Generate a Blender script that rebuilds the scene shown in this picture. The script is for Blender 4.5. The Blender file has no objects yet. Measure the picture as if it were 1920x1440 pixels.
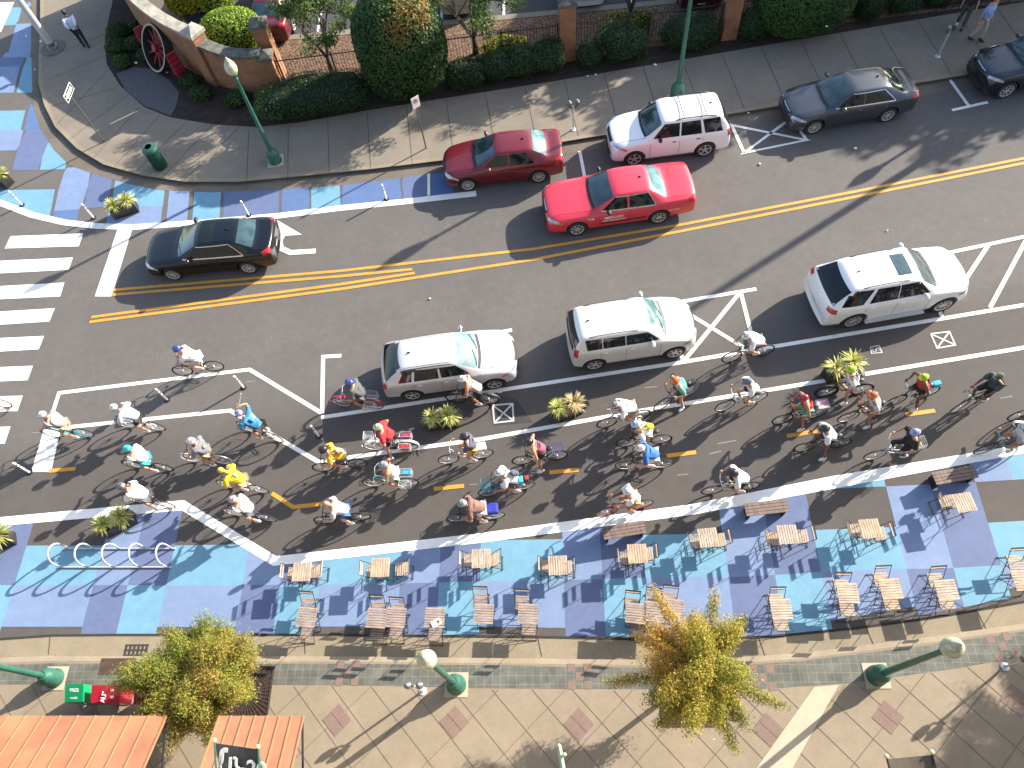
import bpy, bmesh, math, random
import numpy as np
from mathutils import Vector, Matrix, Quaternion
from mathutils.bvhtree import BVHTree
from mathutils.geometry import tessellate_polygon
random.seed(7)
PI = math.pi; R = math.radians
scene = bpy.context.scene; C = scene.collection

# ---------------------------------------------------------------- camera
CR = Matrix(((0.98693477, 0.16112032, 0.0), (-0.14159358, 0.86732464, -0.4771784), (-0.07688314, 0.47094395, 0.87880645)))
CH, CF = 21.2455, 1407.84
cam = bpy.data.objects.new('camera', bpy.data.cameras.new('camera')); C.objects.link(cam)
cam.data.sensor_width = 36; cam.data.lens = CF / 1920 * 36; cam.data.clip_end = 2000; cam.data.clip_start = 0.1
cam.matrix_world = Matrix.Translation((0, 0, CH)) @ CR.to_4x4()
scene.camera = cam
# ---------------------------------------------------------------- light
SAZ, SEL = R(25.5), R(25.0)
sunv = Vector((math.cos(SEL) * math.cos(SAZ), math.cos(SEL) * math.sin(SAZ), math.sin(SEL)))
w = bpy.data.worlds.new('World'); scene.world = w; w.use_nodes = True
nt = w.node_tree; sk = nt.nodes.new('ShaderNodeTexSky'); sk.sky_type = 'NISHITA'; sk.sun_disc = False
sk.sun_elevation = SEL; sk.sun_rotation = R(90) - SAZ; sk.altitude = 100; sk.air_density = 1.0; sk.dust_density = 1.5
bg = nt.nodes['Background']; bg.inputs[1].default_value = 0.13
nt.links.new(sk.outputs[0], bg.inputs[0])
sl = bpy.data.lights.new('sun', 'SUN'); sl.energy = 4.7; sl.angle = R(0.53); sl.color = (1.0, 0.92, 0.80)
so = bpy.data.objects.new('sun', sl); C.objects.link(so); so.location = (30, 15, 30)
so.rotation_euler = sunv.to_track_quat('Z', 'Y').to_euler()
scene.view_settings.view_transform = 'Standard'; scene.view_settings.look = 'None'
scene.view_settings.exposure = 1.62; scene.view_settings.gamma = 1.0
scene.render.engine = 'CYCLES'

# ---------------------------------------------------------------- helpers
def at(u, v, z=0.0):
    """where the ground (or a level z above it) lies for a spot measured on the photograph"""
    d = CR @ Vector((u - 960, -(v - 720), -CF)); k = (CH - z) / -d.z
    return Vector((d.x * k, d.y * k, z))
def s2l(c): return c / 12.92 if c <= 0.04045 else ((c + 0.055) / 1.055) ** 2.4
def hx(h): return tuple(s2l(int(h[i:i + 2], 16) / 255) for i in (0, 2, 4))

def tag(o, label=None, cat=None, group=None, kind=None):
    if label: o['label'] = label
    if cat: o['category'] = cat
    if group: o['group'] = group
    if kind: o['kind'] = kind
    return o
def empty(name, loc=(0, 0, 0), rz=0):
    o = bpy.data.objects.new(name, None); C.objects.link(o); o.location = loc; o.rotation_euler = (0, 0, rz); o.empty_display_size = 0.2
    return o
def kids(o): return [c for c in CH_OF.get(o.name, [])]
CH_OF = {}
def setpar(c, p):
    c.parent = p; CH_OF.setdefault(p.name, []).append(c)
def copy_tree(o, parent=None):
    c = o.copy(); C.objects.link(c)
    if parent is not None: setpar(c, parent)
    for k in kids(o): copy_tree(k, c)
    return c

MATS = {}
def mat(key, col, rough=0.7, metal=0.0, col2=None, scale=6.0, bump=0.0, bscale=40.0, coat=0.0, spec=0.5, trans=0.0, detail=4.0, space='Object', lo=0.35, hi=0.65):
    if key in MATS: return MATS[key]
    m = bpy.data.materials.new(key); m.use_nodes = True; n = m.node_tree; b = n.nodes['Principled BSDF']
    b.inputs['Roughness'].default_value = rough; b.inputs['Metallic'].default_value = metal
    b.inputs['Coat Weight'].default_value = coat; b.inputs['Coat Roughness'].default_value = 0.04
    b.inputs['Specular IOR Level'].default_value = spec
    tc = n.nodes.new('ShaderNodeTexCoord') if space == 'Object' else n.nodes.new('ShaderNodeNewGeometry')
    src = tc.outputs['Object'] if space == 'Object' else tc.outputs['Position']
    if col2 is None: col2 = tuple(c * 0.88 for c in col)
    nz = n.nodes.new('ShaderNodeTexNoise'); nz.inputs['Scale'].default_value = scale; nz.inputs['Detail'].default_value = detail
    n.links.new(src, nz.inputs['Vector'])
    rp = n.nodes.new('ShaderNodeValToRGB'); rp.color_ramp.elements[0].position = lo; rp.color_ramp.elements[1].position = hi
    rp.color_ramp.elements[0].color = (*col2, 1); rp.color_ramp.elements[1].color = (*col, 1)
    n.links.new(nz.outputs['Fac'], rp.inputs[0]); n.links.new(rp.outputs[0], b.inputs['Base Color'])
    if bump:
        bn = n.nodes.new('ShaderNodeTexNoise'); bn.inputs['Scale'].default_value = bscale; bn.inputs['Detail'].default_value = 3
        n.links.new(src, bn.inputs['Vector'])
        bp = n.nodes.new('ShaderNodeBump'); bp.inputs['Strength'].default_value = bump; bp.inputs['Distance'].default_value = 0.02
        n.links.new(bn.outputs['Fac'], bp.inputs['Height']); n.links.new(bp.outputs[0], b.inputs['Normal'])
    MATS[key] = m
    return m
def gmat(key, col, **k):   # ground finish: noise laid in world space, two scales plus fine grain
    if key in MATS: return MATS[key]
    fine = k.pop('grain', 0.35); dark = k.pop('dark', 0.72); streak = k.pop('streak', None); wear = k.pop('wear', None)
    m = mat(key, col, col2=tuple(c * dark for c in col), space='World', scale=k.pop('scale', 0.55), detail=8, lo=0.3, hi=0.7, **k)
    n = m.node_tree; b = n.nodes['Principled BSDF']; L = b.inputs['Base Color'].links[0].from_socket
    g = n.nodes.new('ShaderNodeNewGeometry'); nz = n.nodes.new('ShaderNodeTexNoise'); nz.inputs['Scale'].default_value = 55; nz.inputs['Detail'].default_value = 3
    n.links.new(g.outputs['Position'], nz.inputs['Vector'])
    mr = n.nodes.new('ShaderNodeMapRange'); mr.inputs[1].default_value = 0.3; mr.inputs[2].default_value = 0.7; mr.inputs[3].default_value = 1 - fine; mr.inputs[4].default_value = 1 + fine
    n.links.new(nz.outputs['Fac'], mr.inputs[0])
    nz2 = n.nodes.new('ShaderNodeTexNoise'); nz2.inputs['Scale'].default_value = 3.2; nz2.inputs['Detail'].default_value = 9; nz2.inputs['Roughness'].default_value = 0.7
    n.links.new(g.outputs['Position'], nz2.inputs['Vector'])
    mr2 = n.nodes.new('ShaderNodeMapRange'); mr2.inputs[1].default_value = 0.3; mr2.inputs[2].default_value = 0.7; mr2.inputs[3].default_value = 0.90; mr2.inputs[4].default_value = 1.08
    n.links.new(nz2.outputs['Fac'], mr2.inputs[0])
    mu = n.nodes.new('ShaderNodeMath'); mu.operation = 'MULTIPLY'; n.links.new(mr.outputs[0], mu.inputs[0]); n.links.new(mr2.outputs[0], mu.inputs[1])
    vm = n.nodes.new('ShaderNodeVectorMath'); vm.operation = 'SCALE'; n.links.new(L, vm.inputs[0]); n.links.new(mu.outputs[0], vm.inputs['Scale'])
    out = vm.outputs[0]
    if wear:
        wn = n.nodes.new('ShaderNodeTexNoise'); wn.inputs['Scale'].default_value = 7; wn.inputs['Detail'].default_value = 12; wn.inputs['Roughness'].default_value = 0.72; n.links.new(g.outputs['Position'], wn.inputs['Vector'])
        wr = n.nodes.new('ShaderNodeMapRange'); wr.inputs[1].default_value = wear; wr.inputs[2].default_value = wear + 0.035; wr.inputs[4].default_value = 0.8; n.links.new(wn.outputs['Fac'], wr.inputs[0])
        wm = n.nodes.new('ShaderNodeMix'); wm.data_type = 'RGBA'; n.links.new(wr.outputs[0], wm.inputs['Factor']); n.links.new(out, wm.inputs['A']); wm.inputs['B'].default_value = (0.085, 0.078, 0.074, 1); out = wm.outputs['Result']
    if streak: out = streak(n, g, out)
    n.links.new(out, b.inputs['Base Color'])
    return m

class MB:
    def __init__(s): s.v = []; s.f = []; s.m = []
    def add(s, vs, fs, mi=0, X=None):
        o = len(s.v)
        if X is not None: vs = [X @ Vector(v) for v in vs]
        s.v += [tuple(v) for v in vs]; s.f += [tuple(i + o for i in f) for f in fs]; s.m += [mi] * len(fs)
        return s
    def box(s, c, d, rz=0, mi=0, X=None, M=None):
        a, b, e = d[0] / 2, d[1] / 2, d[2] / 2
        vs = [(x, y, z) for z in (-e, e) for x, y in ((-a, -b), (a, -b), (a, b), (-a, b))]
        T = Matrix.Translation(c) @ (M.to_4x4() if M is not None else Matrix.Rotation(rz, 4, 'Z'))
        if X is not None: T = X @ T
        return s.add(vs, [(3, 2, 1, 0), (4, 5, 6, 7), (0, 1, 5, 4), (1, 2, 6, 5), (2, 3, 7, 6), (3, 0, 4, 7)], mi, T)
    def tube(s, pts, r, n=8, mi=0, caps=True, X=None, closed=False):
        pts = [Vector(p) for p in pts]; N = len(pts); rr = r if isinstance(r, (list, tuple)) else [r] * N
        vs = []; up = None
        for i, p in enumerate(pts):
            if closed: t = pts[(i + 1) % N] - pts[i - 1]
            else: t = pts[min(i + 1, N - 1)] - pts[max(i - 1, 0)]
            t = t.normalized() if t.length > 1e-9 else Vector((0, 0, 1))
            if up is None:
                up = t.orthogonal().normalized()
            up = (up - t * up.dot(t))
            up = up.normalized() if up.length > 1e-6 else t.orthogonal().normalized()
            bb = t.cross(up)
            for k in range(n):
                a = 2 * PI * k / n; vs.append(p + (up * math.cos(a) + bb * math.sin(a)) * rr[i])
        fs = []
        for i in range(N if closed else N - 1):
            j = (i + 1) % N
            for k in range(n):
                l = (k + 1) % n; fs.append((i * n + k, i * n + l, j * n + l, j * n + k))
        if caps and not closed: fs += [tuple(range(n - 1, -1, -1)), tuple((N - 1) * n + k for k in range(n))]
        return s.add(vs, fs, mi, X)
    def lathe(s, prof, n=24, mi=0, X=None, axis='z'):
        vs = []; fs = []
        for r, z in prof:
            for k in range(n):
                a = 2 * PI * k / n
                vs.append((r * math.cos(a), r * math.sin(a), z) if axis == 'z' else (r * math.cos(a), z, r * math.sin(a)))
        for i in range(len(prof) - 1):
            for k in range(n):
                l = (k + 1) % n; q = (i * n + k, i * n + l, (i + 1) * n + l, (i + 1) * n + k)
                fs.append(q if axis == 'z' else q[::-1])
        ring_ = prof[0] == prof[-1]
        if prof[0][0] > 1e-5 and not ring_: fs.append(tuple(range(n - 1, -1, -1)) if axis == 'z' else tuple(range(n)))
        if prof[-1][0] > 1e-5 and not ring_:
            q = tuple((len(prof) - 1) * n + k for k in range(n)); fs.append(q if axis == 'z' else q[::-1])
        return s.add(vs, fs, mi, X)
    def ball(s, c, r, n=12, m=8, mi=0, X=None, M=None):
        r = r if isinstance(r, (tuple, list)) else (r, r, r)
        vs = []; fs = []
        for i in range(m + 1):
            t = PI * i / m
            for k in range(n):
                a = 2 * PI * k / n; vs.append((r[0] * math.sin(t) * math.cos(a), r[1] * math.sin(t) * math.sin(a), -r[2] * math.cos(t)))
        for i in range(m):
            for k in range(n):
                l = (k + 1) % n; fs.append((i * n + k, i * n + l, (i + 1) * n + l, (i + 1) * n + k))
        T = Matrix.Translation(c)
        if M is not None: T = T @ M.to_4x4()
        if X is not None: T = X @ T
        return s.add(vs, fs, mi, T)
    def poly(s, pts, z0, z1=None, mi=0):
        """flat sheet (z1 None) or prism over an outline of (x, y)"""
        P = [Vector((p[0], p[1], 0)) for p in pts]
        ar = sum(P[i].x * P[(i + 1) % len(P)].y - P[(i + 1) % len(P)].x * P[i].y for i in range(len(P)))
        if ar < 0: P.reverse()
        tr = tessellate_polygon([P]); N = len(P)
        top = z0 if z1 is None else z1
        o = [(p.x, p.y, top) for p in P]; fs = []
        for t in tr:
            a, b, c = (P[i] for i in t)
            fs.append(tuple(t) if (b - a).cross(c - a).z > 0 else tuple(reversed(t)))
        if z1 is not None:
            o += [(p.x, p.y, z0) for p in P]
            fs += [(i, N + i, N + (i + 1) % N, (i + 1) % N) for i in range(N)]
            fs = [f if len(f) == 3 else f for f in fs]
        return s.add(o, fs, mi)
    def strip(s, pts, wd, z, mi=0, ends=(0, 0)):
        """flat painted line of width wd along (x, y) points, mitred"""
        P = [Vector((p[0], p[1])) for p in pts]
        P = [p for i, p in enumerate(P) if i == 0 or (p - P[i - 1]).length > 1e-4]
        N = len(P); L = []; Rr = []
        for i in range(N):
            d0 = (P[i] - P[i - 1]).normalized() if i else (P[1] - P[0]).normalized()
            d1 = (P[i + 1] - P[i]).normalized() if i < N - 1 else d0
            n0 = Vector((-d0.y, d0.x)); n1 = Vector((-d1.y, d1.x)); mm = (n0 + n1)
            mm = mm.normalized() if mm.length > 1e-6 else n0
            k = wd / 2 / max(0.35, mm.dot(n0)); L.append(P[i] + mm * k); Rr.append(P[i] - mm * k)
        vs = [(p.x, p.y, z) for p in L] + [(p.x, p.y, z) for p in Rr]
        return s.add(vs, [(N + i, N + i + 1, i + 1, i) for i in range(N - 1)], mi)
    def obj(s, name, mats, parent=None, smooth=False, loc=None, rz=0, ang=None):
        me = bpy.data.meshes.new(name); me.from_pydata(s.v, [], s.f)
        mats = mats if isinstance(mats, (list, tuple)) else [mats]
        for m in mats: me.materials.append(m)
        if len(mats) > 1: me.polygons.foreach_set('material_index', s.m)
        if smooth: me.polygons.foreach_set('use_smooth', [True] * len(me.polygons))
        if smooth and ang is not None: me.set_sharp_from_angle(angle=R(ang))
        me.update()
        o = bpy.data.objects.new(name, me); C.objects.link(o)
        if parent is not None: setpar(o, parent)
        if loc is not None: o.location = loc
        if rz: o.rotation_euler = (0, 0, rz)
        return o
def pxs(*pts, z=0.0): return [at(u, v, z).xy for u, v in pts]
def recol(o, ms):
    for i, m in enumerate(ms):
        o.material_slots[i].link = 'OBJECT'; o.material_slots[i].material = m

# ---------------------------------------------------------------- shared finishes
M_black = mat('black_metal', (0.02, 0.02, 0.022), 0.5, 0.3)
M_rubber = mat('rubber', (0.018, 0.018, 0.018), 0.8)
M_chrome = mat('chrome', (0.65, 0.65, 0.66), 0.25, 1.0)
M_steel = mat('galvanised_steel', (0.52, 0.53, 0.54), 0.42, 0.25)
M_alloy = mat('alloy', (0.5, 0.5, 0.49), 0.35, 0.3)
M_white = mat('white_plastic', (0.78, 0.78, 0.76), 0.5)
M_green = mat('green_paint', (0.030, 0.125, 0.088), 0.42, 0.1, col2=(0.022, 0.09, 0.066), scale=9, bump=0.05)
M_globe = mat('lamp_glass', (0.50, 0.50, 0.36), 0.22, col2=(0.30, 0.31, 0.20), scale=7)
M_conc = gmat('sidewalk_concrete', (0.205, 0.172, 0.130), rough=0.9, dark=0.8, grain=0.15, bump=0.15, bscale=60)
M_conc2 = gmat('curb_concrete', (0.25, 0.205, 0.14), rough=0.9, dark=0.78, grain=0.16, bump=0.15, bscale=60)
M_gut = gmat('gutter_concrete', (0.15, 0.125, 0.095), rough=0.9, dark=0.62, grain=0.2, bump=0.15, bscale=60)
M_joint = gmat('joint_shadow', (0.06, 0.05, 0.04), rough=1)  # dark colour of the sidewalk and gutter joints
M_joint2 = gmat('pavement_joint', (0.14, 0.11, 0.077), rough=1)
M_beige = gmat('beige_pavement', (0.245, 0.196, 0.138), rough=0.88, dark=0.86, grain=0.10, bump=0.08, bscale=80)
M_pale = gmat('pale_pavement', (0.42, 0.36, 0.265), rough=0.88, dark=0.88, grain=0.08)
M_pink = gmat('pink_tile', (0.195, 0.13, 0.105), rough=0.85, dark=0.82, grain=0.12)
M_slate = gmat('slate_paver', (0.095, 0.098, 0.082), rough=0.85, dark=0.75, grain=0.15)
M_mulch = gmat('mulch', (0.036, 0.022, 0.016), rough=1, dark=0.45, grain=0.5, scale=4, bump=0.8, bscale=28)
M_wline = gmat('white_line_paint', (0.74, 0.72, 0.67), rough=0.75, dark=0.9, grain=0.07, wear=0.61)
M_wband = gmat('white_band_paint', (0.80, 0.80, 0.76), rough=0.75, dark=0.95, grain=0.04)
M_yline = gmat('yellow_line_paint', (0.56, 0.27, 0.035), rough=0.75, dark=0.82, grain=0.12, wear=0.62)
M_chalk = gmat('chalk', (0.6, 0.6, 0.58), rough=1)
def asphalt_streak(n, g, col):
    # worn, stony aggregate showing along the wheel tracks of the traffic lane
    sx = n.nodes.new('ShaderNodeSeparateXYZ'); n.links.new(g.outputs['Position'], sx.inputs[0])
    def band(c0, wd):
        a = n.nodes.new('ShaderNodeMath'); a.operation = 'SUBTRACT'; n.links.new(sx.outputs['Y'], a.inputs[0]); a.inputs[1].default_value = c0
        b = n.nodes.new('ShaderNodeMath'); b.operation = 'ABSOLUTE'; n.links.new(a.outputs[0], b.inputs[0])
        m = n.nodes.new('ShaderNodeMapRange'); m.inputs[1].default_value = 0.1; m.inputs[2].default_value = wd; m.inputs[3].default_value = 1; m.inputs[4].default_value = 0
        n.links.new(b.outputs[0], m.inputs[0]); return m.outputs[0]
    s = n.nodes.new('ShaderNodeMath'); s.operation = 'MAXIMUM'; n.links.new(band(14.7, 1.0), s.inputs[0]); n.links.new(band(18.3, 1.0), s.inputs[1])
    vo = n.nodes.new('ShaderNodeTexVoronoi'); vo.inputs['Scale'].default_value = 11; n.links.new(g.outputs['Position'], vo.inputs['Vector'])
    cr = n.nodes.new('ShaderNodeMapRange'); cr.inputs[1].default_value = 0.12; cr.inputs[2].default_value = 0.30; cr.inputs[3].default_value = 1; cr.inputs[4].default_value = 0
    n.links.new(vo.outputs['Distance'], cr.inputs[0])
    ns = n.nodes.new('ShaderNodeTexNoise'); ns.inputs['Scale'].default_value = 2.2; ns.inputs['Detail'].default_value = 6; n.links.new(g.outputs['Position'], ns.inputs['Vector'])
    nm = n.nodes.new('ShaderNodeMapRange'); nm.inputs[1].default_value = 0.46; nm.inputs[2].default_value = 0.62; n.links.new(ns.outputs['Fac'], nm.inputs[0])
    p = n.nodes.new('ShaderNodeMath'); p.operation = 'MULTIPLY'; n.links.new(s.outputs[0], p.inputs[0]); n.links.new(cr.outputs[0], p.inputs[1])
    q = n.nodes.new('ShaderNodeMath'); q.operation = 'MULTIPLY'; n.links.new(p.outputs[0], q.inputs[0]); n.links.new(nm.outputs[0], q.inputs[1])
    q2 = n.nodes.new('ShaderNodeMath'); q2.operation = 'MULTIPLY'; n.links.new(q.outputs[0], q2.inputs[0]); q2.inputs[1].default_value = 0.75
    mx = n.nodes.new('ShaderNodeMix'); mx.data_type = 'RGBA'; n.links.new(q2.outputs[0], mx.inputs['Factor'])
    n.links.new(col, mx.inputs['A']); mx.inputs['B'].default_value = (0.20, 0.18, 0.15, 1)
    # the newly laid, darker and browner surface of the cycle lanes
    a = n.nodes.new('ShaderNodeMapRange'); a.inputs[1].default_value = 12.6; a.inputs[2].default_value = 11.2; n.links.new(sx.outputs['Y'], a.inputs[0])
    mz = n.nodes.new('ShaderNodeMix'); mz.data_type = 'RGBA'; mz.blend_type = 'MULTIPLY'; n.links.new(a.outputs[0], mz.inputs['Factor'])
    n.links.new(mx.outputs['Result'], mz.inputs['A']); mz.inputs['B'].default_value = (0.74, 0.72, 0.71, 1)
    return mz.outputs['Result']
M_asph = gmat('asphalt', (0.106, 0.096, 0.088), rough=0.92, dark=0.88, grain=0.22, bump=0.2, bscale=90, streak=asphalt_streak)
M_lot = gmat('lot_asphalt', (0.05, 0.05, 0.052), rough=0.92, dark=0.8, grain=0.2)
PAINTC = dict(cyan=(0.130, 0.280, 0.385), peri=(0.158, 0.220, 0.355), purp=(0.100, 0.132, 0.240), blue=(0.08, 0.135, 0.275))
M_paint = {k: gmat('mural_' + k, v, rough=0.85, dark=0.90, grain=0.07, bump=0.1, bscale=90, wear=0.66) for k, v in PAINTC.items()}
# ================================================================ SETTING
def struct(name, mb, mats): return tag(mb.obj(name, mats), kind='structure')
mb = MB(); mb.poly([(-300, -300), (300, -300), (300, 300), (-300, 300)], 0.0); struct('road', mb, M_asph)

# ---- far corner: gutter, curb, sidewalk, planting bed, car park
gut_px = [(60, -60), (58, 60), (60, 150), (62, 200), (75, 240), (100, 280), (130, 310), (180, 328), (240, 345), (300, 357), (400, 361), (500, 357), (640, 348), (840, 322)]
gut = pxs(*gut_px) + [Vector((5, 21.0)), Vector((20, 21.05)), Vector((90, 21.1))]
face_px = [(82, -60), (82, 60), (79, 110), (79, 160), (90, 200), (110, 240), (150, 280), (200, 310), (270, 330), (350, 342), (450, 342), (560, 332), (700, 318)]
face = pxs(*face_px) + [Vector((0.2, 21.62)), Vector((6, 21.66)), Vector((20, 21.7)), Vector((90, 21.75))]
bed_px = [(222, -60), (212, 0), (197, 70), (200, 120), (225, 160), (270, 200), (320, 220), (400, 233), (480, 238), (560, 230), (700, 205)]
bed = pxs(*bed_px, z=0.13) + [Vector((4, 24.95)), Vector((20, 25.1)), Vector((90, 25.3))]
mb = MB(); mb.poly(gut + list(reversed([p + Vector((0, 0.05)) for p in face])), 0.007); struct('gutter', mb, M_gut)
mb = MB(); mb.poly(face + list(reversed(bed)), 0.0, 0.13); struct('sidewalk', mb, M_conc)
mb = MB(); mb.strip([p + Vector((0.0, 0.0)) for p in face], 0.17, 0.134)
struct('curb', mb, M_conc2)
# joints of the far sidewalk
mb = MB()
for a, b in [((96, 200), (215, 165)), ((105, 235), (205, 128)), ((90, 150), (197, 105)), ((85, 110), (200, 62)), ((130, 262), (240, 178)), ((172, 300), (262, 200)), ((215, 312), (300, 215)), ((255, 322), (352, 226)), ((305, 332), (398, 234)), ((345, 338), (450, 238))]:
    mb.strip(pxs(a, b, z=0.13), 0.022, 0.1345)
x = -8.9
while x < 45:
    mb.strip([(x, 21.72), (x + 0.02, 24.94)], 0.022, 0.1345); x += 1.62
struct('sidewalk_joints', mb, M_joint)
lotY = lambda x: 29.5 - 0.105 * (x + 0.5)
mb = MB(); mb.poly(bed + [Vector((90, 26.0))] + [Vector((x, lotY(x))) for x in (30, 14, 4, -1, -9, -12)] + [Vector((-15, 36)), Vector((-16, 48))], 0.02, 0.15); struct('planting_bed', mb, M_mulch)
def chips(n, g, col):
    vo = n.nodes.new('ShaderNodeTexVoronoi'); vo.inputs['Scale'].default_value = 22; n.links.new(g.outputs['Position'], vo.inputs['Vector'])
    cr = n.nodes.new('ShaderNodeValToRGB'); cr.color_ramp.elements[0].position = 0.15; cr.color_ramp.elements[1].position = 0.75
    cr.color_ramp.elements[0].color = (0.21, 0.125, 0.075, 1); cr.color_ramp.elements[1].color = (0.05, 0.027, 0.018, 1)
    sx = n.nodes.new('ShaderNodeSeparateXYZ'); n.links.new(vo.outputs['Color'], sx.inputs[0]); n.links.new(sx.outputs['X'], cr.inputs[0])
    return cr.outputs[0]
M_chips = gmat('bark_chips', (0.12, 0.075, 0.05), rough=1, grain=0.4, bump=0.9, bscale=22, streak=chips)
fenceY = lambda x: 27.0 - 0.055 * (x + 7.7)
mb = MB(); mb.poly([Vector((x, fenceY(x) - 0.15)) for x in (-8.2, 0, 12, 30)] + [Vector((x, lotY(x) - 0.03)) for x in (30, 14, 4, -1, -8.5)], 0.155); struct('bark_mulch', mb, M_chips)
mb = MB(); mb.poly([Vector((x, lotY(x))) for x in (60, 14, -1, -9, -12)] + [Vector((x, lotY(x) + 0.32)) for x in (-12, -9, -1, 14, 60)], 0.0, 0.16); struct('car_park_curb', mb, M_conc)
mb = MB(); mb.poly([Vector((x, lotY(x) + 0.3)) for x in (60, 14, -1, -9, -12)] + [Vector((-16, 60)), Vector((60, 60))], 0.008); struct('car_park', mb, M_lot)
mb = MB()
for i in range(9):
    x = -11.5 + i * 2.75; y = lotY(x) + 0.5; mb.strip([(x, y), (x + 0.7, y + 5)], 0.11, 0.0125)
struct('car_park_lines', mb, M_wline)
# round brick pad at the corner
pad = [(218, 138), (250, 126), (285, 130), (318, 150), (336, 175), (330, 200), (320, 217), (270, 198), (235, 168)]
def pavebrick(n, g, col):
    bt = n.nodes.new('ShaderNodeTexBrick'); n.links.new(g.outputs['Position'], bt.inputs['Vector']); bt.inputs['Scale'].default_value = 4.5
    bt.inputs['Color1'].default_value = (0.115, 0.105, 0.11, 1); bt.inputs['Color2'].default_value = (0.085, 0.078, 0.085, 1); bt.inputs['Mortar'].default_value = (0.05, 0.045, 0.045, 1); bt.inputs['Mortar Size'].default_value = 0.03
    return bt.outputs['Color']
mb = MB(); mb.poly(pxs(*pad, z=0.15), 0.156); struct('brick_paving', mb, gmat('grey_brick_paving', (0.1, 0.1, 0.1), rough=0.9, streak=pavebrick))

# ---- near side: gutter, curb, paver strip, beige pavement
ng = [(-40, 8.5), (-20, 6.4)] + [tuple(p) for p in pxs((0, 1200), (100, 1193), (220, 1192), (600, 1192), (1000, 1196), (1300, 1202), (1450, 1195), (1600, 1180), (1750, 1160), (1920, 1130))] + [(20, 3.2), (40, 5.5)]
nf = [(-40, 8.0), (-20, 5.9)] + [tuple(p) for p in pxs((0, 1235), (100, 1231), (400, 1232), (640, 1232), (1000, 1236), (1300, 1240), (1500, 1226), (1700, 1201), (1920, 1170))] + [(20, 2.6), (40, 4.9)]
ni = [(a, b - 0.14) for a, b in nf]
pv = [(-40, 7.1), (-20, 5.0)] + [tuple(p) for p in pxs((0, 1283), (640, 1284), (900, 1290), (1215, 1292), (1440, 1291), (1600, 1280), (1800, 1252), (1920, 1230), z=0.13)] + [(20, 1.9), (40, 4.2)]
mb = MB(); mb.poly(ng + nf[::-1], 0.007); struct('near_gutter', mb, M_conc2)
mb = MB(); mb.poly(nf + [(40, -60), (-40, -60)], 0.0, 0.13); struct('near_sidewalk', mb, M_beige)
mb = MB(); mb.poly(nf + ni[::-1], 0.134); struct('near_curb', mb, gmat('near_curb_concrete', (0.33, 0.27, 0.19), rough=0.88, dark=0.75, grain=0.12))
def pavers(n, g, col):
    mp = n.nodes.new('ShaderNodeMapping'); mp.inputs['Rotation'].default_value = (0, 0, R(8.2)); n.links.new(g.outputs['Position'], mp.inputs[0])
    bt = n.nodes.new('ShaderNodeTexBrick'); bt.offset = 0; n.links.new(mp.outputs[0], bt.inputs['Vector']); bt.inputs['Scale'].default_value = 1.0
    bt.inputs['Brick Width'].default_value = 0.215; bt.inputs['Row Height'].default_value = 0.215; bt.inputs['Mortar Size'].default_value = 0.007
    bt.inputs['Color1'].default_value = (0.105, 0.108, 0.09, 1); bt.inputs['Color2'].default_value = (0.082, 0.086, 0.073, 1); bt.inputs['Mortar'].default_value = (0.17, 0.155, 0.12, 1)
    nz = n.nodes.new('ShaderNodeTexNoise'); nz.inputs['Scale'].default_value = 3; nz.inputs['Detail'].default_value = 8; n.links.new(g.outputs['Position'], nz.inputs['Vector'])
    mr = n.nodes.new('ShaderNodeMapRange'); mr.inputs[1].default_value = 0.3; mr.inputs[2].default_value = 0.7; mr.inputs[3].default_value = 0.75; mr.inputs[4].default_value = 1.3; n.links.new(nz.outputs['Fac'], mr.inputs[0])
    vm = n.nodes.new('ShaderNodeVectorMath'); vm.operation = 'SCALE'; n.links.new(bt.outputs['Color'], vm.inputs[0]); n.links.new(mr.outputs[0], vm.inputs['Scale'])
    return vm.outputs[0]
mb = MB(); mb.poly([(a, b - 0.05) for a, b in ni] + pv[::-1], 0.1345); struct('paver_strip', mb, gmat('slate_pavers', (0.1, 0.1, 0.09), rough=0.85, streak=pavers))
# pink accent tiles in the paver strip
GA = -0.143  # slope of the near kerb
gdir = Vector((1, GA)).normalized(); gnor = Vector((-gdir.y, gdir.x))
def gframe(u, v): return gdir * u + gnor * v
mb = MB()
for px, py in ((-40, 1262), (652, 1262), (1087, 1268), (1430, 1270), (1880, 1212)):
    c = at(px, py, 0.13).xy; a = -R(8.2) if px < 1600 else R(2); d1 = Vector((math.cos(a), math.sin(a))); d2 = Vector((-d1.y, d1.x))
    for i, j in ((-1, -1), (1, -1), (0, 0), (-1, 1), (1, 1)):
        o = c + d1 * i * 0.215 + d2 * j * 0.215
        mb.poly([o + d1 * s * 0.1 + d2 * t * 0.1 for s, t in ((-1, -1), (1, -1), (1, 1), (-1, 1))], 0.1375)
for px, py in ((632, 1350), (852, 1354), (1085, 1358), (1440, 1368), (1665, 1345), (1905, 1312), (400, 1352), (170, 1352)):
    c = at(px, py, 0.13).xy
    for i in (0, 1):
        for j in (0, 1):
            d1 = Vector((math.cos(R(37)), math.sin(R(37)))) if px > 1400 else Vector((math.cos(R(36)), math.sin(R(36)))); d2 = Vector((-d1.y, d1.x))
            o = c + d1 * (i - .5) * 0.285 + d2 * (j - .5) * 0.285
            mb.poly([o + d1 * s * 0.137 + d2 * t * 0.137 for s, t in ((-1, -1), (1, -1), (1, 1), (-1, 1))], 0.1375)
struct('pink_tiles', mb, M_pink)
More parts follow.
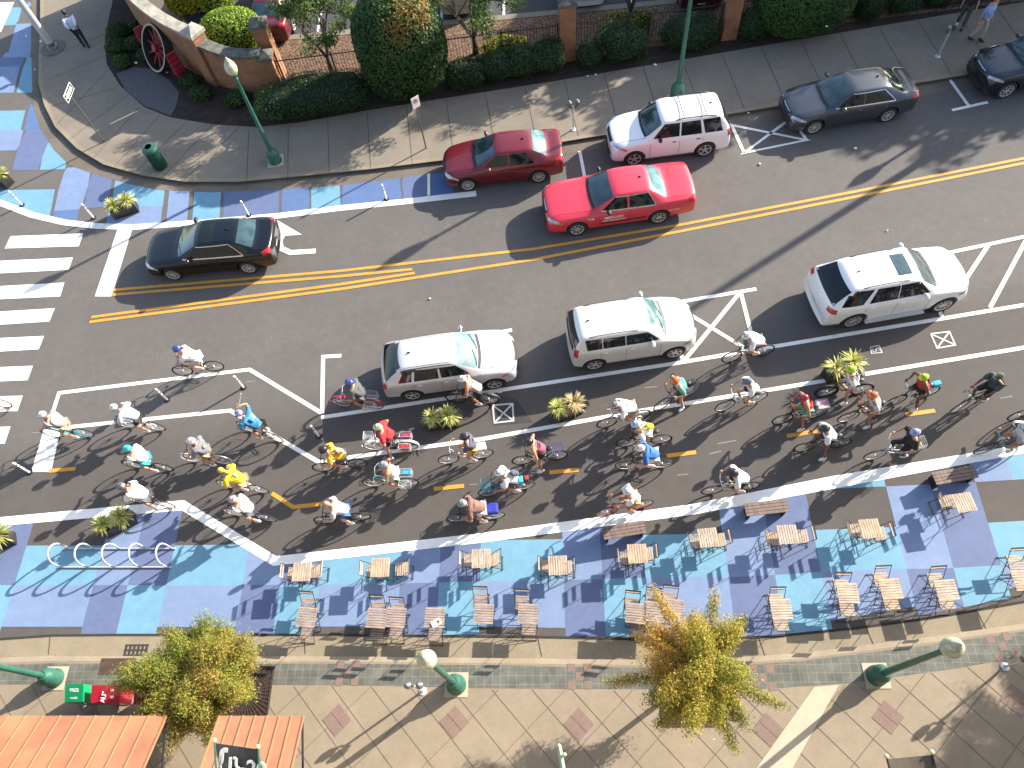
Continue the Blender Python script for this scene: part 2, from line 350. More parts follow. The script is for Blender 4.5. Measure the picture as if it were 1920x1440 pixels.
# diagonal joints of the beige pavement (clipped to the pavement by starting at the paver strip)
def below_pv(p):
    for (a, b), (c, d) in zip(pv, pv[1:]):
        if a <= p.x <= c: return p.y < b + (d - b) * (p.x - a) / (c - a)
    return False
mb = MB(); ZC2 = [0]
def jline(p, d, wd=0.02):
    ZC2[0] += 1
    d = d.normalized(); pts = [p + d * t for t in np.arange(-9, 9, 0.06)]
    run = [q for q in pts if below_pv(q)]
    if len(run) > 2: mb.strip([run[0], run[-1]], wd, 0.1330 + 0.00005 * ZC2[0])
dA = Vector((1.46, -2.15)); dB = Vector((1.13, 0.79))
base = Vector((-2.79, 2.58)); step = Vector((1.02, 0.01 - 0.02))
for i in range(-14, 16): jline(base + Vector((0.97, -0.05)) * i * 1.0, dA, 0.018)
for i in range(-8, 16): jline(Vector((0.11, 2.25)) + Vector((1.75, -0.25)) * i, dB, 0.016)
struct('pavement_joints', mb, M_joint2)
mb = MB(); mb.poly(pxs((1527, 1288), (1573, 1284), (1483, 1445), (1415, 1445), z=0.13), 0.1378); struct('pale_paving_strip', mb, M_pale)
mb = MB()
for px in (95, 365, 570, 1007, 1420, 1628, 1850):
    a = at(px, 1188); i = min(range(len(ng) - 1), key=lambda k: abs((ng[k][0] + ng[k + 1][0]) / 2 - a.x))
    yy = ng[i][1] + (ng[i + 1][1] - ng[i][1]) * (a.x - ng[i][0]) / (ng[i + 1][0] - ng[i][0])
    mb.strip([(a.x, yy), (a.x + 0.03, yy - 0.5)], 0.025, 0.011)
struct('gutter_joints', mb, M_joint)
# dirt line at the foot of the near kerb
mb = MB(); mb.strip([(a, b + 0.02) for a, b in ng], 0.07, 0.0105); struct('gutter_grime', mb, gmat('grime', (0.035, 0.032, 0.026), rough=1))

# ---- painted mural blocks: strips in a frame turned with the near kerb
AB = pxs((-60, 1023), (55, 1023), (185, 1023), (320, 1023), (1050, 1011), (1212, 1003), (1357, 1000), (1522, 994), (1681, 988), (1855, 980), (2000, 972))
BC = pxs((-60, 1097), (27, 1097), (175, 1097), (312, 1098), (455, 1097), (598, 1096), (750, 1094), (900, 1090), (1057, 1088), (1210, 1083), (1365, 1082), (1453, 1078), (1540, 1072), (1700, 1067), (1788, 1065), (2000, 1052))
CB = pxs((-60, 1190), (143, 1190), (217, 1191), (515, 1190), (590, 1190), (899, 1190), (1057, 1193), (1208, 1193), (1390, 1195), (1550, 1182), (1800, 1140), (1920, 1115), (2050, 1080))
CB2 = [Vector((p.x, p.y + 0.22)) for p in CB]
WT = pxs((-60, 977), (0, 974), (343, 945), (515, 1052), (900, 1009), (1300, 955), (1560, 905), (1920, 842), (2050, 820))
AT = [Vector((p.x + 0.16, p.y + 1.19)) for p in AB]; AT2 = [Vector((p.x + 0.33, p.y + 2.4)) for p in AB]
toU = lambda p: p.dot(gdir); toV = lambda p: p.dot(gnor)
def curve(pts):
    q = [(toU(p), toV(p)) for p in pts]
    xs = [a for a, b in q]; ys = [b for a, b in q]
    return lambda u: float(np.interp(u, xs, ys))
cAB, cBC, cCB, cCB2, cWT, cAT, cAT2 = map(curve, (AB, BC, CB, CB2, WT, AT, AT2))
colpx = [27, 175, 240, 312, 455, 525, 598, 750, 823, 900, 1057, 1130, 1210, 1365, 1453, 1540, 1700, 1788, 1878]
U = [toU(at(p, 1097 if p < 700 else 1092 - (max(0, p - 1000)) * 0.033).xy) for p in colpx] + [toU(at(1878, 1062).xy) + k for k in (2.3, 3.5)]
U = [U[0] - 1.1 - 1.2, U[0] - 1.15] + U
# runs from col index 0: [purple][cyan x2][peri][purple]...
seqB = ['peri', 'purp'] + ['cyan', 'peri', 'purp'] * 8
seqC = ['purp', 'cyan'] + ['peri', 'purp', 'cyan'] * 8
seqA = ['peri', 'purp'] + [None, 'peri', 'purp'] * 8
seqT = ['cyan', None] + ['cyan', None, None] * 8
cols = {k: MB() for k in PAINTC}
def paintcol(u0, u1, lo, hi, key):
    if key is None: return
    n = max(2, int((u1 - u0) / 0.12)); prev = None
    for i in range(n + 1):
        u = u0 + (u1 - u0) * i / n; a = lo(u); b = min(hi(u), cWT(u))
        if b > a + 0.005:
            A = gframe(u, a); B = gframe(u, b)
            if prev is not None:
                cols[key].add([(*prev[0], 0.004), (*A, 0.004), (*B, 0.004), (*prev[1], 0.004)], [(0, 1, 2, 3)])
            prev = (A, B)
        else: prev = None
for i in range(len(U) - 1):
    u0, u1 = U[i], U[i + 1]
    if i >= len(seqB): break
    paintcol(u0, u1, cBC, cAB, seqB[i]); paintcol(u0, u1, cCB2 if seqC[i] == 'peri' else cCB, cBC, seqC[i])
    if not (3.2 > u1 > -9.2 and seqA[i] and u0 < -2.6 and u0 > -9.0): paintcol(u0, u1, cAB, cAT, seqA[i])
    if u0 > 11.2 and seqT[i]: um = u0 + 1.05; paintcol(u0, um, cAT, cAT2, 'peri'); paintcol(um, u1, cAT, cAT2, 'cyan')
    elif u0 > 6: paintcol(u0, u1, cAT, cAT2, seqT[i])
# corner mural on the far side: world frame, rows of constant Y
gc = sorted([(p.x, p.y) for p in gut]); gx = [a for a, b in gc]; gy = [b for a, b in gc]
wl_px = [(-80, 352), (0, 380), (60, 403), (120, 417), (180, 424), (250, 426), (380, 417), (520, 405), (640, 390), (760, 378), (893, 363)]
wl = pxs(*wl_px); wx = [p.x for p in wl]; wy = [p.y for p in wl]
lowf = lambda x: float(np.interp(x, wx, wy)); gmin = min(gx)
hif = lambda x: 60 if x < gmin + 0.02 else float(np.interp(x, gx, gy)) + 0.05
def cornercell(x0, x1, y0, y1, key):
    n = max(2, int((x1 - x0) / 0.1)); prev = None
    for i in range(n + 1):
        x = x0 + (x1 - x0) * i / n; a = max(y0, lowf(x)); b = min(y1, hif(x))
        if b > a + 0.01:
            if prev is not None: cols[key].add([(prev[0], prev[1], 0.004), (x, a, 0.004), (x, b, 0.004), (prev[0], prev[2], 0.004)], [(0, 1, 2, 3)])
            prev = (x, a, b)
        else: prev = None
def C4(key, pts, z=0.0045):   # corner cell given by its four measured corners, trimmed to the painted area
    P = pxs(*pts); xs = [p.x for p in P]
    x0, x1 = min(xs), max(xs); n = max(3, int((x1 - x0) / 0.1))
    def span(x):
        ys = []
        for a, b in zip(P, P[1:] + P[:1]):
            if (a.x - x) * (b.x - x) <= 0 and abs(a.x - b.x) > 1e-6: ys.append(a.y + (b.y - a.y) * (x - a.x) / (b.x - a.x))
        return (min(ys), max(ys)) if len(ys) > 1 else None
    prev = None
    for i in range(n + 1):
        x = x0 + (x1 - x0) * (i + 1e-4) / (n + 2e-4); sp = span(x)
        if sp:
            a = max(sp[0], lowf(x)); b = min(sp[1], hif(x))
            if b > a + 0.008:
                if prev: cols[key].add([(prev[0], prev[1], z), (x, a, z), (x, b, z), (prev[0], prev[2], z)], [(0, 1, 2, 3)])
                prev = (x, a, b); continue
        prev = None
for key, p in [('cyan', [(15, 14), (45, 14), (31, 47), (2, 48)]), ('peri', [(50, 4), (108, 2), (100, 12), (46, 13)]), ('cyan', [(95, -30), (110, -30), (100, 4), (88, 4)]),
               ('peri', [(28, 45), (80, 43), (70, 95), (12, 98)]), ('peri', [(12, 98), (70, 95), (68, 108), (0, 110)]), ('purp', [(-4, 108), (50, 107), (42, 124), (-14, 126)]), ('peri', [(-14, 126), (42, 124), (27, 174), (-40, 174)]),
               ('cyan', [(50, 107), (80, 107), (80, 174), (27, 174)]),
               ('cyan', [(-60, 209), (52, 207), (40, 245), (-60, 247)]), ('blue', [(55, 195), (110, 195), (110, 245), (40, 245)]),
               ('peri', [(-60, 246), (48, 244), (33, 282), (-60, 284)]), ('purp', [(48, 244), (100, 243), (72, 319), (18, 320)]), ('cyan', [(100, 243), (150, 243), (124, 317), (70, 319)]),
               ('cyan', [(-90, 358), (108, 355), (90, 440), (-90, 430)]), ('peri', [(123, 315), (176, 311), (152, 392), (97, 396)]), ('purp', [(176, 311), (224, 308), (198, 388), (152, 392)]),
               ('blue', [(97, 396), (152, 392), (143, 450), (85, 450)]), ('cyan', [(214, 338), (316, 333), (309, 387), (204, 387)]), ('peri', [(204, 387), (309, 387), (303, 450), (190, 450)]),
               ('peri', [(316, 333), (362, 333), (352, 460), (302, 460)]), ('cyan', [(362, 333), (421, 333), (410, 460), (352, 460)]),
               ('purp', [(421, 333), (528, 330), (522, 460), (410, 460)]), ('blue', [(528, 330), (584, 330), (580, 460), (522, 460)]), ('cyan', [(584, 330), (641, 330), (638, 460), (580, 460)]),
               ('blue', [(641, 325), (753, 318), (754, 460), (638, 460)]), ('purp', [(753, 318), (806, 315), (806, 460), (754, 460)]), ('blue', [(809, 315), (852, 312), (852, 460), (809, 460)])]:
    CZ = globals().get('CZ', 0.0045) + 0.00008; C4(key, p, CZ)
for k, m_ in cols.items(): struct('painted_pavement_' + {'cyan': 'cyan', 'peri': 'pale_blue', 'purp': 'purple', 'blue': 'blue'}[k], m_, M_paint[k])

# ---- road markings
mb = MB(); ZM = 0.0085; ZC = [0]
def ln(wd, *pts): ZC[0] += 1; mb.strip(pxs(*pts), wd, ZM + 0.00025 * ZC[0])
ln(0.135, (602, 783), (1060, 713), (1275, 680), (1420, 655), (1920, 572), (2100, 542))
ln(0.135, (604, 776), (606, 669), (640, 667))
ln(0.135, (92, 795), (111, 737), (468, 693), (602, 774))
ln(0.135, (110, 803), (432, 770), (599, 867), (660, 857), (900, 824), (1180, 774), (1540, 715), (1920, 652), (2100, 622))
mb.poly(pxs((84, 800), (114, 806), (96, 885), (59, 885)), ZM + 0.001)
ln(0.13, (1270, 567), (1418, 542)); ln(0.13, (1389, 549), (1415, 652)); ln(0.13, (1387, 549), (1283, 676)); ln(0.13, (1290, 588), (1395, 652)); ln(0.13, (1273, 655), (1281, 676))
ln(0.13, (900, 629), (960, 619)); ln(0.13, (933, 716), (938, 737)); ln(0.13, (1758, 575), (1767, 596))
ln(0.13, (1770, 476), (1930, 442), (2050, 418)); ln(0.13, (1854, 458), (1790, 555)); ln(0.13, (1925, 448), (1856, 577))
ln(0.12, (1395, 287), (1372, 235), (1512, 263), (1395, 287), (1475, 228)); ln(0.12, (1512, 263), (1500, 245))
ln(0.12, (1781, 150), (1816, 199)); ln(0.12, (1785, 207), (1852, 192))
ln(0.12, (1087, 284), (1097, 336)); ln(0.12, (1066, 342), (1110, 335)); ln(0.11, (804, 326), (804, 367))
mb.poly(pxs((222, 426), (250, 424), (209, 556), (178, 556)), ZM + 0.001)
mb.poly(pxs((520, 413), (566, 440), (528, 443)), ZM + 0.001); ln(0.22, (530, 441), (524, 452), (527, 466), (545, 474), (592, 471))
for q in [((156, 438), (148, 462), (9, 466), (20, 443)), ((137, 483), (129, 506), (-60, 516), (-60, 492)), ((121, 530), (113, 556), (-60, 564), (-60, 540)), ((103, 578), (93, 603), (-60, 613), (-60, 588)),
          ((83, 630), (73, 655), (-60, 663), (-60, 637)), ((62, 686), (52, 713), (-60, 718), (-60, 691)), ((43, 742), (33, 771), (-60, 773), (-60, 745)), ((20, 800), (9, 832), (-60, 833), (-60, 802)), ((-5, 858), (-15, 890), (-80, 892), (-70, 860))]:
    mb.poly(pxs(*q), ZM)
mb.poly(pxs((2, 60), (-30, 60), (-8, 5), (27, 4)), ZM)
struct('white_road_markings', mb, M_wline)
mb = MB(); mb.strip(wl, 0.27, ZM); struct('white_edge_line', mb, M_wline)
mb = MB(); mb.poly(pxs((-90, 978), (0, 970), (345, 938), (518, 1043), (900, 1000), (1300, 945), (1560, 893), (1920, 833), (2060, 808), (2060, 826), (1920, 850), (1560, 917), (1300, 965), (900, 1018), (512, 1061), (341, 957), (0, 986), (-90, 994)), 0.0095); struct('white_band', mb, M_wband)
mb = MB()
def yl(wd, *pts): ZC[0] += 1; mb.strip(pxs(*pts), wd, ZM + 0.00012 * ZC[0])
yl(0.115, (212, 544), (640, 508), (1000, 467), (1280, 421), (1600, 360), (1920, 297), (2100, 262)); yl(0.115, (209, 553), (640, 518), (773, 505))
yl(0.115, (171, 595), (640, 533), (778, 512)); yl(0.115, (168, 604), (640, 542), (1000, 487), (1280, 433), (1600, 370), (1920, 306), (2100, 271))
for a in (((92, 883), (142, 879)), ((510, 925), (550, 951), (603, 945)), ((813, 917), (870, 911)), ((1030, 886), (1085, 881)), ((1250, 855), (1305, 848)), ((1475, 818), (1532, 808)), ((1698, 778), (1753, 770))):
    yl(0.13, *a)
struct('yellow_road_markings', mb, M_yline)
mb = MB()
def ck(*pts, wd=0.05): ZC[0] += 1; mb.strip(pxs(*pts), wd, 0.0040 + 0.00012 * ZC[0])
ck((924, 760), (961, 757), (963, 789), (927, 793), (924, 760)); ck((924, 760), (963, 789)); ck((961, 757), (927, 793))
ck((1745, 626), (1780, 622), (1791, 647), (1757, 653), (1745, 626)); ck((1745, 626), (1791, 647)); ck((1780, 622), (1757, 653))
ck((1632, 651), (1634, 663), (1654, 661), (1648, 648), (1632, 651), wd=0.03)
ck((1636, 653), (1637, 660), (1641, 660), wd=0.02); ck((1645, 653), (1641, 655), (1644, 657), (1641, 659), wd=0.02); ck((1646, 652), (1651, 659), wd=0.02); ck((1644, 653), (1650, 651), wd=0.02)
mb2 = MB()
for a, b in [((1330, 851), (1352, 846)), ((1270, 891), (1290, 889)), ((462, 716), (481, 714)), ((443, 764), (452, 763)), ((460, 762), (470, 760)), ((1208, 727), (1232, 725)), ((1875, 747), (1898, 743)), ((60, 812), (80, 810)), ((880, 909), (895, 908)), ((1346, 832), (1380, 826))]: mb2.strip(pxs(a, b), 0.03, 0.0064)
struct('chalk_marks', mb, M_chalk); struct('faint_survey_ticks', mb2, gmat('faint_chalk', (0.24, 0.23, 0.22), rough=1))
mb = MB()
for a, b in [((443, 822), (462, 824)), ((645, 801), (668, 797)), ((1492, 633), (1524, 628))]: mb.strip(pxs(a, b), 0.06, 0.0062)
struct('faint_red_marks', mb, gmat('red_mark', (0.16, 0.07, 0.06), rough=1))
M_patch = gmat('sealed_patch', (0.045, 0.043, 0.042), rough=0.85, grain=0.2)
mb = MB(); mb.poly(pxs((912, 740), (968, 748), (1000, 792), (925, 798)), 0.0035); struct('asphalt_patch', mb, M_patch)
# ================================================================ CARS
def carmat(key, col, metal=0.0, rough=0.35):
    return mat('paint_' + key, col, rough, metal, col2=tuple(c * 0.95 for c in col), scale=1.5, coat=0.8)
M_glass = mat('car_glass', (0.012, 0.016, 0.017), 0.05, 0.0, col2=(0.006, 0.009, 0.010), scale=1.2, coat=0.0, spec=0.45)
M_wglass = mat('windscreen', (0.035, 0.075, 0.08), 0.08, 0.0, col2=(0.012, 0.028, 0.032), scale=2.6, coat=0.5, spec=0.8)  # teal sky reflection and lighter interior put into the base colour
M_wpale = mat('pale_windscreen', (0.15, 0.27, 0.28), 0.08, 0.0, col2=(0.06, 0.12, 0.13), scale=2.2, coat=0.5, spec=0.8)  # pale teal reflection of the sky put into the glass colour
M_trim = mat('dark_trim', (0.015, 0.015, 0.016), 0.6)
M_well = mat('wheel_well', (0.006, 0.006, 0.006), 1.0)
M_tail = mat('tail_lamp', (0.42, 0.012, 0.02), 0.15, coat=0.6)
M_head = mat('head_lamp', (0.5, 0.52, 0.54), 0.12, 0.3, col2=(0.25, 0.27, 0.3), scale=9, coat=0.8)
M_amber = mat('amber_lamp', (0.65, 0.16, 0.02), 0.2, coat=0.5)
M_plate = mat('number_plate', (0.6, 0.6, 0.58), 0.5)
def car_stations(s):
    W = s['W'] / 2; F = s['wb'] / 2 + s['fo']; B = -s['wb'] / 2 - s['ro']; hz = s['hood']; cz = s['cowlz']; bz = s['belt']; rz = s['roof']; wr = s['wr']
    cx, rf, rr, bb, dz, tz = s['cowl'], s['rf'], s['rr'], s['bb'], s['deck'], s['tail']
    S = []  # x, w, zl, z5, w6, z6, zt, bulge
    nb = s.get('nose', 0.14)
    S.append((F - nb - .02, W * .80, .34, .50, W * .55, .56, .57, nb))
    S.append((F - nb, W * .86, .26, .58, W * .60, hz - .16, hz - .15, nb))
    S.append((F - nb - .14, W * .95, .22, hz - .12, W * .68, hz - .06, hz - .05, nb * .95))
    S.append((F - .55, W * .985, .21, hz - .04, W * .74, hz, hz + .015, .10))
    S.append((cx + .22, W, .21, bz - .05, W * .78, cz - .03, cz - .01, .11))
    S.append((cx, W, .20, bz - .02, W * .80, cz + .01, cz + .02, .13))
    S.append((rf - .02, W, .20, bz, wr, rz - .07, rz - .015, .07))
    S.append((rf - .22, W, .20, bz + .01, wr, rz - .05, rz, .03))
    S.append(((rf + rr) / 2, W, .20, bz + .02, wr, rz - .05, rz + .01, 0))
    S.append((rr + .12, W, .20, bz + .03, wr * .98, rz - .07, rz - .01, -.02))
    S.append((rr - .06, W * .995, .20, bz + .04, wr * .96, rz - .10, rz - .04, -.05))
    if s['kind'] == 'sedan':
        S.append((bb, W * .985, .21, dz - .05, W * .76, dz, dz + .01, -.10))
        S.append((bb - .14, W * .98, .21, dz - .05, W * .74, dz, dz + .01, -.09))
        S.append((B + .16, W * .94, .24, dz - .06, W * .72, dz - .0, dz + .015, -.09))
        S.append((B + .09, W * .89, .28, dz - .14, W * .66, dz - .09, dz - .08, -.09))
        S.append((B + .12, W * .82, .34, .62, W * .5, .64, .65, -.09))
    else:
        S.append((bb, W * .975, .22, bz + .02, W * .80, tz, tz + .01, -.06))
        S.append((B + .12, W * .955, .24, bz - .10, W * .78, bz - .06, bz - .05, -.08))
        S.append((B + .06, W * .93, .26, .66, W * .74, .72, .73, -.09))
        S.append((B + .10, W * .86, .34, .52, W * .6, .58, .59, -.09))
    return S
def car_cage(s):
    mb = MB(); st = car_stations(s); n = None
    for (x, w_, zl, z5, w6, z6, zt, bu) in st:
        w6 = min(w6, w_ * .93)
        half = [(0, zl), (w_ * .55, zl), (w_ * .88, zl), (w_ * .975, zl + .07), (w_, (zl + z5) * .5), (w_ * .985, z5 - .10), (w_ * .945, z5 - .01), (w_ * .90, z5 + .015 if zt > z5 + .2 else z5 + .01), (w6, z6), (w6 * .86, z6 + (zt - z6) * .55), (w6 * .45, zt - .006), (0, zt)]
        ring = [(y, z) for y, z in half] + [(-y, z) for y, z in half[-2:0:-1]]
        n = len(ring)
        mb.v += [(x + bu * (1 - (y / (s['W'] / 2)) ** 2), y, z) for y, z in ring]
    N = len(st)
    for i in range(N - 1):
        for k in range(n):
            l = (k + 1) % n; mb.f.append((i * n + k, i * n + l, (i + 1) * n + l, (i + 1) * n + k)); mb.m.append(0)
    mb.f.append(tuple(range(n))[::-1]); mb.m.append(0); mb.f.append(tuple((N - 1) * n + k for k in range(n))); mb.m.append(0)
    return mb
def prep_bodies(specs):
    """cut every car body's wheel arches in one evaluation"""
    tmp = []
    for key, s in specs.items():
        mb = car_cage(s); o = mb.obj('tmp', [M_well, M_well]); o.data.update()
        bm = bmesh.new(); bm.from_mesh(o.data); bmesh.ops.recalc_face_normals(bm, faces=bm.faces); bm.to_mesh(o.data); bm.free()
        sub = o.modifiers.new('s', 'SUBSURF'); sub.levels = 2; sub.render_levels = 2
        cut = MB()
        for xx in (s['wb'] / 2, -s['wb'] / 2):
            for sg in (-1, 1):
                y0 = sg * (s['W'] / 2 - .24); y1 = sg * (s['W'] / 2 + .2)
                cut.lathe([(s['wr_'] + .055, min(y0, y1)), (s['wr_'] + .055, max(y0, y1))], 28, 1, Matrix.Translation((xx, 0, s['wr_'] + .01)), axis='y')
        co = cut.obj('tmpc', [M_well, M_well]); 
        bm = bmesh.new(); bm.from_mesh(co.data); bmesh.ops.recalc_face_normals(bm, faces=bm.faces); bm.to_mesh(co.data); bm.free()
        b = o.modifiers.new('b', 'BOOLEAN'); b.object = co; b.operation = 'DIFFERENCE'; b.solver = 'EXACT'
        tmp.append((key, o, co))
    dg = bpy.context.evaluated_depsgraph_get(); out = {}
    for key, o, co in tmp: out[key] = bpy.data.meshes.new_from_object(o.evaluated_get(dg))
    for key, o, co in tmp: bpy.data.objects.remove(o); bpy.data.objects.remove(co)
    return out
def wheel_parts(parent, r, wd, x, y, side, style, mrim):
    t = MB(); X = Matrix.Translation((x, y, r)); h = wd / 2
    t.lathe([(r * .66, -h * .8), (r * .70, -h), (r * .93, -h), (r, -h * .6), (r, h * .6), (r * .93, h), (r * .70, h), (r * .66, h * .8)], 28, 0, X, axis='y')
    wo = t.obj('wheel', M_rubber, parent, smooth=True, ang=40)
    m = MB(); o = side * h * .72
    m.lathe([(r * .58, o - side * .05), (r * .58, o - side * .045)], 24, 1, X, axis='y')
    m.lathe([(r * .60, o - side * .06), (r * .60, o + side * .02), (r * .69, o + side * .03), (r * .69, o - side * .06)], 28, 0, X, axis='y')
    m.ball((0, o, 0), (r * .17, .02, r * .17), 10, 6, 0, X)
    for k in range(style):
        a = 2 * PI * k / style + .3
        M = Matrix.Rotation(-a, 3, 'Y'); wdt = r * (.17 if style <= 6 else .10)
        m.box(M @ Vector((r * .36, o, 0)), (r * .54, .035, wdt), 0, 0, X, M)
    m.obj('rim', [mrim, M_trim], wo, smooth=True, ang=30)
    return wo
class Caster:
    def __init__(s, me):
        bm = bmesh.new(); bm.from_mesh(me); s.t = BVHTree.FromBMesh(bm); bm.free()
    def patch(s, mb, P, d, n, m, off=0.005, mi=0):
        """P: function (a,b in 0..1) -> start point; cast along d; skip cells that miss"""
        d = Vector(d).normalized(); g = []
        for i in range(n + 1):
            for j in range(m + 1):
                h = s.t.ray_cast(P(i / n, j / m), d)
                g.append(h[0] + (h[1] if h[1].dot(d) < 0 else -h[1]) * off if h[0] is not None else None)
        o = len(mb.v); idx = {}
        for k, p in enumerate(g):
            if p is not None: idx[k] = len(mb.v); mb.v.append(tuple(p))
        for i in range(n):
            for j in range(m):
                q = (i * (m + 1) + j, (i + 1) * (m + 1) + j, (i + 1) * (m + 1) + j + 1, i * (m + 1) + j + 1)
                if all(k in idx for k in q):
                    a, b, c = (Vector(g[k]) for k in q[:3])
                    f = tuple(idx[k] for k in q)
                    if (b - a).cross(c - a).dot(d) > 0: f = f[::-1]
                    mb.f.append(f); mb.m.append(mi)
        return mb
def quad(a, b, c, d):
    a, b, c, d = map(Vector, (a, b, c, d))
    return lambda s, t: (a * (1 - s) + b * s) * (1 - t) + (d * (1 - s) + c * s) * t
def build_car(s, me, name, label, group, loc, rz, paint, glassmat=None, rim=None, extras=None, catg='car'):
    root = empty(name, loc, rz); tag(root, label, catg, group)
    me.materials.clear(); me.materials.append(paint); me.materials.append(M_well)
    me.polygons.foreach_set('use_smooth', [True] * len(me.polygons)); me.set_sharp_from_angle(angle=R(50))
    body = bpy.data.objects.new('body', me); C.objects.link(body); setpar(body, root)
    K = Caster(me); W = s['W'] / 2; F = s['wb'] / 2 + s['fo']; B = -s['wb'] / 2 - s['ro']
    cx, rf, rr, bb, wr = s['cowl'], s['rf'], s['rr'], s['bb'], s['wr']
    gl = glassmat or M_wglass
    # windscreen
    w0, w1 = W * .80, wr
    def ws(x0, x1, wa, wb_, bu0, bu1, ins=.06):
        def f(a, b):
            u = (a * 2 - 1) * (.93); t = ins + b * (1 - 2 * ins); wdt = wa + (wb_ - wa) * t
            y = u * wdt; bu = bu0 + (bu1 - bu0) * t
            return Vector((x0 + (x1 - x0) * t + bu * (1 - (y / W) ** 2), y, 3))
        return f
    mb = MB(); K.patch(mb, ws(cx + .03, rf - .02, w0, w1, .13, .07), (0, 0, -1), 12, 6, .006); mb.obj('windscreen', gl, body, smooth=True)
    mb = MB(); K.patch(mb, ws(cx + .09, cx + .0, w0 * .98, w0 * .98, .13, .13, 0), (0, 0, -1), 12, 1, .006); mb.obj('wiper_cowl', M_trim, body, smooth=True)
    if s['kind'] == 'sedan':
        mb = MB(); K.patch(mb, ws(bb + .02, rr - .02, W * .76, w1 * .96, -.10, -.05, .08), (0, 0, -1), 12, 6, .006); mb.obj('rear_window', s.get('rg', gl), body, smooth=True)
    else:
        zt = s['roof'] - .15; zb = s['belt'] + .06; wt = wr * .90; wb_ = W * .78
        mb = MB(); K.patch(mb, quad((-6, -wb_, zb), (-6, wb_, zb), (-6, wt, zt), (-6, -wt, zt)), (1, 0, 0), 12, 5, .006); mb.obj('rear_window', s.get('rg', M_glass), body, smooth=True)
    # side windows
    zb = s['belt'] + .045; zt = s['roof'] - .115
    for sg in (-1, 1):
        for (a, b, c, d) in s['wins']:
            mb = MB(); K.patch(mb, quad((a, 3 * sg, zb), (b, 3 * sg, zb), (c, 3 * sg, zt), (d, 3 * sg, zt)), (0, -sg, 0), 6, 4, .005); mb.obj('side_window', M_glass, body, smooth=True)
        if s.get('chrome'):
            mb = MB(); a, b = s['wins'][-1][0], s['wins'][0][1]
            K.patch(mb, quad((min(a, s['wins'][-1][0]) - .03, 3 * sg, zb - .03), (b + .04, 3 * sg, zb - .03), (b + .04, 3 * sg, zb), (a - .03, 3 * sg, zb)), (0, -sg, 0), 14, 1, .008)
            d_, c_ = s['wins'][-1][3], s['wins'][0][2]
            K.patch(mb, quad((d_, 3 * sg, zt), (c_, 3 * sg, zt), (c_, 3 * sg, zt + .02), (d_, 3 * sg, zt + .02)), (0, -sg, 0), 14, 1, .008)
            K.patch(mb, quad((a - .03, 3 * sg, zb), (a + .0, 3 * sg, zb), (d_, 3 * sg, zt + .02), (d_ - .03, 3 * sg, zt + .02)), (0, -sg, 0), 1, 6, .008)
            mb.obj('window_trim', M_chrome, body, smooth=True)
        mb = MB()
        for xs in s['seams']:
            K.patch(mb, quad((xs, 3 * sg, .30), (xs + .012, 3 * sg, .30), (xs + .012, 3 * sg, zb - .04), (xs, 3 * sg, zb - .04)), (0, -sg, 0), 1, 6, .003)
        K.patch(mb, quad((s['seams'][-1], 3 * sg, .30), (s['seams'][0], 3 * sg, .30), (s['seams'][0], 3 * sg, .315), (s['seams'][-1], 3 * sg, .315)), (0, -sg, 0), 12, 1, .003)
        if s.get('strip'):
            K.patch(mb, quad((s['seams'][-1] + .1, 3 * sg, .47), (s['seams'][0] - .05, 3 * sg, .47), (s['seams'][0] - .05, 3 * sg, .53), (s['seams'][-1] + .1, 3 * sg, .53)), (0, -sg, 0), 12, 1, .008)
        mb.obj('door_seams', M_trim, body)
        for xs in s['handles']:
            h = K.t.ray_cast(Vector((xs, 3 * sg, s['belt'] - .13)), Vector((0, -sg, 0)))
            if h[0]:
                mb = MB(); mb.ball(h[0] + Vector((0, .004 * sg, 0)), (.09, .025, .018), 8, 6); mb.obj('door_handle', s.get('hm', paint), body, smooth=True)
        # mirror
        h = K.t.ray_cast(Vector((cx - .38, 3 * sg, s['belt'] + .02)), Vector((0, -sg, 0)))
        p = h[0] if h[0] else Vector((cx - .35, W * .95 * sg, s['belt']))
        mb = MB(); mb.ball(p + Vector((.02, .13 * sg, .07)), (.075, .12, .075), 12, 8); mb.box(p + Vector((.02, .02 * sg, .03)), (.06, .1, .03)); mb.obj('wing_mirror', s.get('mm', paint), body, smooth=True)
        # lamps
        hz = s['hood']
        mb = MB(); d = Vector((-1, -.8 * sg, -.75)).normalized()
        pc = Vector((F - .22, W * .80 * sg, hz - .12)); e1 = Vector((-.66, .75 * sg, 0)).normalized(); e2 = d.cross(e1).normalized()
        if e2.z < 0: e2 = -e2
        K.patch(mb, quad(pc - d * 2 - e1 * .21 - e2 * .055, pc - d * 2 + e1 * .25 - e2 * .035, pc - d * 2 + e1 * .25 + e2 * .06, pc - d * 2 - e1 * .21 + e2 * .05), d, 8, 4, .008); mb.obj('headlight', M_head, body, smooth=True)
        mb = MB(); pc2 = pc + e1 * .27
        K.patch(mb, quad(pc2 - d * 2 - e1 * .03 - e2 * .03, pc2 - d * 2 + e1 * .07 - e2 * .03, pc2 - d * 2 + e1 * .07 + e2 * .05, pc2 - d * 2 - e1 * .03 + e2 * .05), d, 4, 3, .009); mb.obj('indicator', s.get('ind', M_head), body, smooth=True)
        tz = (s['deck'] if s['kind'] == 'sedan' else s['belt']) - .10
        mb = MB(); d = Vector((1, -.8 * sg, -.45)).normalized(); pc = Vector((B + .18, W * .83 * sg, tz)); e1 = Vector((.66, .75 * sg, 0)).normalized(); e2 = d.cross(e1).normalized()
        if e2.z < 0: e2 = -e2
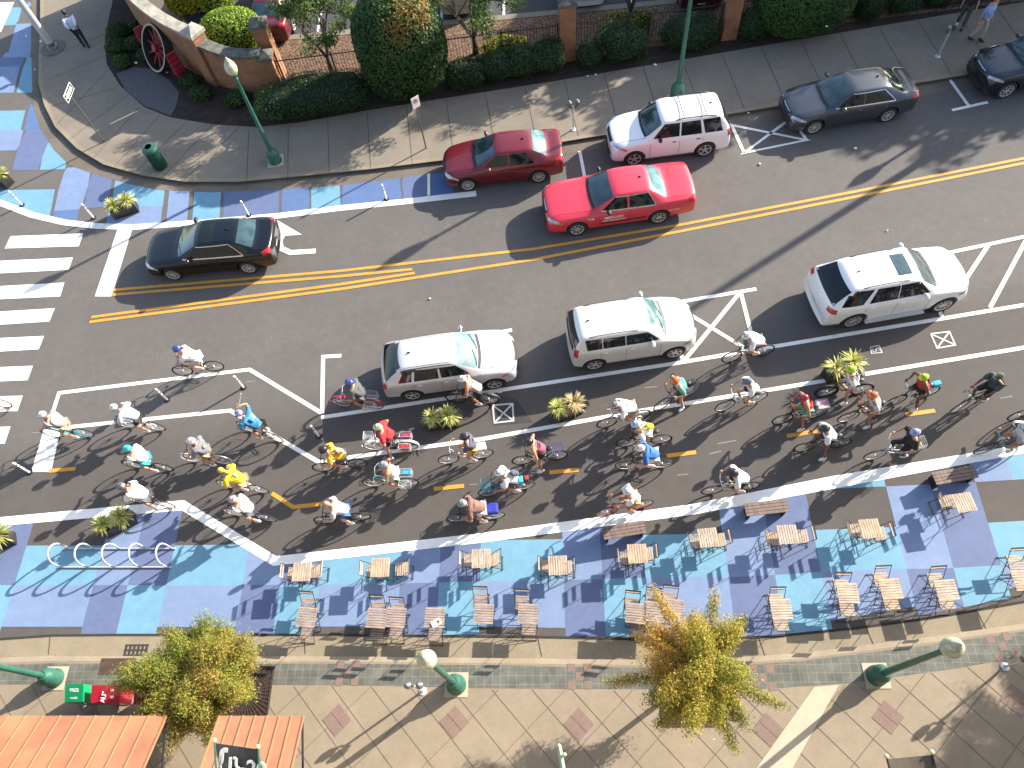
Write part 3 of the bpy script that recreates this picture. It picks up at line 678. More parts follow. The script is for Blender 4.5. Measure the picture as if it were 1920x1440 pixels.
        th = s.get('tl', (.16, .10)); K.patch(mb, quad(pc - d * 2 - e1 * th[0] - e2 * th[1] * .8, pc - d * 2 + e1 * th[0] - e2 * th[1] * .8, pc - d * 2 + e1 * th[0] * .9 + e2 * th[1], pc - d * 2 - e1 * th[0] + e2 * th[1]), d, 8, 5, .008); mb.obj('tail_light', M_tail, body, smooth=True)
    # grille, plates, bumper mouth
    hz = s['hood']
    mb = MB(); K.patch(mb, quad((5, -.34, hz - .20), (5, .34, hz - .20), (5, .40, hz - .09), (5, -.40, hz - .09)), (-1, 0, 0), 8, 2, .008); mb.obj('grille', M_trim, body, smooth=True)
    if s.get('badge'):
        mb = MB(); K.patch(mb, quad((5, -.30, hz - .11), (5, .30, hz - .11), (5, .30, hz - .095), (5, -.30, hz - .095)), (-1, 0, 0), 8, 1, .010); mb.obj('chrome_bar', M_chrome, body)
    mb = MB(); K.patch(mb, quad((5, -.45, .30), (5, .45, .30), (5, .5, .40), (5, -.5, .40)), (-1, 0, 0), 8, 2, .006); mb.obj('air_intake', M_trim, body, smooth=True)
    mb = MB(); K.patch(mb, quad((-6, -.16, .52), (-6, .16, .52), (-6, .16, .60), (-6, -.16, .60)), (1, 0, 0), 2, 1, .014); mb.obj('number_plate', M_plate, body)
    # hood and boot shut lines
    mb = MB()
    for sg in (-1, 1):
        K.patch(mb, quad((cx + .12, W * .76 * sg, 3), (F - .30, W * .66 * sg, 3), (F - .30, W * .66 * sg + .012, 3), (cx + .12, W * .76 * sg + .012, 3)), (0, 0, -1), 8, 1, .003)
        if s['kind'] == 'sedan': K.patch(mb, quad((B + .22, W * .72 * sg, 3), (bb - .02, W * .74 * sg, 3), (bb - .02, W * .74 * sg + .012, 3), (B + .22, W * .72 * sg + .012, 3)), (0, 0, -1), 6, 1, .003)
    mb.obj('shut_lines', M_trim, body)
    mb = MB()
    for y0, y1 in ((-.55, .02), (.05, .60)):
        pts = []
        for q in range(7):
            y = y0 + (y1 - y0) * q / 6; x = cx - .02 - .16 * (q / 6) + .13 * (1 - (y / W) ** 2); h = K.t.ray_cast(Vector((x, y, 3)), Vector((0, 0, -1)))
            if h[0]: pts.append(h[0] + h[1] * .02)
        if len(pts) > 2: mb.tube(pts, .008, 4)
    mb.obj('wipers', M_trim, body)
    # antenna fin
    h = K.t.ray_cast(Vector((rr + .25, 0, 3)), Vector((0, 0, -1)))
    if h[0] and s.get('fin', True): mb = MB(); mb.ball(h[0] + Vector((0, 0, .02)), (.06, .015, .04), 8, 6); mb.obj('antenna', M_trim, body, smooth=True)
    for xx in (s['wb'] / 2, -s['wb'] / 2):
        for sg in (-1, 1): wheel_parts(root, s['wr_'], .21, xx, sg * (W - .115), sg, s.get('spokes', 5), rim or M_alloy)
    if s.get('sunroof'):
        a, b = s['sunroof']; mb = MB(); K.patch(mb, quad((a, -.40, 3), (b, -.40, 3), (b, .40, 3), (a, .40, 3)), (0, 0, -1), 6, 6, .005); mb.obj('sunroof', M_wglass, body, smooth=True)
    if s.get('rails'):
        for sg in (-1, 1):
            pts = []
            for i in range(7):
                x = rf - .35 + (rr + .2 - rf + .35) * i / 6; h = K.t.ray_cast(Vector((x, (wr - .07) * sg, 3)), Vector((0, 0, -1)))
                if h[0]: pts.append(h[0] + Vector((0, 0, .035 if 0 < i < 6 else .0)))
            mb = MB(); mb.tube(pts, s['rails'], 6); mb.obj('roof_rail', M_trim, body, smooth=True)
    if extras: extras(root, body, K, s)
    return root
def stripwins(xs_low, xs_up, gap=.05):
    """door windows from pillar positions along bottom and top edge, front to rear"""
    r = []
    for i in range(len(xs_low) - 1):
        a = xs_low[i + 1] + gap / 2; b = xs_low[i] - gap / 2; c = xs_up[i] - gap / 2; d = xs_up[i + 1] + gap / 2
        r.append((a, b, c, d))
    return r
sedan = dict(kind='sedan', tail=0, spokes=9)
SP = {}
SP['camry'] = dict(sedan, W=1.82, wb=2.775, fo=.95, ro=1.07, hood=.86, cowlz=.98, belt=.96, roof=1.46, wr=.60, cowl=.86, rf=.12, rr=-1.18, bb=-1.80, deck=1.08, wr_=.33, wins=stripwins([.72, -.30, -1.45], [.16, -.30, -1.02]), seams=[.78, -.32, -1.22], handles=[-.15, -1.12], chrome=True, badge=True, tl=(.17, .09))
SP['blackcamry'] = dict(SP['camry'], sunroof=None, spokes=10)
SP['forte'] = dict(sedan, W=1.775, wb=2.65, fo=.87, ro=1.0, hood=.83, cowlz=.96, belt=.94, roof=1.44, wr=.57, cowl=.82, rf=.12, rr=-1.10, bb=-1.66, deck=1.07, wr_=.32, wins=stripwins([.70, -.28, -1.25], [.16, -.28, -.92]), seams=[.74, -.30, -1.14], handles=[-.12, -1.04], spokes=10, rg=M_wpale)
SP['vic'] = dict(sedan, W=1.985, wb=2.91, fo=1.08, ro=1.35, hood=.90, cowlz=1.0, belt=.96, roof=1.47, wr=.66, cowl=.72, rf=.08, rr=-1.12, bb=-1.62, deck=1.06, wr_=.345, nose=.08, wins=stripwins([.60, -.35, -1.32], [.12, -.35, -1.08], .08), seams=[.68, -.37, -1.22], handles=[-.18, -1.10], chrome=True, badge=True, strip=True, spokes=8, mm=M_trim, rg=M_wpale, tl=(.16, .08), ind=M_amber)
SP['escape'] = dict(kind='suv', W=1.81, wb=2.62, fo=.88, ro=.94, hood=1.02, cowlz=1.14, belt=1.10, roof=1.74, wr=.66, cowl=.80, rf=.30, rr=-1.75, bb=-2.10, deck=0, tail=1.20, wr_=.355, nose=.08, wins=[(-.28, .66, .26, -.28), (-1.10, -.34, -.34, -1.02), (-1.86, -1.22, -1.10, -1.72)], seams=[.76, -.31, -1.16], handles=[-.10, -.98], mm=M_trim, hm=M_trim, ind=M_amber, spokes=5, tl=(.10, .14))
SP['caliber'] = dict(kind='suv', W=1.75, wb=2.635, fo=.86, ro=.88, hood=.96, cowlz=1.08, belt=1.04, roof=1.53, wr=.60, cowl=.82, rf=.22, rr=-1.42, bb=-1.98, deck=0, tail=1.12, wr_=.33, nose=.20, wins=[(-.26, .62, .22, -.28), (-1.12, -.34, -.34, -1.04), (-1.62, -1.2, -1.12, -1.38)], seams=[.72, -.30, -1.16], handles=[-.12, -.98], ind=M_amber, mm=M_chrome, spokes=5, tl=(.08, .10))
SP['soul'] = dict(kind='suv', W=1.80, wb=2.57, fo=.80, ro=.72, hood=.98, cowlz=1.10, belt=1.12, roof=1.61, wr=.66, cowl=.86, rf=.42, rr=-1.62, bb=-1.86, deck=0, tail=1.22, wr_=.34, nose=.18, wins=[(-.30, .74, .38, -.30), (-1.02, -.33, -.33, -1.02), (-1.52, -1.05, -1.05, -1.56)], seams=[.78, -.31, -1.10], handles=[-.12, -.95], rails=.012, spokes=6, tl=(.09, .17))
SP['ml'] = dict(kind='suv', W=1.93, wb=2.915, fo=.87, ro=1.02, hood=1.06, cowlz=1.18, belt=1.14, roof=1.75, wr=.68, cowl=.92, rf=.34, rr=-1.62, bb=-2.24, deck=0, tail=1.26, wr_=.38, nose=.18, wins=[(-.26, .74, .34, -.26), (-1.18, -.29, -.29, -.98), (-2.05, -1.38, -1.08, -1.80)], seams=[.80, -.28, -1.24], handles=[-.08, -1.05], rails=.014, sunroof=(-.28, .16), spokes=10, tl=(.17, .09))
SP['darksuv'] = dict(kind='suv', W=1.85, wb=2.62, fo=.92, ro=.98, hood=1.03, cowlz=1.16, belt=1.10, roof=1.68, wr=.64, cowl=.80, rf=.25, rr=-1.7, bb=-2.1, deck=0, tail=1.2, wr_=.36, nose=.16, wins=[(-.28, .66, .26, -.28), (-1.10, -.34, -.34, -1.02), (-1.8, -1.18, -1.10, -1.6)], seams=[.76, -.31, -1.16], handles=[-.1, -.98], badge=True, spokes=8)
SP['lotsedan'] = dict(SP['camry'], chrome=False, spokes=6); SP['lothatch'] = dict(SP['caliber'], spokes=6)
BODY = prep_bodies(SP)
def place(front, rear, wb, W, side):
    """wheel contact points (nearest side) measured on the photograph -> centre and heading"""
    f, r = at(*front), at(*rear); d = (f - r).normalized(); n = Vector((-d.y, d.x, 0)) * side
    c = (f + r) / 2 + n * (W / 2 - .06); return c, math.atan2(d.y, d.x)
P = {}
def rails_escape(root, body, K, s):
    for sg in (-1, 1):
        mb = MB(); pts = []
        for i in range(7):
            x = -.15 - 1.45 * i / 6; h = K.t.ray_cast(Vector((x, .60 * sg, 3)), Vector((0, 0, -1)))
            if h[0]: pts.append(h[0] + Vector((0, 0, .05 if 0 < i < 6 else 0)))
        mb.tube(pts, .022, 6); mb.obj('roof_rail', M_trim, body, smooth=True)
    for x in (-.42, -1.22):
        h = K.t.ray_cast(Vector((x, 0, 3)), Vector((0, 0, -1))); mb = MB(); mb.tube([(x, -.60, h[0].z + .05), (x, .60, h[0].z + .05)], .016, 6); mb.obj('roof_bar', M_trim, body)
    mb = MB(); K.patch(mb, quad((-1.45, -3, .22), (.85, -3, .22), (.85, -3, .36), (-1.45, -3, .36)), (0, 1, 0), 12, 1, .004); mb.obj('sill_trim', M_trim, body)
def taxi_extra(root, body, K, s):
    def text(body_txt, x, z, size, nm, wdt):
        cu = bpy.data.curves.new('t', 'FONT'); cu.body = body_txt; cu.size = size; cu.extrude = 0.001; cu.offset = size * .018; cu.align_x = 'CENTER'
        o = bpy.data.objects.new('t', cu); C.objects.link(o); dg = bpy.context.evaluated_depsgraph_get(); me = bpy.data.meshes.new_from_object(o.evaluated_get(dg)); bpy.data.objects.remove(o)
        # left side of the car faces the camera: letters read front to rear there
        for v in me.vertices:
            h = K.t.ray_cast(Vector((x - v.co.x * wdt, 3, z + v.co.y)), Vector((0, -1, 0)))
            y = (h[0].y if h[0] else s['W'] / 2) + .006 + v.co.z; v.co = (x - v.co.x * wdt, y, z + v.co.y)
        me.materials.clear(); me.materials.append(M_white); o = bpy.data.objects.new(nm, me); C.objects.link(o); setpar(o, body)
    text('MERCURY', .16, .70, .13, 'lettering', 1.15); text('CAB ASSOCIATION', .16, .58, .085, 'lettering', 1.1); text('116', .98, .74, .12, 'lettering', 1.3); text('FOR SERVICE', -1.95, .62, .06, 'lettering', 1.1)
    mb = MB(); mb.box((2.43, 0, .58), (.05, .95, .07)); mb.obj('front_bumper_bar', M_white, body)
def ml_extra(root, body, K, s):
    for sg in (-1, 1):
        mb = MB(); mb.box((-.15, (s['W'] / 2 + .03) * sg, .34), (1.9, .16, .05)); mb.obj('running_board', M_steel, body)
        mb = MB()
        for k in range(5): 
            x = 1.32 + k * .0; y = (.30 + k * .035) * sg; h = K.t.ray_cast(Vector((1.36 - .012 * k, y, 3)), Vector((0, 0, -1)))
            if h[0]: mb.box(h[0] + Vector((0, 0, .003)), (.10, .012, .01))
        mb.obj('hood_vent', M_trim, body)
def soul_extra(root, body, K, s):
    mb = MB(); K.patch(mb, quad((-6, -.62, .95), (-6, .62, .95), (-6, .60, 1.14), (-6, -.60, 1.14)), (1, 0, 0), 10, 2, .006); mb.obj('rear_trim', M_trim, body, smooth=True)
def cal_extra(root, body, K, s):
    for sg in (-1, 1):
        mb = MB(); K.patch(mb, lambda a, b: Vector((.15 - 1.62 * a, (.50 + .13 * b) * sg, 3)), (0, 0, -1), 14, 2, .004); mb.obj('roof_side_trim', mat('grey_trim', (.07, .065, .06), .5), body, smooth=True)
    mb = MB(); K.patch(mb, quad((-6, -.60, 1.38), (-6, .60, 1.38), (-6, .56, 1.46), (-6, -.56, 1.46)), (1, 0, 0), 10, 2, .006); mb.obj('spoiler', mat('grey_trim', (.07, .065, .06), .5), body, smooth=True)
def sunroof_black(root, body, K, s):
    mb = MB(); K.patch(mb, quad((-.50, -.48, 3), (.02, -.48, 3), (.02, .48, 3), (-.50, .48, 3)), (0, 0, -1), 5, 5, .004); mb.obj('sunroof', M_glass, body, smooth=True)
g1 = 'cars parked along the far kerb'; g2 = 'pale cars parked beside the bike lanes'
def car(key, f, r, near, name, label, group, paint, side_flip=1, **k):
    s = SP[key]; c, rz = place(f, r, s['wb'], s['W'], near); return build_car(s, BODY[key], name, label, group, c, rz, paint, **k)
silver = carmat('silver', (.56, .56, .56), .25, .35); 
car('forte', (880, 357), (1010, 342), -1, 'parked_car', 'dark red four door saloon parked by the far kerb left of the white SUV', g1, carmat('dark_red', (.16, .012, .018), .3, .3))
car('escape', (1189, 310), (1318, 293), -1, 'parked_suv', 'white SUV with black roof rails parked by the far kerb', g1, carmat('white', (.80, .80, .79)), extras=rails_escape, catg='SUV')
car('camry', (1520, 251), (1660, 228), -1, 'parked_car', 'dark grey saloon parked by the far kerb right of the white SUV', g1, carmat('dark_grey', (.050, .054, .064), .35, .3), rim=M_alloy)
car('vic', (1080, 441), (1236, 418), -1, 'taxi', 'bright red taxi driving in the far traffic lane', None, carmat('bright_red', (.58, .03, .055), 0, .35), extras=taxi_extra, catg='taxi')
car('blackcamry', (335, 524), (470, 512), -1, 'black_car', 'glossy black saloon waiting near the stop line', None, mat('paint_black', (.004, .005, .007), .22, 0, col2=(.003, .004, .006), coat=.25), extras=sunroof_black)
car('caliber', (927, 728), (779, 748), 1, 'parked_car', 'silver hatchback with grey roof edges parked beside the bike lanes', g2, silver, glassmat=M_wpale, extras=cal_extra)
car('soul', (1262, 670), (1115, 692), 1, 'parked_car', 'boxy silver white hatchback with upright red tail lights', g2, carmat('silver_white', (.66, .65, .62), .15, .35), glassmat=M_wpale, extras=soul_extra)
car('ml', (1760, 583), (1590, 613), 1, 'parked_suv', 'large white SUV with a sunroof parked beside the bike lanes', g2, MATS['paint_white'], extras=ml_extra, catg='SUV')
# dark SUV at the right edge (front wheel seen, rest beyond the frame)
s = SP['darksuv']; f = at(1878, 184); c = Vector((f.x + s['wb'] / 2, f.y + s['W'] / 2 - .06, 0)); build_car(s, BODY['darksuv'], 'parked_suv', 'black SUV parked by the far kerb, cut off at the right edge', g1, c, PI, carmat('blue_black', (.012, .017, .024), .3, .25), catg='SUV')
# the car park behind the fence
def lotcar(key, me, px, rz, label, paint, z=1.0):
    p = at(*px, z); return build_car(SP[key], me, 'car_park_car', label, 'cars in the car park behind the fence', (p.x, p.y, .008), rz, paint)
lotcar('lotsedan', BODY['lotsedan'].copy(), (388, -20), R(-98), 'dark blue car nosed up behind the light green domed shrub', carmat('navy', (.02, .03, .05), .4, .3))
lotcar('lotsedan', BODY['lotsedan'].copy(), (512, -15), R(82), 'dark red car behind the brick wall in the car park', carmat('maroon', (.11, .01, .02), .3, .3))
lotcar('lothatch', BODY['lothatch'].copy(), (862, -62), R(82), 'beige car behind the first crape myrtle in the car park', carmat('beige', (.42, .38, .30), .2, .35))
lotcar('lothatch', BODY['lothatch'].copy(), (1092, -78), R(82), 'white car reversed up behind the middle brick pillar', carmat('lot_white', (.62, .62, .60)))
lotcar('lotsedan', BODY['lotsedan'].copy(), (1305, -78), R(82), 'very dark red car behind the right hand fence panel', carmat('very_dark_red', (.05, .006, .009), .3, .3))
# ================================================================ STREET FURNITURE
WOODC = [(0.40, 0.27, 0.17), (0.46, 0.33, 0.22)]
def woodmat(key, c1, c2, sc=3.0):
    m = mat(key, c1, 0.75, col2=c2, scale=sc, detail=8, bump=0.15, bscale=30); n = m.node_tree
    mp = n.nodes.new('ShaderNodeMapping'); tc = [x for x in n.nodes if x.type == 'TEX_COORD'][0]; nz = [x for x in n.nodes if x.type == 'TEX_NOISE'][0]
    mp.inputs['Scale'].default_value = (6, 1.2, 1); n.links.new(tc.outputs['Object'], mp.inputs[0]); n.links.new(mp.outputs[0], nz.inputs['Vector']); return m
M_wood = woodmat('slat_wood', (0.46, 0.36, 0.265), (0.27, 0.20, 0.15))
M_wood2 = woodmat('weathered_slat_wood', (0.33, 0.255, 0.21), (0.19, 0.14, 0.115))
M_wood3 = woodmat('warm_slat_wood', (0.48, 0.35, 0.23), (0.30, 0.205, 0.13))
M_bench = woodmat('bench_wood', (0.175, 0.12, 0.095), (0.11, 0.075, 0.06), 2)
def rod(mb, a, b, r=.009): mb.tube([a, b], r, 5)
def make_table():
    t = empty('cafe_table'); mb = MB(); n = 8; wd = .53 / n
    for i in range(n): mb.box((-.265 + wd * (i + .5), 0, .725), (wd * .80, .53, .018))
    mb.obj('tabletop', M_wood, t); mb = MB()
    for y in (-.2, .2): mb.box((0, y, .707), (.50, .03, .016))
    for y in (-.23, .23):
        rod(mb, (-.24, y, .0), (.22, y, .70)); rod(mb, (.24, y, .0), (-.22, y, .70))
    for x in (-.24, .24, -.1, .1): rod(mb, (x, -.23, .02 if abs(x) > .2 else .22), (x, .23, .02 if abs(x) > .2 else .22))
    mb.obj('frame', M_black, t); return t
def make_chair():
    t = empty('folding_chair'); mb = MB(); n = 6; wd = .38 / n      # faces +x (towards the table)
    for i in range(n): mb.box((-.19 + wd * (i + .5), 0, .455), (wd * .78, .38, .016))
    mb.obj('seat', M_wood, t); mb = MB()
    for z, x in ((.82, -.27), (.70, -.25)): mb.box((x, 0, z), (.02, .38, .055), M=Matrix.Rotation(R(-10), 3, 'Y'))
    mb.obj('backrest', M_wood, t); mb = MB()
    for y in (-.2, .2):
        rod(mb, (.22, y, 0), (-.28, y, .87)); rod(mb, (-.26, y * .9, 0), (.17, y * .9, .45)); rod(mb, (-.19, y * .95, .44), (.19, y * .95, .44))
    for a in ((.21, .02), (-.25, .02), (-.275, .86), (.05, .25)): rod(mb, (a[0], -.2, a[1]), (a[0], .2, a[1]))
    mb.obj('frame', M_black, t); return t
T0, H0 = make_table(), make_chair(); used = {'t': 0, 'c': 0}
ordn = ['first', 'second', 'third', 'fourth', 'fifth', 'sixth', 'seventh', 'eighth', 'ninth', 'tenth', 'eleventh', 'twelfth']
def put(proto, key, px, z, rz, label, group, wood=None):
    o = proto if not used[key] else copy_tree(proto); used[key] = 1
    p = at(px[0], px[1], z); o.location = (p.x, p.y, 0.006); o.rotation_euler = (0, 0, rz); cat_ = 'table' if key == 't' else 'chair'
    if key == 't': o.scale = (1, 1, 1)
    if wood:
        for k in kids(o):
            if not k.name.startswith('frame'): recol(k, [wood])
    return tag(o, label, cat_, group)
A8 = -R(8.2)
gT, gC = 'slatted cafe tables on the painted plaza', 'slatted folding chairs on the painted plaza'
def chairpx(px, z=.455): return px
upper = [((566, 1072), ((528, 1071), 'b'), ((592, 1071), 's'), -7), ((713, 1064), ((677, 1066), 'b'), ((766, 1061), 'b'), -7), ((902, 1047), ((862, 1046), 'b'), ((939, 1043), 'b'), -7), ((1046, 1060), ((1010, 1057), 'b'), ((1078, 1058), 'b'), -7),
         ((1195, 1038), ((1159, 1042), 'b'), ((1232, 1032), 'b'), -7), ((1328, 1008), ((1292, 1012), 'b'), ((1369, 1005), 'b'), -4), ((1477, 1002), ((1436, 1005), 'b'), ((1526, 999), 'b'), -7), ((1632, 991), ((1592, 990), 'b'), ((1673, 993), 'b'), -5), ((1808, 942), ((1766, 937), 'b'), None, -1)]
def chair_at(px, kind, rz, label, wood=None):
    # kind b: the top of the backrest was measured, s: the seat
    z = .76 if kind == 'b' else .455; p = at(px[0], px[1], z)
    o = H0 if not used['c'] else copy_tree(H0); used['c'] = 1
    off = Matrix.Rotation(rz, 2) @ Vector((-.26 if kind == 'b' else 0, 0))
    o.location = (p.x - off.x, p.y - off.y, 0.006); o.rotation_euler = (0, 0, rz)
    if wood:
        for k in kids(o):
            if not k.name.startswith('frame'): recol(k, [wood])
    tag(o, label, 'chair', gC); return o
woods = [M_wood, M_wood3, M_wood]
for i, (t, l, r_, a) in enumerate(upper):
    a = R(a); put(T0, 't', t, .73, a, f'square slatted cafe table, {ordn[i]} from the left in the row beside the white band', gT, woods[i % 3])
    chair_at(l[0], l[1], a, f'folding chair left of the {ordn[i]} table in the row beside the white band', woods[(i + 1) % 3])
    if r_: chair_at(r_[0], r_[1], a + PI, f'folding chair right of the {ordn[i]} table in the row beside the white band', woods[(i + 2) % 3])
lower = [((575, 1157), (575, 1111), (572, 1183), -5, 's'), ((706, 1159), (707, 1118), (708, 1185), -4, 's'), ((742, 1158), (744, 1122), (742, 1183), -4, 's'), ((815, 1158), None, (815, 1187), -3, 's'), ((907, 1151), (900, 1102), None, -3, 's'),
         ((990, 1151), (979, 1107), (992, 1177), -3, 's'), ((1192, 1150), (1187, 1110), (1195, 1178), -7, 's'), ((1227, 1147), (1226, 1104), None, -7, 's'), ((1264, 1142), (1258, 1100), None, -7, 's'), ((1465, 1142), (1458, 1103), (1472, 1184), 0, 'b'), ((1590, 1112), (1581, 1076), (1598, 1156), -2, 'b'), ((1670, 1104), (1655, 1063), (1684, 1144), 2, 'b')]
wl2 = [M_wood2, M_wood2, M_wood2, M_wood2, M_wood2, M_wood2, M_wood2, M_wood2, M_wood2, M_wood, M_wood, M_wood3]
for i, (t, u, d, a, kd) in enumerate(lower):
    a = R(a) + A8; w_ = wl2[i]
    put(T0, 't', t, .73, a + PI / 2, f'weathered slatted cafe table, {ordn[i]} from the left in the row by the kerb', gT, w_)
    if u: chair_at(u, 'b', a - PI / 2, f'folding chair above the {ordn[i]} table in the row by the kerb', w_)
    if d: chair_at(d, kd, a + PI / 2, f'folding chair kerb side of the {ordn[i]} table in the row by the kerb', w_)
for t, u, d, nm, a in (((1775, 1106), (1758, 1064), (1790, 1143), 'second last table', 3), ((1920, 1088), (1908, 1030), None, 'table at the right edge', 2)):
    a = R(a) + A8; put(T0, 't', t, .73, a + PI / 2, f'pale slatted cafe table, the {nm[:-6]} one in the kerb row' if 'last' in nm else 'pale slatted cafe table cut off by the right edge of the picture', gT, M_wood3 if u[0] > 1800 else M_wood)
    chair_at(u, 'b', a - PI / 2, f'folding chair above the {nm} in the kerb row', M_wood)
    if d: chair_at(d, 'b', a + PI / 2, f'folding chair kerb side of the {nm} in the kerb row', M_wood)
# benches
def make_bench():
    t = empty('bench'); mb = MB()
    for i in range(4): mb.box((0, -.145 + i * .0967, .45), (1.2, .085, .035))
    mb.obj('seat', M_bench, t)
    for sx in (-.5, .5):
        mb = MB(); mb.box((sx, 0, .22), (.05, .34, .42)); mb.obj('leg', M_trim, t)
    return t
B0 = make_bench(); bl = ['brown slatted bench beside the white band, left of the three', 'brown slatted bench on a pale blue block beside the white band, middle of three', 'brown slatted bench on bare asphalt at the right, turned from the white band']
for i, (px, a) in enumerate((((1170, 994), 0), ((1437, 952), -3), ((1790, 891), 1))):
    o = B0 if i == 0 else copy_tree(B0); p = at(*px, .45); o.location = (p.x, p.y, .008); o.rotation_euler = (0, 0, R(a)); tag(o, bl[i], 'bench', 'benches beside the white band')
# takeaway box on a table
p = at(818, 1168, .75); mb = MB(); mb.box((0, 0, .015), (.26, .17, .03)); o = mb.obj('food_tray', mat('card', (.75, .72, .68), .7), None, loc=(p.x, p.y, .74), rz=R(22)); tag(o, 'white paper food tray left on the table without an upper chair', 'food tray')
mb = MB(); mb.ball((.07, .0, .035), (.045, .05, .015), 9, 5); mb.obj('food', mat('food', (.45, .17, .04), .7, col2=(.2, .06, .02), scale=30), o)

# ---- flexible posts
def make_post():
    t = empty('flexible_post'); mb = MB(); mb.lathe([(.035, .03), (.035, .78), (.03, .8), (0, .8)], 12); mb.lathe([(.0365, .5), (.0365, .56)], 12, 1); mb.lathe([(.0365, .64), (.0365, .7)], 12, 1); mb.obj('tube', [M_white, M_chrome], t, smooth=True, ang=30)
    mb = MB(); mb.lathe([(.10, .0), (.10, .015), (.05, .035), (.0, .035)], 16); mb.obj('base', M_black, t, smooth=True, ang=30); return t
F0 = make_post(); posts = [((42, 385), 'by the planter at the left edge'), ((176, 409), 'on the white edge line left of the stop line'), ((467, 404), 'on the white edge line behind the black saloon'), ((725, 374), 'beside the white edge line left of the dark red saloon'),
    ((457, 727), 'under the kink of the upper white outline'), ((314, 750), 'behind the rider in the lavender shirt'), ((598, 818), 'near the corner where the parking lane begins'), ((56, 886), 'at the foot of the wide stop line in the cycle lane')]
for i, (px, d) in enumerate(posts):
    o = F0 if i == 0 else copy_tree(F0); p = at(*px); o.location = (p.x, p.y, .005); o.rotation_euler = (0, 0, i * .7); tag(o, 'white flexible lane post ' + d, 'lane post', 'white flexible lane posts')

# ---- lamp posts
def make_lamp():
    t = empty('street_lamp'); mb = MB()
    mb.lathe([(.27, 0), (.27, .08), (.24, .14), (.24, .42), (.20, .52), (.14, .60), (.12, .66), (.0, .66)], 20); mb.obj('base', M_green, t, smooth=True, ang=35)
    mb = MB(); prof = []; mb.lathe([(.085, .6), (.075, 2.2), (.06, 4.02), (.085, 4.06), (.085, 4.12), (.06, 4.16), (.12, 4.24), (.15, 4.28), (.15, 4.31), (0, 4.31)], 14); mb.obj('pole', M_green, t, smooth=True, ang=35)
    mb = MB(); mb.lathe([(.13, 4.31), (.20, 4.42), (.225, 4.55), (.20, 4.70), (.14, 4.80), (.10, 4.84), (.11, 4.87), (.05, 4.93), (.03, 5.0), (0, 5.02)], 22); g = mb.obj('globe', M_globe, t, smooth=True, ang=50)
    return t
L0 = make_lamp()
for i, (px, z, sc, lb) in enumerate([((517, 302), .13, .955, 'green lamp post with an acorn globe on the far sidewalk'), ((856, 1284), .13, .98, 'green lamp post with an acorn globe above the near paver strip, middle of the picture'), ((1643, 1267), .13, .97, 'green lamp post leaning right with its globe above the paver strip'),
        ((104, 1272), .13, .97, 'green lamp post at the lower left, beside the newspaper boxes'), ((1268, 186), .13, .97, 'tall green lamp post behind the white SUV on the far sidewalk'), (None, .13, .97, 'green lamp post beyond the right edge, throwing its shadow on the road')]):
    o = L0 if i == 0 else copy_tree(L0); p = at(*px, z) if px else at(1597, 347) + Vector((sunv.x, sunv.y, 0)) / sunv.z * 4.86 + Vector((0, 0, z)); o.location = p; o.scale = (sc, sc, sc) if i != 4 else (1.05, 1.05, 1.25); tag(o, lb, 'street lamp', 'green street lamps')
    mb = MB(); mb.box((p.x, p.y, .139), (.62, .62, .012), rz=R(0) if i in (0, 4) else A8); tag(mb.obj('lamp_footing_' + ordn[i], M_pale), kind='structure')
def text_obj(s_, size, loc, rot, m, parent, nm='lettering', ex=.002):
    cu = bpy.data.curves.new('t', 'FONT'); cu.body = s_; cu.size = size; cu.extrude = ex; cu.offset = size * .02; cu.align_x = 'CENTER'; cu.align_y = 'CENTER'
    o = bpy.data.objects.new('t', cu); C.objects.link(o); dg = bpy.context.evaluated_depsgraph_get(); me = bpy.data.meshes.new_from_object(o.evaluated_get(dg)); bpy.data.objects.remove(o)
    me.materials.clear(); me.materials.append(m); o = bpy.data.objects.new(nm, me); C.objects.link(o); setpar(o, parent); o.location = loc; o.rotation_euler = rot; return o
# signs
def pole_sign(px, toppx, h, label, w_, hh, faces, rz, ex):
    p = at(*px, .13); t = empty('street_sign', p); tag(t, label, 'street sign'); mb = MB(); mb.tube([(0, 0, 0), (0, 0, h)], .03, 6); mb.obj('pole', mat('sign_pole', (.07, .085, .055), .6), t)
    mb = MB(); mb.box((0, 0, 0), (w_, .012, hh)); b = mb.obj('sign_plate', M_white, t, loc=(0, 0, h - hh / 2 + .08), rz=rz); b.location = (math.sin(rz) * .04, -math.cos(rz) * .04, h - hh / 2 + .05)
    ex(b, w_, hh); return t
M_red = mat('sign_red', (.45, .03, .03), .5); M_ink = mat('ink', (.02, .02, .02), .6)
def s_nopark(b, w_, hh):
    mb = MB(); X = Matrix.Translation((0, -.009, .06)) @ Matrix.Rotation(PI / 2, 4, 'X')
    pts = [(.085 * math.cos(a), .085 * math.sin(a), 0) for a in np.linspace(0, 2 * PI, 20, endpoint=False)]; mb.tube(pts, .011, 5, X=X, closed=True); mb.tube([(-.06, .06, 0), (.06, -.06, 0)], .010, 5, X=X); mb.obj('symbol', M_red, b)
    mb = MB(); mb.box((-.02, -.008, .06), (.018, .004, .11)); mb.box((.005, -.008, .10), (.05, .004, .018)); mb.box((.005, -.008, .06), (.05, .004, .018)); mb.box((.03, -.008, .08), (.016, .004, .05)); mb.obj('letter', M_ink, b)
def s_arrow(b, w_, hh):
    mb = MB()
    for s_ in (-1, 1): mb.box((s_ * (w_ / 2 - .03), -.008, 0), (.014, .004, hh - .05)); mb.box((0, -.008, s_ * (hh / 2 - .03)), (w_ - .05, .004, .014))
    mb.box((0, -.008, .0), (.05, .004, .30)); mb.box((-.04, -.008, .15), (.10, .004, .04)); mb.box((.03, -.008, -.12), (.1, .004, .05)); mb.obj('symbol', M_ink, b)
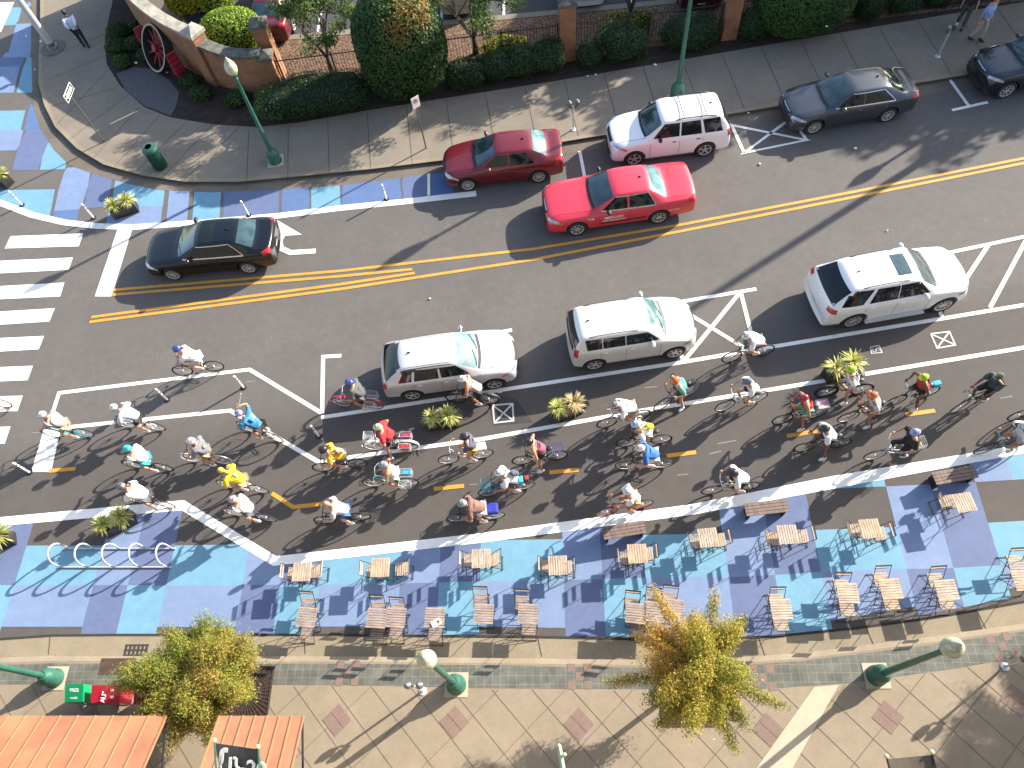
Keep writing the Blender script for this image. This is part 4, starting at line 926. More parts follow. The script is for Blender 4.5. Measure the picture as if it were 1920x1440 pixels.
def s_oneway(b, w_, hh):
    mb = MB(); mb.box((0, -.008, 0), (w_ - .04, .004, hh - .04)); mb.obj('black_field', M_ink, b)
    mb = MB(); mb.box((.03, -.012, 0), (w_ * .66, .004, hh * .40)); mb.add([(-w_ * .42, -.012, 0), (-w_ * .24, -.012, -hh * .38), (-w_ * .24, -.012, hh * .38)], [(0, 1, 2)]); mb.obj('arrow', M_white, b)
    text_obj('ONE WAY', .105, (.04, -.016, 0), (PI / 2, 0, 0), M_ink, b)
pole_sign((195, 266), None, 2.6, 'black and white one way arrow sign on the corner sidewalk', .80, .32, 1, R(82), s_oneway)
pole_sign((799, 278), None, 2.45, 'white no parking sign with a red ring in front of the big clipped shrub', .32, .48, 1, R(28), s_nopark)
# parking meters
def meter(px, label, rz):
    p = at(*px, .13); t = empty('parking_meter', p, rz); tag(t, label, 'parking meter', 'twin parking meters'); mb = MB(); mb.lathe([(.11, 0), (.11, .02), (.03, .04), (.03, 1.12), (0, 1.12)], 12); mb.obj('post', M_steel, t, smooth=True, ang=30)
    mb = MB(); mb.tube([(-.15, 0, 1.18), (-.13, 0, 1.1), (.13, 0, 1.1), (.15, 0, 1.18)], .022, 6); mb.obj('yoke', M_black, t)
    for s_ in (-1, 1):
        mb = MB(); mb.lathe([(.05, 1.16), (.085, 1.22), (.09, 1.34), (.07, 1.36)], 12, X=Matrix.Translation((s_ * .15, 0, 0))); h = mb.obj('meter_head', mat('meter_grey', (.16, .16, .16), .45, .5), t, smooth=True, ang=40)
        mb = MB(); mb.ball((s_ * .15, 0, 1.36), (.07, .055, .075), 12, 8); mb.obj('dome', mat('meter_dome', (.26, .27, .28), .2, .3), h, smooth=True)
meter((1075, 243), 'twin parking meter on the far sidewalk left of the white SUV', 0); meter((1758, 106), 'twin parking meter beside the two pedestrians at the top right', R(15)); meter((793, 1296), 'twin parking meter by the near paver strip beside the middle lamp', R(-8)); meter((1884, 1250), 'twin parking meter at the right edge on the near paving', R(-10))
# rubbish bin
p = at(302, 312, .13); t = empty('rubbish_bin', p); tag(t, 'dark green steel rubbish bin on the corner sidewalk', 'rubbish bin'); MB_ = MB()
for k in range(28):
    a = 2 * PI * k / 28; MB_.box((.27 * math.cos(a), .27 * math.sin(a), .46), (.012, .035, .84), rz=a)
MB_.lathe([(.285, .02), (.285, .07)], 28); MB_.lathe([(.30, .86), (.30, .92), (.26, .92), (.26, .86)], 28); MB_.obj('slatted_side', mat('bin_green', (.012, .06, .042), .4), t)
mb = MB(); mb.lathe([(.24, .04), (.25, .84), (.23, .84), (.22, .3), (0, .3)], 24); mb.obj('liner', mat('liner', (.01, .025, .02), .5), t, smooth=True, ang=30)
mb = MB(); mb.lathe([(.30, .93), (.26, 1.02), (.14, 1.06), (.14, 1.03), (.25, .99), (.28, .93)], 24); mb.obj('lid', mat('bin_green2', (.016, .075, .055), .35), t, smooth=True, ang=40)
# corner signal pole
p = at(100, 90, .13); t = empty('traffic_signal_pole', p); tag(t, 'thick galvanised signal pole on a round footing at the top left corner', 'signal pole')
mb = MB(); mb.lathe([(.155, .1), (.11, 7.0), (0, 7.0)], 16); mb.obj('pole', M_steel, t, smooth=True, ang=30); mb = MB(); mb.lathe([(.55, 0), (.55, .03), (.0, .03)], 28); mb.obj('footing', M_gut, t); mb = MB()
mb.lathe([(.26, .03), (.24, .10), (.16, .14), (.155, .3)], 16); mb.obj('base_ring', mat('dark_steel', (.16, .165, .17), .5, .5), t, smooth=True, ang=30)
mb = MB(); mb.box((0, 0, 3.1), (.4, .3, .9)); mb.obj('signal_head', M_black, t); mb = MB(); mb.tube([(0, 0, 6.6), (-6, -4.5, 7.0)], .07, 8); mb.obj('arm', M_steel, t)
q = at(1480, 462) ; d_ = Vector((sunv.x, sunv.y, 0)).normalized(); q = q + d_ * ((22.35 - q.y) / d_.y); t = empty('utility_pole', (q.x, q.y, .13)); tag(t, 'tall utility pole beyond the right edge, throwing the long diagonal shadow', 'utility pole'); mb = MB(); mb.lathe([(.17, 0), (.12, 10.6), (0, 10.6)], 14); mb.obj('pole', mat('pole_wood', (.12, .085, .06), .9), t, smooth=True, ang=30)
# bike rack
t = empty('bike_rack'); tag(t, 'galvanised bike rack of five hoops on two rails, on the painted blocks', 'bike rack')
fa, fb, na, nb_ = at(122, 1029), at(330, 1029), at(110, 1064), at(323, 1064)
for a, b in ((fa, fb), (na, nb_)): mb = MB(); mb.tube([a + Vector((0, 0, .03)), b + Vector((0, 0, .03))], .025, 8); mb.obj('rail', M_steel, t)
for k in range(5):
    f = (k + .15) / 4.3; a = fa.lerp(fb, min(.98, f)); b = na.lerp(nb_, min(.98, f)); pts = []
    for i in range(15):
        q = PI * i / 14; c = (a + b) / 2; h = (b - a) / 2; pts.append(c + h * (-math.cos(q)) * (1 + .35 * math.sin(q)) + Vector((0, 0, .03 + .82 * math.sin(q) ** .8)))
    mb = MB(); mb.tube(pts, .028, 8); mb.obj('hoop', M_steel, t, smooth=True)
# newspaper boxes
def newsbox(px, col, label, words, rz, h=1.0):
    p = at(*px, .13 + h * .8); t = empty('newspaper_box', (p.x, p.y, .13), rz); tag(t, label, 'newspaper box', 'newspaper boxes'); m = mat('box_' + label[:5], col, .35, coat=.4); WB = .78 if 'bright' in label else .5
    mb = MB(); mb.box((0, 0, h * .62), (WB, .42, h * .72)); mb.v = [(x, y, z - (0.16 if (y < 0 and z > h * .9) else 0)) for x, y, z in mb.v]; mb.obj('cabinet', m, t)
    mb = MB(); mb.box((0, 0, h * .13), (.12, .12, h * .26)); mb.box((0, 0, .015), (.4, .36, .03)); mb.obj('pedestal', M_black, t)
    tilt = math.atan2(.16, .42)
    for s_, sz, x, y, r_ in words: text_obj(s_, sz, (x, y, h * .98 - .16 * (.5 - y / .42) + .004), (tilt, 0, r_), M_white, t)
newsbox((143, 1300), (.006, .30, .11), 'green newspaper box, leftmost of the row beside the left lamp', [('FREE', .12, 0, .06, 0), ('weekly', .07, 0, -.12, 0)], A8)
newsbox((202, 1302), (.55, .02, .045), 'bright red newspaper box with white letters beside the green one', [('AUTO', .15, -.03, 0, PI / 2), ('98', .10, .17, .08, 0), ('00', .10, .17, -.08, 0)], A8)
newsbox((272, 1304), (.25, .025, .03), 'dull red newspaper box half hidden under the left golden tree', [('NEWS', .1, 0, 0, 0)], A8)
# brick wall, piers, pillars, fence
def brickmat(key, c1, c2, mo, sc):
    m = bpy.data.materials.new(key); m.use_nodes = True; n = m.node_tree; b = n.nodes['Principled BSDF']; b.inputs['Roughness'].default_value = .9
    g = n.nodes.new('ShaderNodeNewGeometry'); sx = n.nodes.new('ShaderNodeSeparateXYZ'); n.links.new(g.outputs['Position'], sx.inputs[0]); ad = n.nodes.new('ShaderNodeMath'); ad.operation = 'SUBTRACT'; n.links.new(sx.outputs['X'], ad.inputs[0]); n.links.new(sx.outputs['Y'], ad.inputs[1])
    cb = n.nodes.new('ShaderNodeCombineXYZ'); n.links.new(ad.outputs[0], cb.inputs[0]); n.links.new(sx.outputs['Z'], cb.inputs[1])
    bt = n.nodes.new('ShaderNodeTexBrick'); n.links.new(cb.outputs[0], bt.inputs['Vector']); bt.inputs['Scale'].default_value = 1; bt.inputs['Brick Width'].default_value = .22; bt.inputs['Row Height'].default_value = .075; bt.inputs['Mortar Size'].default_value = .008
    bt.inputs['Color1'].default_value = (*c1, 1); bt.inputs['Color2'].default_value = (*c2, 1); bt.inputs['Mortar'].default_value = (*mo, 1)
    nz = n.nodes.new('ShaderNodeTexNoise'); nz.inputs['Scale'].default_value = 2; nz.inputs['Detail'].default_value = 8; n.links.new(g.outputs['Position'], nz.inputs['Vector']); mr = n.nodes.new('ShaderNodeMapRange'); mr.inputs[1].default_value = .3; mr.inputs[2].default_value = .7; mr.inputs[3].default_value = .8; mr.inputs[4].default_value = 1.2; n.links.new(nz.outputs['Fac'], mr.inputs[0])
    vm = n.nodes.new('ShaderNodeVectorMath'); vm.operation = 'SCALE'; n.links.new(bt.outputs['Color'], vm.inputs[0]); n.links.new(mr.outputs[0], vm.inputs['Scale']); n.links.new(vm.outputs[0], b.inputs['Base Color']); return m
M_brick = brickmat('brick', (.27, .115, .05), (.21, .085, .04), (.20, .14, .09), 1)
M_cap = mat('cap_stone', (.36, .33, .26), .85, col2=(.20, .19, .155), scale=3, detail=8, bump=.1); M_cap2 = mat('dark_cap_stone', (.12, .12, .10), .9, col2=(.05, .052, .045), scale=4, detail=9)
def pillar(x, y, w_, h, rz, name, label, group=None, capm=None, d=None):
    d = d or w_; t = empty(name, (x, y, .13), rz); tag(t, label, 'brick pier' if 'pier' in label else 'brick pillar', group); mb = MB(); mb.box((0, 0, h / 2), (w_, d, h)); mb.obj('shaft', M_brick, t)
    mb = MB(); a, b = w_ / 2 + .06, d / 2 + .06; mb.box((0, 0, h + .07), (a * 2, b * 2, .14)); mb.add([(-a, -b, h + .142), (a, -b, h + .142), (a, b, h + .142), (-a, b, h + .142), (0, 0, h + .34)], [(0, 1, 4), (1, 2, 4), (2, 3, 4), (3, 0, 4)]); mb.obj('capstone', capm or M_cap, t); return t
gp = 'brick pillars along the fence'
pillar(4.45, 26.25, .62, 2.45, R(-3), 'brick_pillar', 'brick fence pillar with a grey cap in the middle of the fence', gp, M_cap2)
pillar(11.05, 25.95, .62, 2.5, R(-3), 'brick_pillar', 'brick fence pillar behind the tall lamp post, left of the big dome shrub', gp, M_cap2)
def wallrun(pts, h0, h1, label, dip=0.0, th=.34):
    t = empty('brick_wall', (0, 0, 0)); tag(t, label, 'brick wall', 'curved brick entrance wall'); P = [Vector((a, b)) for a, b in pts]; n = len(P); mb = MB(); cp = MB(); secs = []
    for i, p in enumerate(P):
        d = (P[min(i + 1, n - 1)] - P[max(i - 1, 0)]).normalized(); nn = Vector((-d.y, d.x)); f = i / (n - 1); h = h0 + (h1 - h0) * f - dip * math.sin(PI * f); secs.append((p, nn, h))
    for i in range(n - 1):
        (p, q, h), (p2, q2, h2) = secs[i], secs[i + 1]; k = th / 2; vs = []
        for (a, nn, hh) in (secs[i], secs[i + 1]): vs += [(*(a - nn * k), .13), (*(a + nn * k), .13), (*(a + nn * k), .13 + hh), (*(a - nn * k), .13 + hh)]
        mb.add(vs, [(0, 3, 7, 4), (1, 5, 6, 2), (2, 6, 7, 3)]); k2 = th / 2 + .09; vs = []
        for (a, nn, hh) in (secs[i], secs[i + 1]): vs += [(*(a - nn * k2), .132 + hh), (*(a + nn * k2), .132 + hh), (*(a + nn * k2), .26 + hh), (*(a - nn * k2), .26 + hh)]
        cp.add(vs, [(0, 3, 7, 4), (1, 5, 6, 2), (2, 6, 7, 3), (0, 4, 5, 1)])
    mb.obj('brickwork', M_brick, t); return t, cp
def arc(p0, p1, p2, n=14):
    return [tuple(Vector(p0) * (1 - s_) ** 2 + Vector(p1) * 2 * s_ * (1 - s_) + Vector(p2) * s_ ** 2) for s_ in np.linspace(0, 1, n)]
t, cp = wallrun(arc((-15.2, 36.5), (-13.9, 31.4), (-10.75, 28.75)), 3.1, 2.15, 'long curved brick wall with a pale stone coping at the top left', .25); cp.obj('coping', M_cap, t)
pillar(-10.35, 28.35, .62, 2.3, R(-42), 'brick_pier', 'square brick pier with a pale stone cap in the curved wall', None, M_cap)
t, cp = wallrun(arc((-10.1, 28.1), (-9.0, 27.3), (-7.75, 27.15), 9), 1.9, 1.75, 'short curved brick wall with dark coping left of the fence', .12); cp.obj('coping', M_cap2, t)
pillar(-7.62, 27.95, .55, 2.45, R(-4), 'brick_pier', 'tall brick pier with a weathered dark cap at the end of the curved wall', None, M_cap2); pillar(-7.66, 27.2, .5, 1.55, R(-4), 'brick_pier', 'low brick pier with a dark cap in front of the tall one', None, M_cap2)
def fence(x0, x1, label, yoff=0.0):
    t = empty('iron_fence', (0, 0, 0)); tag(t, label, 'fence', 'black iron fence panels'); H = 1.45; pk = MB(); rl = MB(); n = int((x1 - x0) / .125)
    for i in range(1, n):
        x = x0 + (x1 - x0) * i / n; y = fenceY(x) + yoff; pk.box((x, y, .15 + H / 2 + .04), (.016, .016, H + .08)); pk.add([(x - .014, y - .014, .15 + H + .08), (x + .014, y - .014, .15 + H + .08), (x + .014, y + .014, .15 + H + .08), (x - .014, y + .014, .15 + H + .08), (x, y, .15 + H + .17)], [(0, 1, 4), (1, 2, 4), (2, 3, 4), (3, 0, 4)])
    pk.obj('pickets', M_black, t)
    for z in (.28, .15 + H - .02): rl = MB(); rl.tube([(x0, fenceY(x0) + yoff, z), (x1, fenceY(x1) + yoff, z)], .022 if z > 1 else .018, 4); rl.obj('rail', M_black, t)
    k = int((x1 - x0) / 2.1)
    for i in range(k + 1):
        x = x0 + .03 + (x1 - x0 - .06) * i / k; mb = MB(); mb.box((x, fenceY(x) + yoff, .15 + H / 2 + .03), (.05, .05, H + .12)); mb.obj('post', M_black, t)
fence(-7.35, 4.12, 'black iron picket fence between the curved wall and the middle pillar'); fence(4.78, 10.72, 'black iron picket fence between the two free standing brick pillars'); fence(11.4, 24, 'black iron picket fence right of the second pillar, behind the big dome shrub')
# the red and black wheel against the wall
c0 = Vector((-13.15, 29.75)); dd = Vector((.60, -.80)); dd.normalize(); rzs = math.atan2(dd.y, dd.x); t = empty('wheel_sculpture', (c0.x + .55, c0.y + .1, .15), rzs); tag(t, 'old iron wheel with red spokes and red cradles against the curved wall', 'wheel sculpture')
X = Matrix.Translation((0, 0, .86)) @ Matrix.Rotation(R(-30), 4, 'X'); rm = MB(); rm.lathe([(.95, -.20), (.95, .20), (.86, .20), (.86, -.20), (.95, -.20)], 40, X=X, axis='y'); rm.obj('rim', mat('wheel_black', (.018, .022, .026), .5), t, smooth=True, ang=30)
mb = MB(); mb.lathe([(.95, -.215), (.95, -.205), (.88, -.205), (.88, -.215), (.95, -.215)], 40, X=X, axis='y'); mb.obj('rim_edge', mat('cream_edge', (.34, .31, .2), .6), t, smooth=True, ang=30)
mb = MB()
for k in range(10):
    a = 2 * PI * k / 10; mb.tube([(.12 * math.cos(a), 0, .12 * math.sin(a)), (0.87 * math.cos(a), 0, 0.87 * math.sin(a))], .045, 6, X=X)
mb.lathe([(.16, -.2), (.16, .2)], 14, X=X, axis='y'); mb.obj('spokes', mat('spoke_red', (.20, .012, .015), .5), t, smooth=True, ang=40)
M_srd = mat('cradle_red', (.28, .02, .035), .5)
for s_ in (-1, 1):
    mb = MB(); X2 = Matrix.Translation((s_ * 1.20, 0, .65))
    for k in range(4): mb.box((s_ * k * .085, 0, -.1 * k + .15), (.07, .42, .95 - .2 * k), X=X2, M=Matrix.Rotation(R(14 * s_), 3, 'Y'))
    mb.box((0, 0, -.42), (.5, .36, .16), X=X2); mb.obj('cradle', M_srd, t)
# tree grates, drain, awnings, banners
def grate(cx_, cy_, rz, nm):
    mb = MB(); X = Matrix.Translation((cx_, cy_, .142)) @ Matrix.Rotation(rz, 4, 'Z')
    for k in range(40):
        a = 2 * PI * k / 40; r0 = .28; r1 = .66 / max(abs(math.cos(a)), abs(math.sin(a))); M = Matrix.Rotation(a, 3, 'Z'); mb.box(M @ Vector(((r0 + r1) / 2, 0, 0)), (r1 - r0, .03, .02), X=X, M=M)
    for s_ in (-1, 1): mb.box((0, s_ * .68, 0), (1.4, .04, .021), X=X); mb.box((s_ * .68, 0, 0), (.04, 1.32, .021), X=X)
    for r_ in (.42, .56): mb.tube([(r_ * math.cos(a), r_ * math.sin(a), 0) for a in np.linspace(0, 2 * PI, 30, endpoint=False)], .012, 4, X=X, closed=True)
    o = mb.obj('tree_grate', mat('grate_iron', (.06, .038, .03), .7, .3)); return tag(o, nm, 'tree grate')
TG = [(-8.42, 3.42), (3.15, 1.60)]
for (a, b), nm in zip(TG, ('rusty square tree grate under the left golden tree', 'rusty square tree grate under the right golden tree')):
    mb = MB(); X = Matrix.Translation((a, b, .1355)) @ Matrix.Rotation(A8, 4, 'Z'); mb.box((0, 0, 0), (1.42, 1.42, .003), X=X); tag(mb.obj('grate_pit', M_mulch), kind='structure'); grate(a, b, A8, nm)
p = at(255, 1222); mb = MB(); X = Matrix.Translation((p.x, p.y - .02, .012)) @ Matrix.Rotation(A8, 4, 'Z')
for i in range(6): mb.box((-.3 + i * .12, 0, 0), (.05, .44, .02), X=X)
for i in range(4): mb.box((0, -.2 + i * .133, 0), (.68, .03, .018), X=X)
tag(mb.obj('storm_drain', mat('drain_iron', (.035, .032, .03), .7)), 'black iron storm drain in the gutter left of the golden tree', 'storm drain')
p = at(220, 1247, .13); mb = MB(); mb.box((p.x, p.y - .03, .1375), (1.0, .42, .006), rz=A8); tag(mb.obj('iron_cover', mat('rust_plate', (.10, .055, .035), .8, .2, col2=(.06, .035, .028), scale=5)), 'rusty flat iron plate set in the paver strip', 'iron cover')
M_cop = mat('copper_awning', (.38, .17, .088), .45, .25, col2=(.27, .115, .062), scale=1.2, detail=6); M_cop2 = mat('copper_seam', (.46, .20, .10), .4, .3)
FY = lambda x: .55 - .165 * (x + 8)      # face of the near building
def awning(x0, x1, y_out, zo, zi, nm, seams):
    t = empty('awning', (0, 0, 0)); tag(t, nm, 'awning', 'copper awnings on the near building'); sl_ = -.15; yo = lambda x: y_out + sl_ * (x - x0); yi = lambda x: FY(x) + .02
    mb = MB(); a, b = x0, x1; mb.add([(a, yo(a), zo), (b, yo(b), zo), (b, yi(b), zi), (a, yi(a), zi), (a, yo(a), zo - .05), (b, yo(b), zo - .05), (b, yi(b), zi - .05), (a, yi(a), zi - .05)], [(0, 3, 2, 1), (4, 5, 6, 7), (0, 1, 5, 4), (1, 2, 6, 5), (2, 3, 7, 6), (3, 0, 4, 7)]); mb.obj('sheet', M_cop, t)
    mb = MB()
    for i in range(seams + 1):
        x = a + (b - a) * i / seams; mb.tube([(x, yo(x), zo + .02), (x, yi(x), zi + .02)], .022, 4)
    mb.obj('standing_seams', M_cop2, t)
    for x in (a + .06, b - .06): mb = MB(); mb.tube([(x, yo(x) - .05, zo - .07), (x, yi(x), zo - .07)], .025, 6); mb.obj('bracket', M_black, t)
a = at(313, 1342, 2.75); awning(-16.5, a.x, a.y + .15 * (a.x + 16.5), 2.75, 4.3, 'long copper coloured seamed awning at the lower left corner', 17)
a = at(412, 1342, 2.75); b = at(570, 1342, 2.75); awning(a.x, b.x, a.y, 2.75, 4.3, 'short copper coloured seamed awning under the dark banner', 7)
def banner(pa, pb, z, drop, mcol, label, words, out=.9, pm=None):
    """banner hung between two short flag arms; pa/pb arm tips on the picture"""
    A, B = at(*pa, z), at(*pb, z); t = empty('hanging_banner', (0, 0, 0)); tag(t, label, 'banner', 'banners on the near building')
    for q in (A, B):
        mb = MB(); mb.tube([q, (q.x, q.y - out, z - .25)], .02, 6); mb.obj('arm', pm or M_green, t); mb = MB(); mb.ball(q, .045, 10, 8); mb.obj('finial', mat('gilt', (.75, .62, .35), .3, .3), t, smooth=True)
    d = (B - A); mb = MB(); n = 6; vs = []
    for i in range(n + 1):
        f = i / n; q = A + d * f
        for s_, (oy, oz) in enumerate(((-.05, -.03), (-.05 - drop[0], -.03 - drop[1]))): vs.append((q.x, q.y + oy, q.z + oz - .03 * math.sin(PI * f)))
    fs = [(2 * i, 2 * i + 1, 2 * i + 3, 2 * i + 2) for i in range(n)]; mb.add(vs, fs); c = mb.obj('cloth', mcol, t); c.modifiers.new('s', 'SOLIDIFY').thickness = .01
    if words:
        ang = math.atan2(-drop[1], -drop[0]); mid = (A + B) / 2
        for s_, sz, f, g_ in words:
            q = A + d * f + Vector((0, -.05 - drop[0] * g_, -.03 - drop[1] * g_ + .05)); text_obj(s_, sz, q, (math.atan2(drop[1], drop[0]), 0, math.atan2(d.y, d.x)), M_white, t, ex=.004)
M_bdk = mat('banner_dark', (.055, .06, .06), .8, col2=(.04, .044, .045), scale=4)
banner((402, 1388), (484, 1400), 5.6, (.8, .45), M_bdk, 'dark banner with white lettering hung over the short copper awning', [('LJ}-20', .42, .56, .45), ('{', .75, .08, .45)])
banner((1662, 1418), (1747, 1410), 5.2, (.9, .3), mat('banner_brown', (.11, .09, .07), .8), 'brown banner between two ball tipped arms at the lower right', None, pm=M_black)
p = at(1048, 1398, 6.0); t = empty('flag_arm', (0, 0, 0)); tag(t, 'pale green flag arm with a ball tip reaching out below centre', 'flag arm'); mb = MB(); mb.tube([p, (p.x + .02, p.y - 1.2, 5.8)], .045, 8); mb.obj('arm', mat('pale_green', (.30, .40, .31), .5), t)
for k, (dx, dy) in enumerate(((0, .0), (.08, -.16))): mb = MB(); mb.ball((p.x + dx, p.y + dy, 6.03), .035, 8, 6); mb.obj('finial', MATS['gilt'], t, smooth=True)
# the near building, whose upper floor the picture is taken from
t = empty('building', (0, 0, 0)); tag(t, 'grey building at the foot of the picture carrying the copper awnings', 'building'); mb = MB()
mb.poly([(-30, FY(-30)), (-6, FY(-6)), (0, -1.5), (10, -2.6), (30, -3.0), (30, -14), (-30, -14)], .0, 18.5); mb.obj('wall', mat('render_wall', (.22, .21, .19), .85, col2=(.17, .16, .145), scale=1), t)
mb = MB(); mb.poly([(-30, FY(-30) + .1), (-6, FY(-6) + .1), (0, -1.4), (10, -2.5), (30, -2.9), (30, -14), (-30, -14)], 18.502, 18.8); mb.obj('parapet', M_cap, t)
mb_ = None
for k in range(11):
    x = 1.0 + k * 2.3
    for z in (1.0, 4.5, 8.0, 11.5, 14.6):
        y0 = -1.5 - (x) * .11 if x < 10 else -2.6 - (x - 10) * .02; f = MB(); f.box((x, y0 + .03, z + .9), (1.6, .08, 2.1), rz=math.atan2(-.11 if x < 10 else -.02, 1)); fo = f.obj('window', M_cap, t); f = MB(); f.box((x, y0 + .075, z + .9), (1.4, .03, 1.9), rz=math.atan2(-.11 if x < 10 else -.02, 1)); f.obj('pane', M_glass, fo)
# litter
rs = random.Random(3); g = 'white paper scraps'
lit = [((399, 781), 0, 0)]
spots = [((49, 68), 'on the pale blue corner paint'), ((77, 78), 'by the signal pole'), ((66, 131), 'in the corner gutter'), ((255, 118), 'on the bed beside the brick pad'), ((314, 135), 'on the bed right of the brick pad'), ((1228, 122), 'on the far bed left of the tall lamp'), ((1102, 143), 'on the bed under the round bush'), ((1117, 140), 'beside the scrap under the round bush'), ((1550, 50), 'caught on the big dome shrub'),
         ((1403, 212), 'in the gutter ahead of the grey saloon'), ((1603, 278), 'on the lane below the grey saloon'), ((1425, 308), 'on the lane below the crossed box'), ((1663, 432), 'on the lane above the large white SUV'), ((806, 560), 'on the lane above the silver hatchback')]
for (px, d) in spots:
    hsh = px == (1550, 50); z = 1.9 if hsh else (.17 if px[1] < 200 else .02); p = at(*px, z); mb = MB(); n = 6; r_ = .045 + rs.random() * .035
    ring = [(r_ * rs.uniform(.6, 1.1) * math.cos(a), r_ * rs.uniform(.5, 1) * math.sin(a), rs.uniform(0, .04)) for a in np.linspace(0, 2 * PI, n, endpoint=False)]
    mb.add(ring + [(0, 0, .05)] + [(x, y, z_ - .008) for x, y, z_ in ring] + [(0, 0, .0)], [(i, (i + 1) % n, n) for i in range(n)] + [((i + 1) % n + n + 1, i + n + 1, 2 * n + 1) for i in range(n)] + [(i, i + n + 1, (i + 1) % n + n + 1, (i + 1) % n) for i in range(n)])
    tag(mb.obj('paper_scrap', mat('paper', (.7, .7, .68), .8), loc=p), 'small white paper scrap ' + d, 'litter', g)
# ================================================================ VEGETATION
def leafmat(key, cols, rough=.6, trans=.25):
    m = bpy.data.materials.new(key); m.use_nodes = True; n = m.node_tree; b = n.nodes['Principled BSDF']; b.inputs['Roughness'].default_value = rough; b.inputs['Specular IOR Level'].default_value = .3
    at_ = n.nodes.new('ShaderNodeAttribute'); at_.attribute_name = 'tint'; rp = n.nodes.new('ShaderNodeValToRGB'); e = rp.color_ramp.elements
    while len(e) < len(cols): e.new(.5)
    for i, c in enumerate(cols): e[i].position = i / (len(cols) - 1); e[i].color = (*c, 1)
    n.links.new(at_.outputs['Fac'], rp.inputs[0]); n.links.new(rp.outputs[0], b.inputs['Base Color'])
    t = n.nodes.new('ShaderNodeBsdfTranslucent'); n.links.new(rp.outputs[0], t.inputs[0]); mx = n.nodes.new('ShaderNodeMixShader'); mx.inputs[0].default_value = trans
    n.links.new(b.outputs[0], mx.inputs[1]); n.links.new(t.outputs[0], mx.inputs[2]); n.links.new(mx.outputs[0], n.nodes['Material Output'].inputs[0]); return m
def leaves(name, P, N, size, tint, m, parent=None, loc=None, aspect=.55, jit=.8, rng=None, extra=None):
    """P (n,3) leaf places, N (n,3) outward directions; each leaf is a small folded quad"""
    rng = rng or np.random.default_rng(1); n = len(P); N = N + rng.normal(0, jit, (n, 3)); N /= np.linalg.norm(N, axis=1)[:, None] + 1e-9
    T = rng.normal(0, 1, (n, 3)); T -= (T * N).sum(1)[:, None] * N; T /= np.linalg.norm(T, axis=1)[:, None] + 1e-9; B = np.cross(N, T)
    s = size * rng.uniform(.6, 1.35, n)[:, None]; V = np.empty((n, 4, 3)); V[:, 0] = P - T * s; V[:, 1] = P - B * s * aspect + N * s * .12; V[:, 2] = P + T * s; V[:, 3] = P + B * s * aspect + N * s * .12
    me = bpy.data.meshes.new(name); me.vertices.add(n * 4); me.vertices.foreach_set('co', V.reshape(-1)); me.loops.add(n * 4); me.loops.foreach_set('vertex_index', np.arange(n * 4)); me.polygons.add(n); me.polygons.foreach_set('loop_start', np.arange(0, n * 4, 4)); me.polygons.foreach_set('loop_total', np.full(n, 4)); me.update(calc_edges=True)
    a = me.attributes.new('tint', 'FLOAT', 'FACE'); a.data.foreach_set('value', np.clip(tint, 0, 1)); me.materials.append(m)
    o = bpy.data.objects.new(name, me); C.objects.link(o)
    if parent is not None: setpar(o, parent)
    if loc is not None: o.location = loc
    return o
def vnoise(P, f, seed):
    rng = np.random.default_rng(seed); k = rng.normal(0, f, (7, 3)); ph = rng.uniform(0, 6.28, 7); return np.sin(P @ k.T + ph).mean(1) * 1.6
HEDGE = leafmat('hedge_leaf', [(.012, .034, .010), (.030, .072, .018), (.055, .115, .026), (.11, .17, .045)])
PHOT = leafmat('photinia_leaf', [(.012, .038, .011), (.032, .085, .02), (.075, .13, .03), (.30, .13, .025)])
LIME = leafmat('lime_leaf', [(.09, .15, .012), (.20, .31, .025), (.33, .45, .04), (.42, .5, .07)])
YELL = leafmat('yellow_leaf', [(.10, .12, .01), (.30, .29, .015), (.45, .40, .02), (.5, .45, .04)])
GOLD = leafmat('golden_leaf', [(.11, .16, .025), (.26, .28, .045), (.50, .38, .07), (.56, .32, .085), (.44, .19, .06)], trans=.45)
GOLD2 = leafmat('greener_golden_leaf', [(.07, .12, .022), (.16, .225, .04), (.27, .29, .05), (.38, .27, .065), (.36, .17, .05)], trans=.45)
MYRT = leafmat('myrtle_leaf', [(.02, .05, .012), (.05, .10, .022), (.10, .17, .035), (.30, .10, .03)], trans=.45)
M_core = mat('shrub_core', (.006, .012, .005), 1.0); M_bark = mat('bark', (.10, .075, .055), .9, col2=(.05, .038, .03), scale=12, bump=.4)
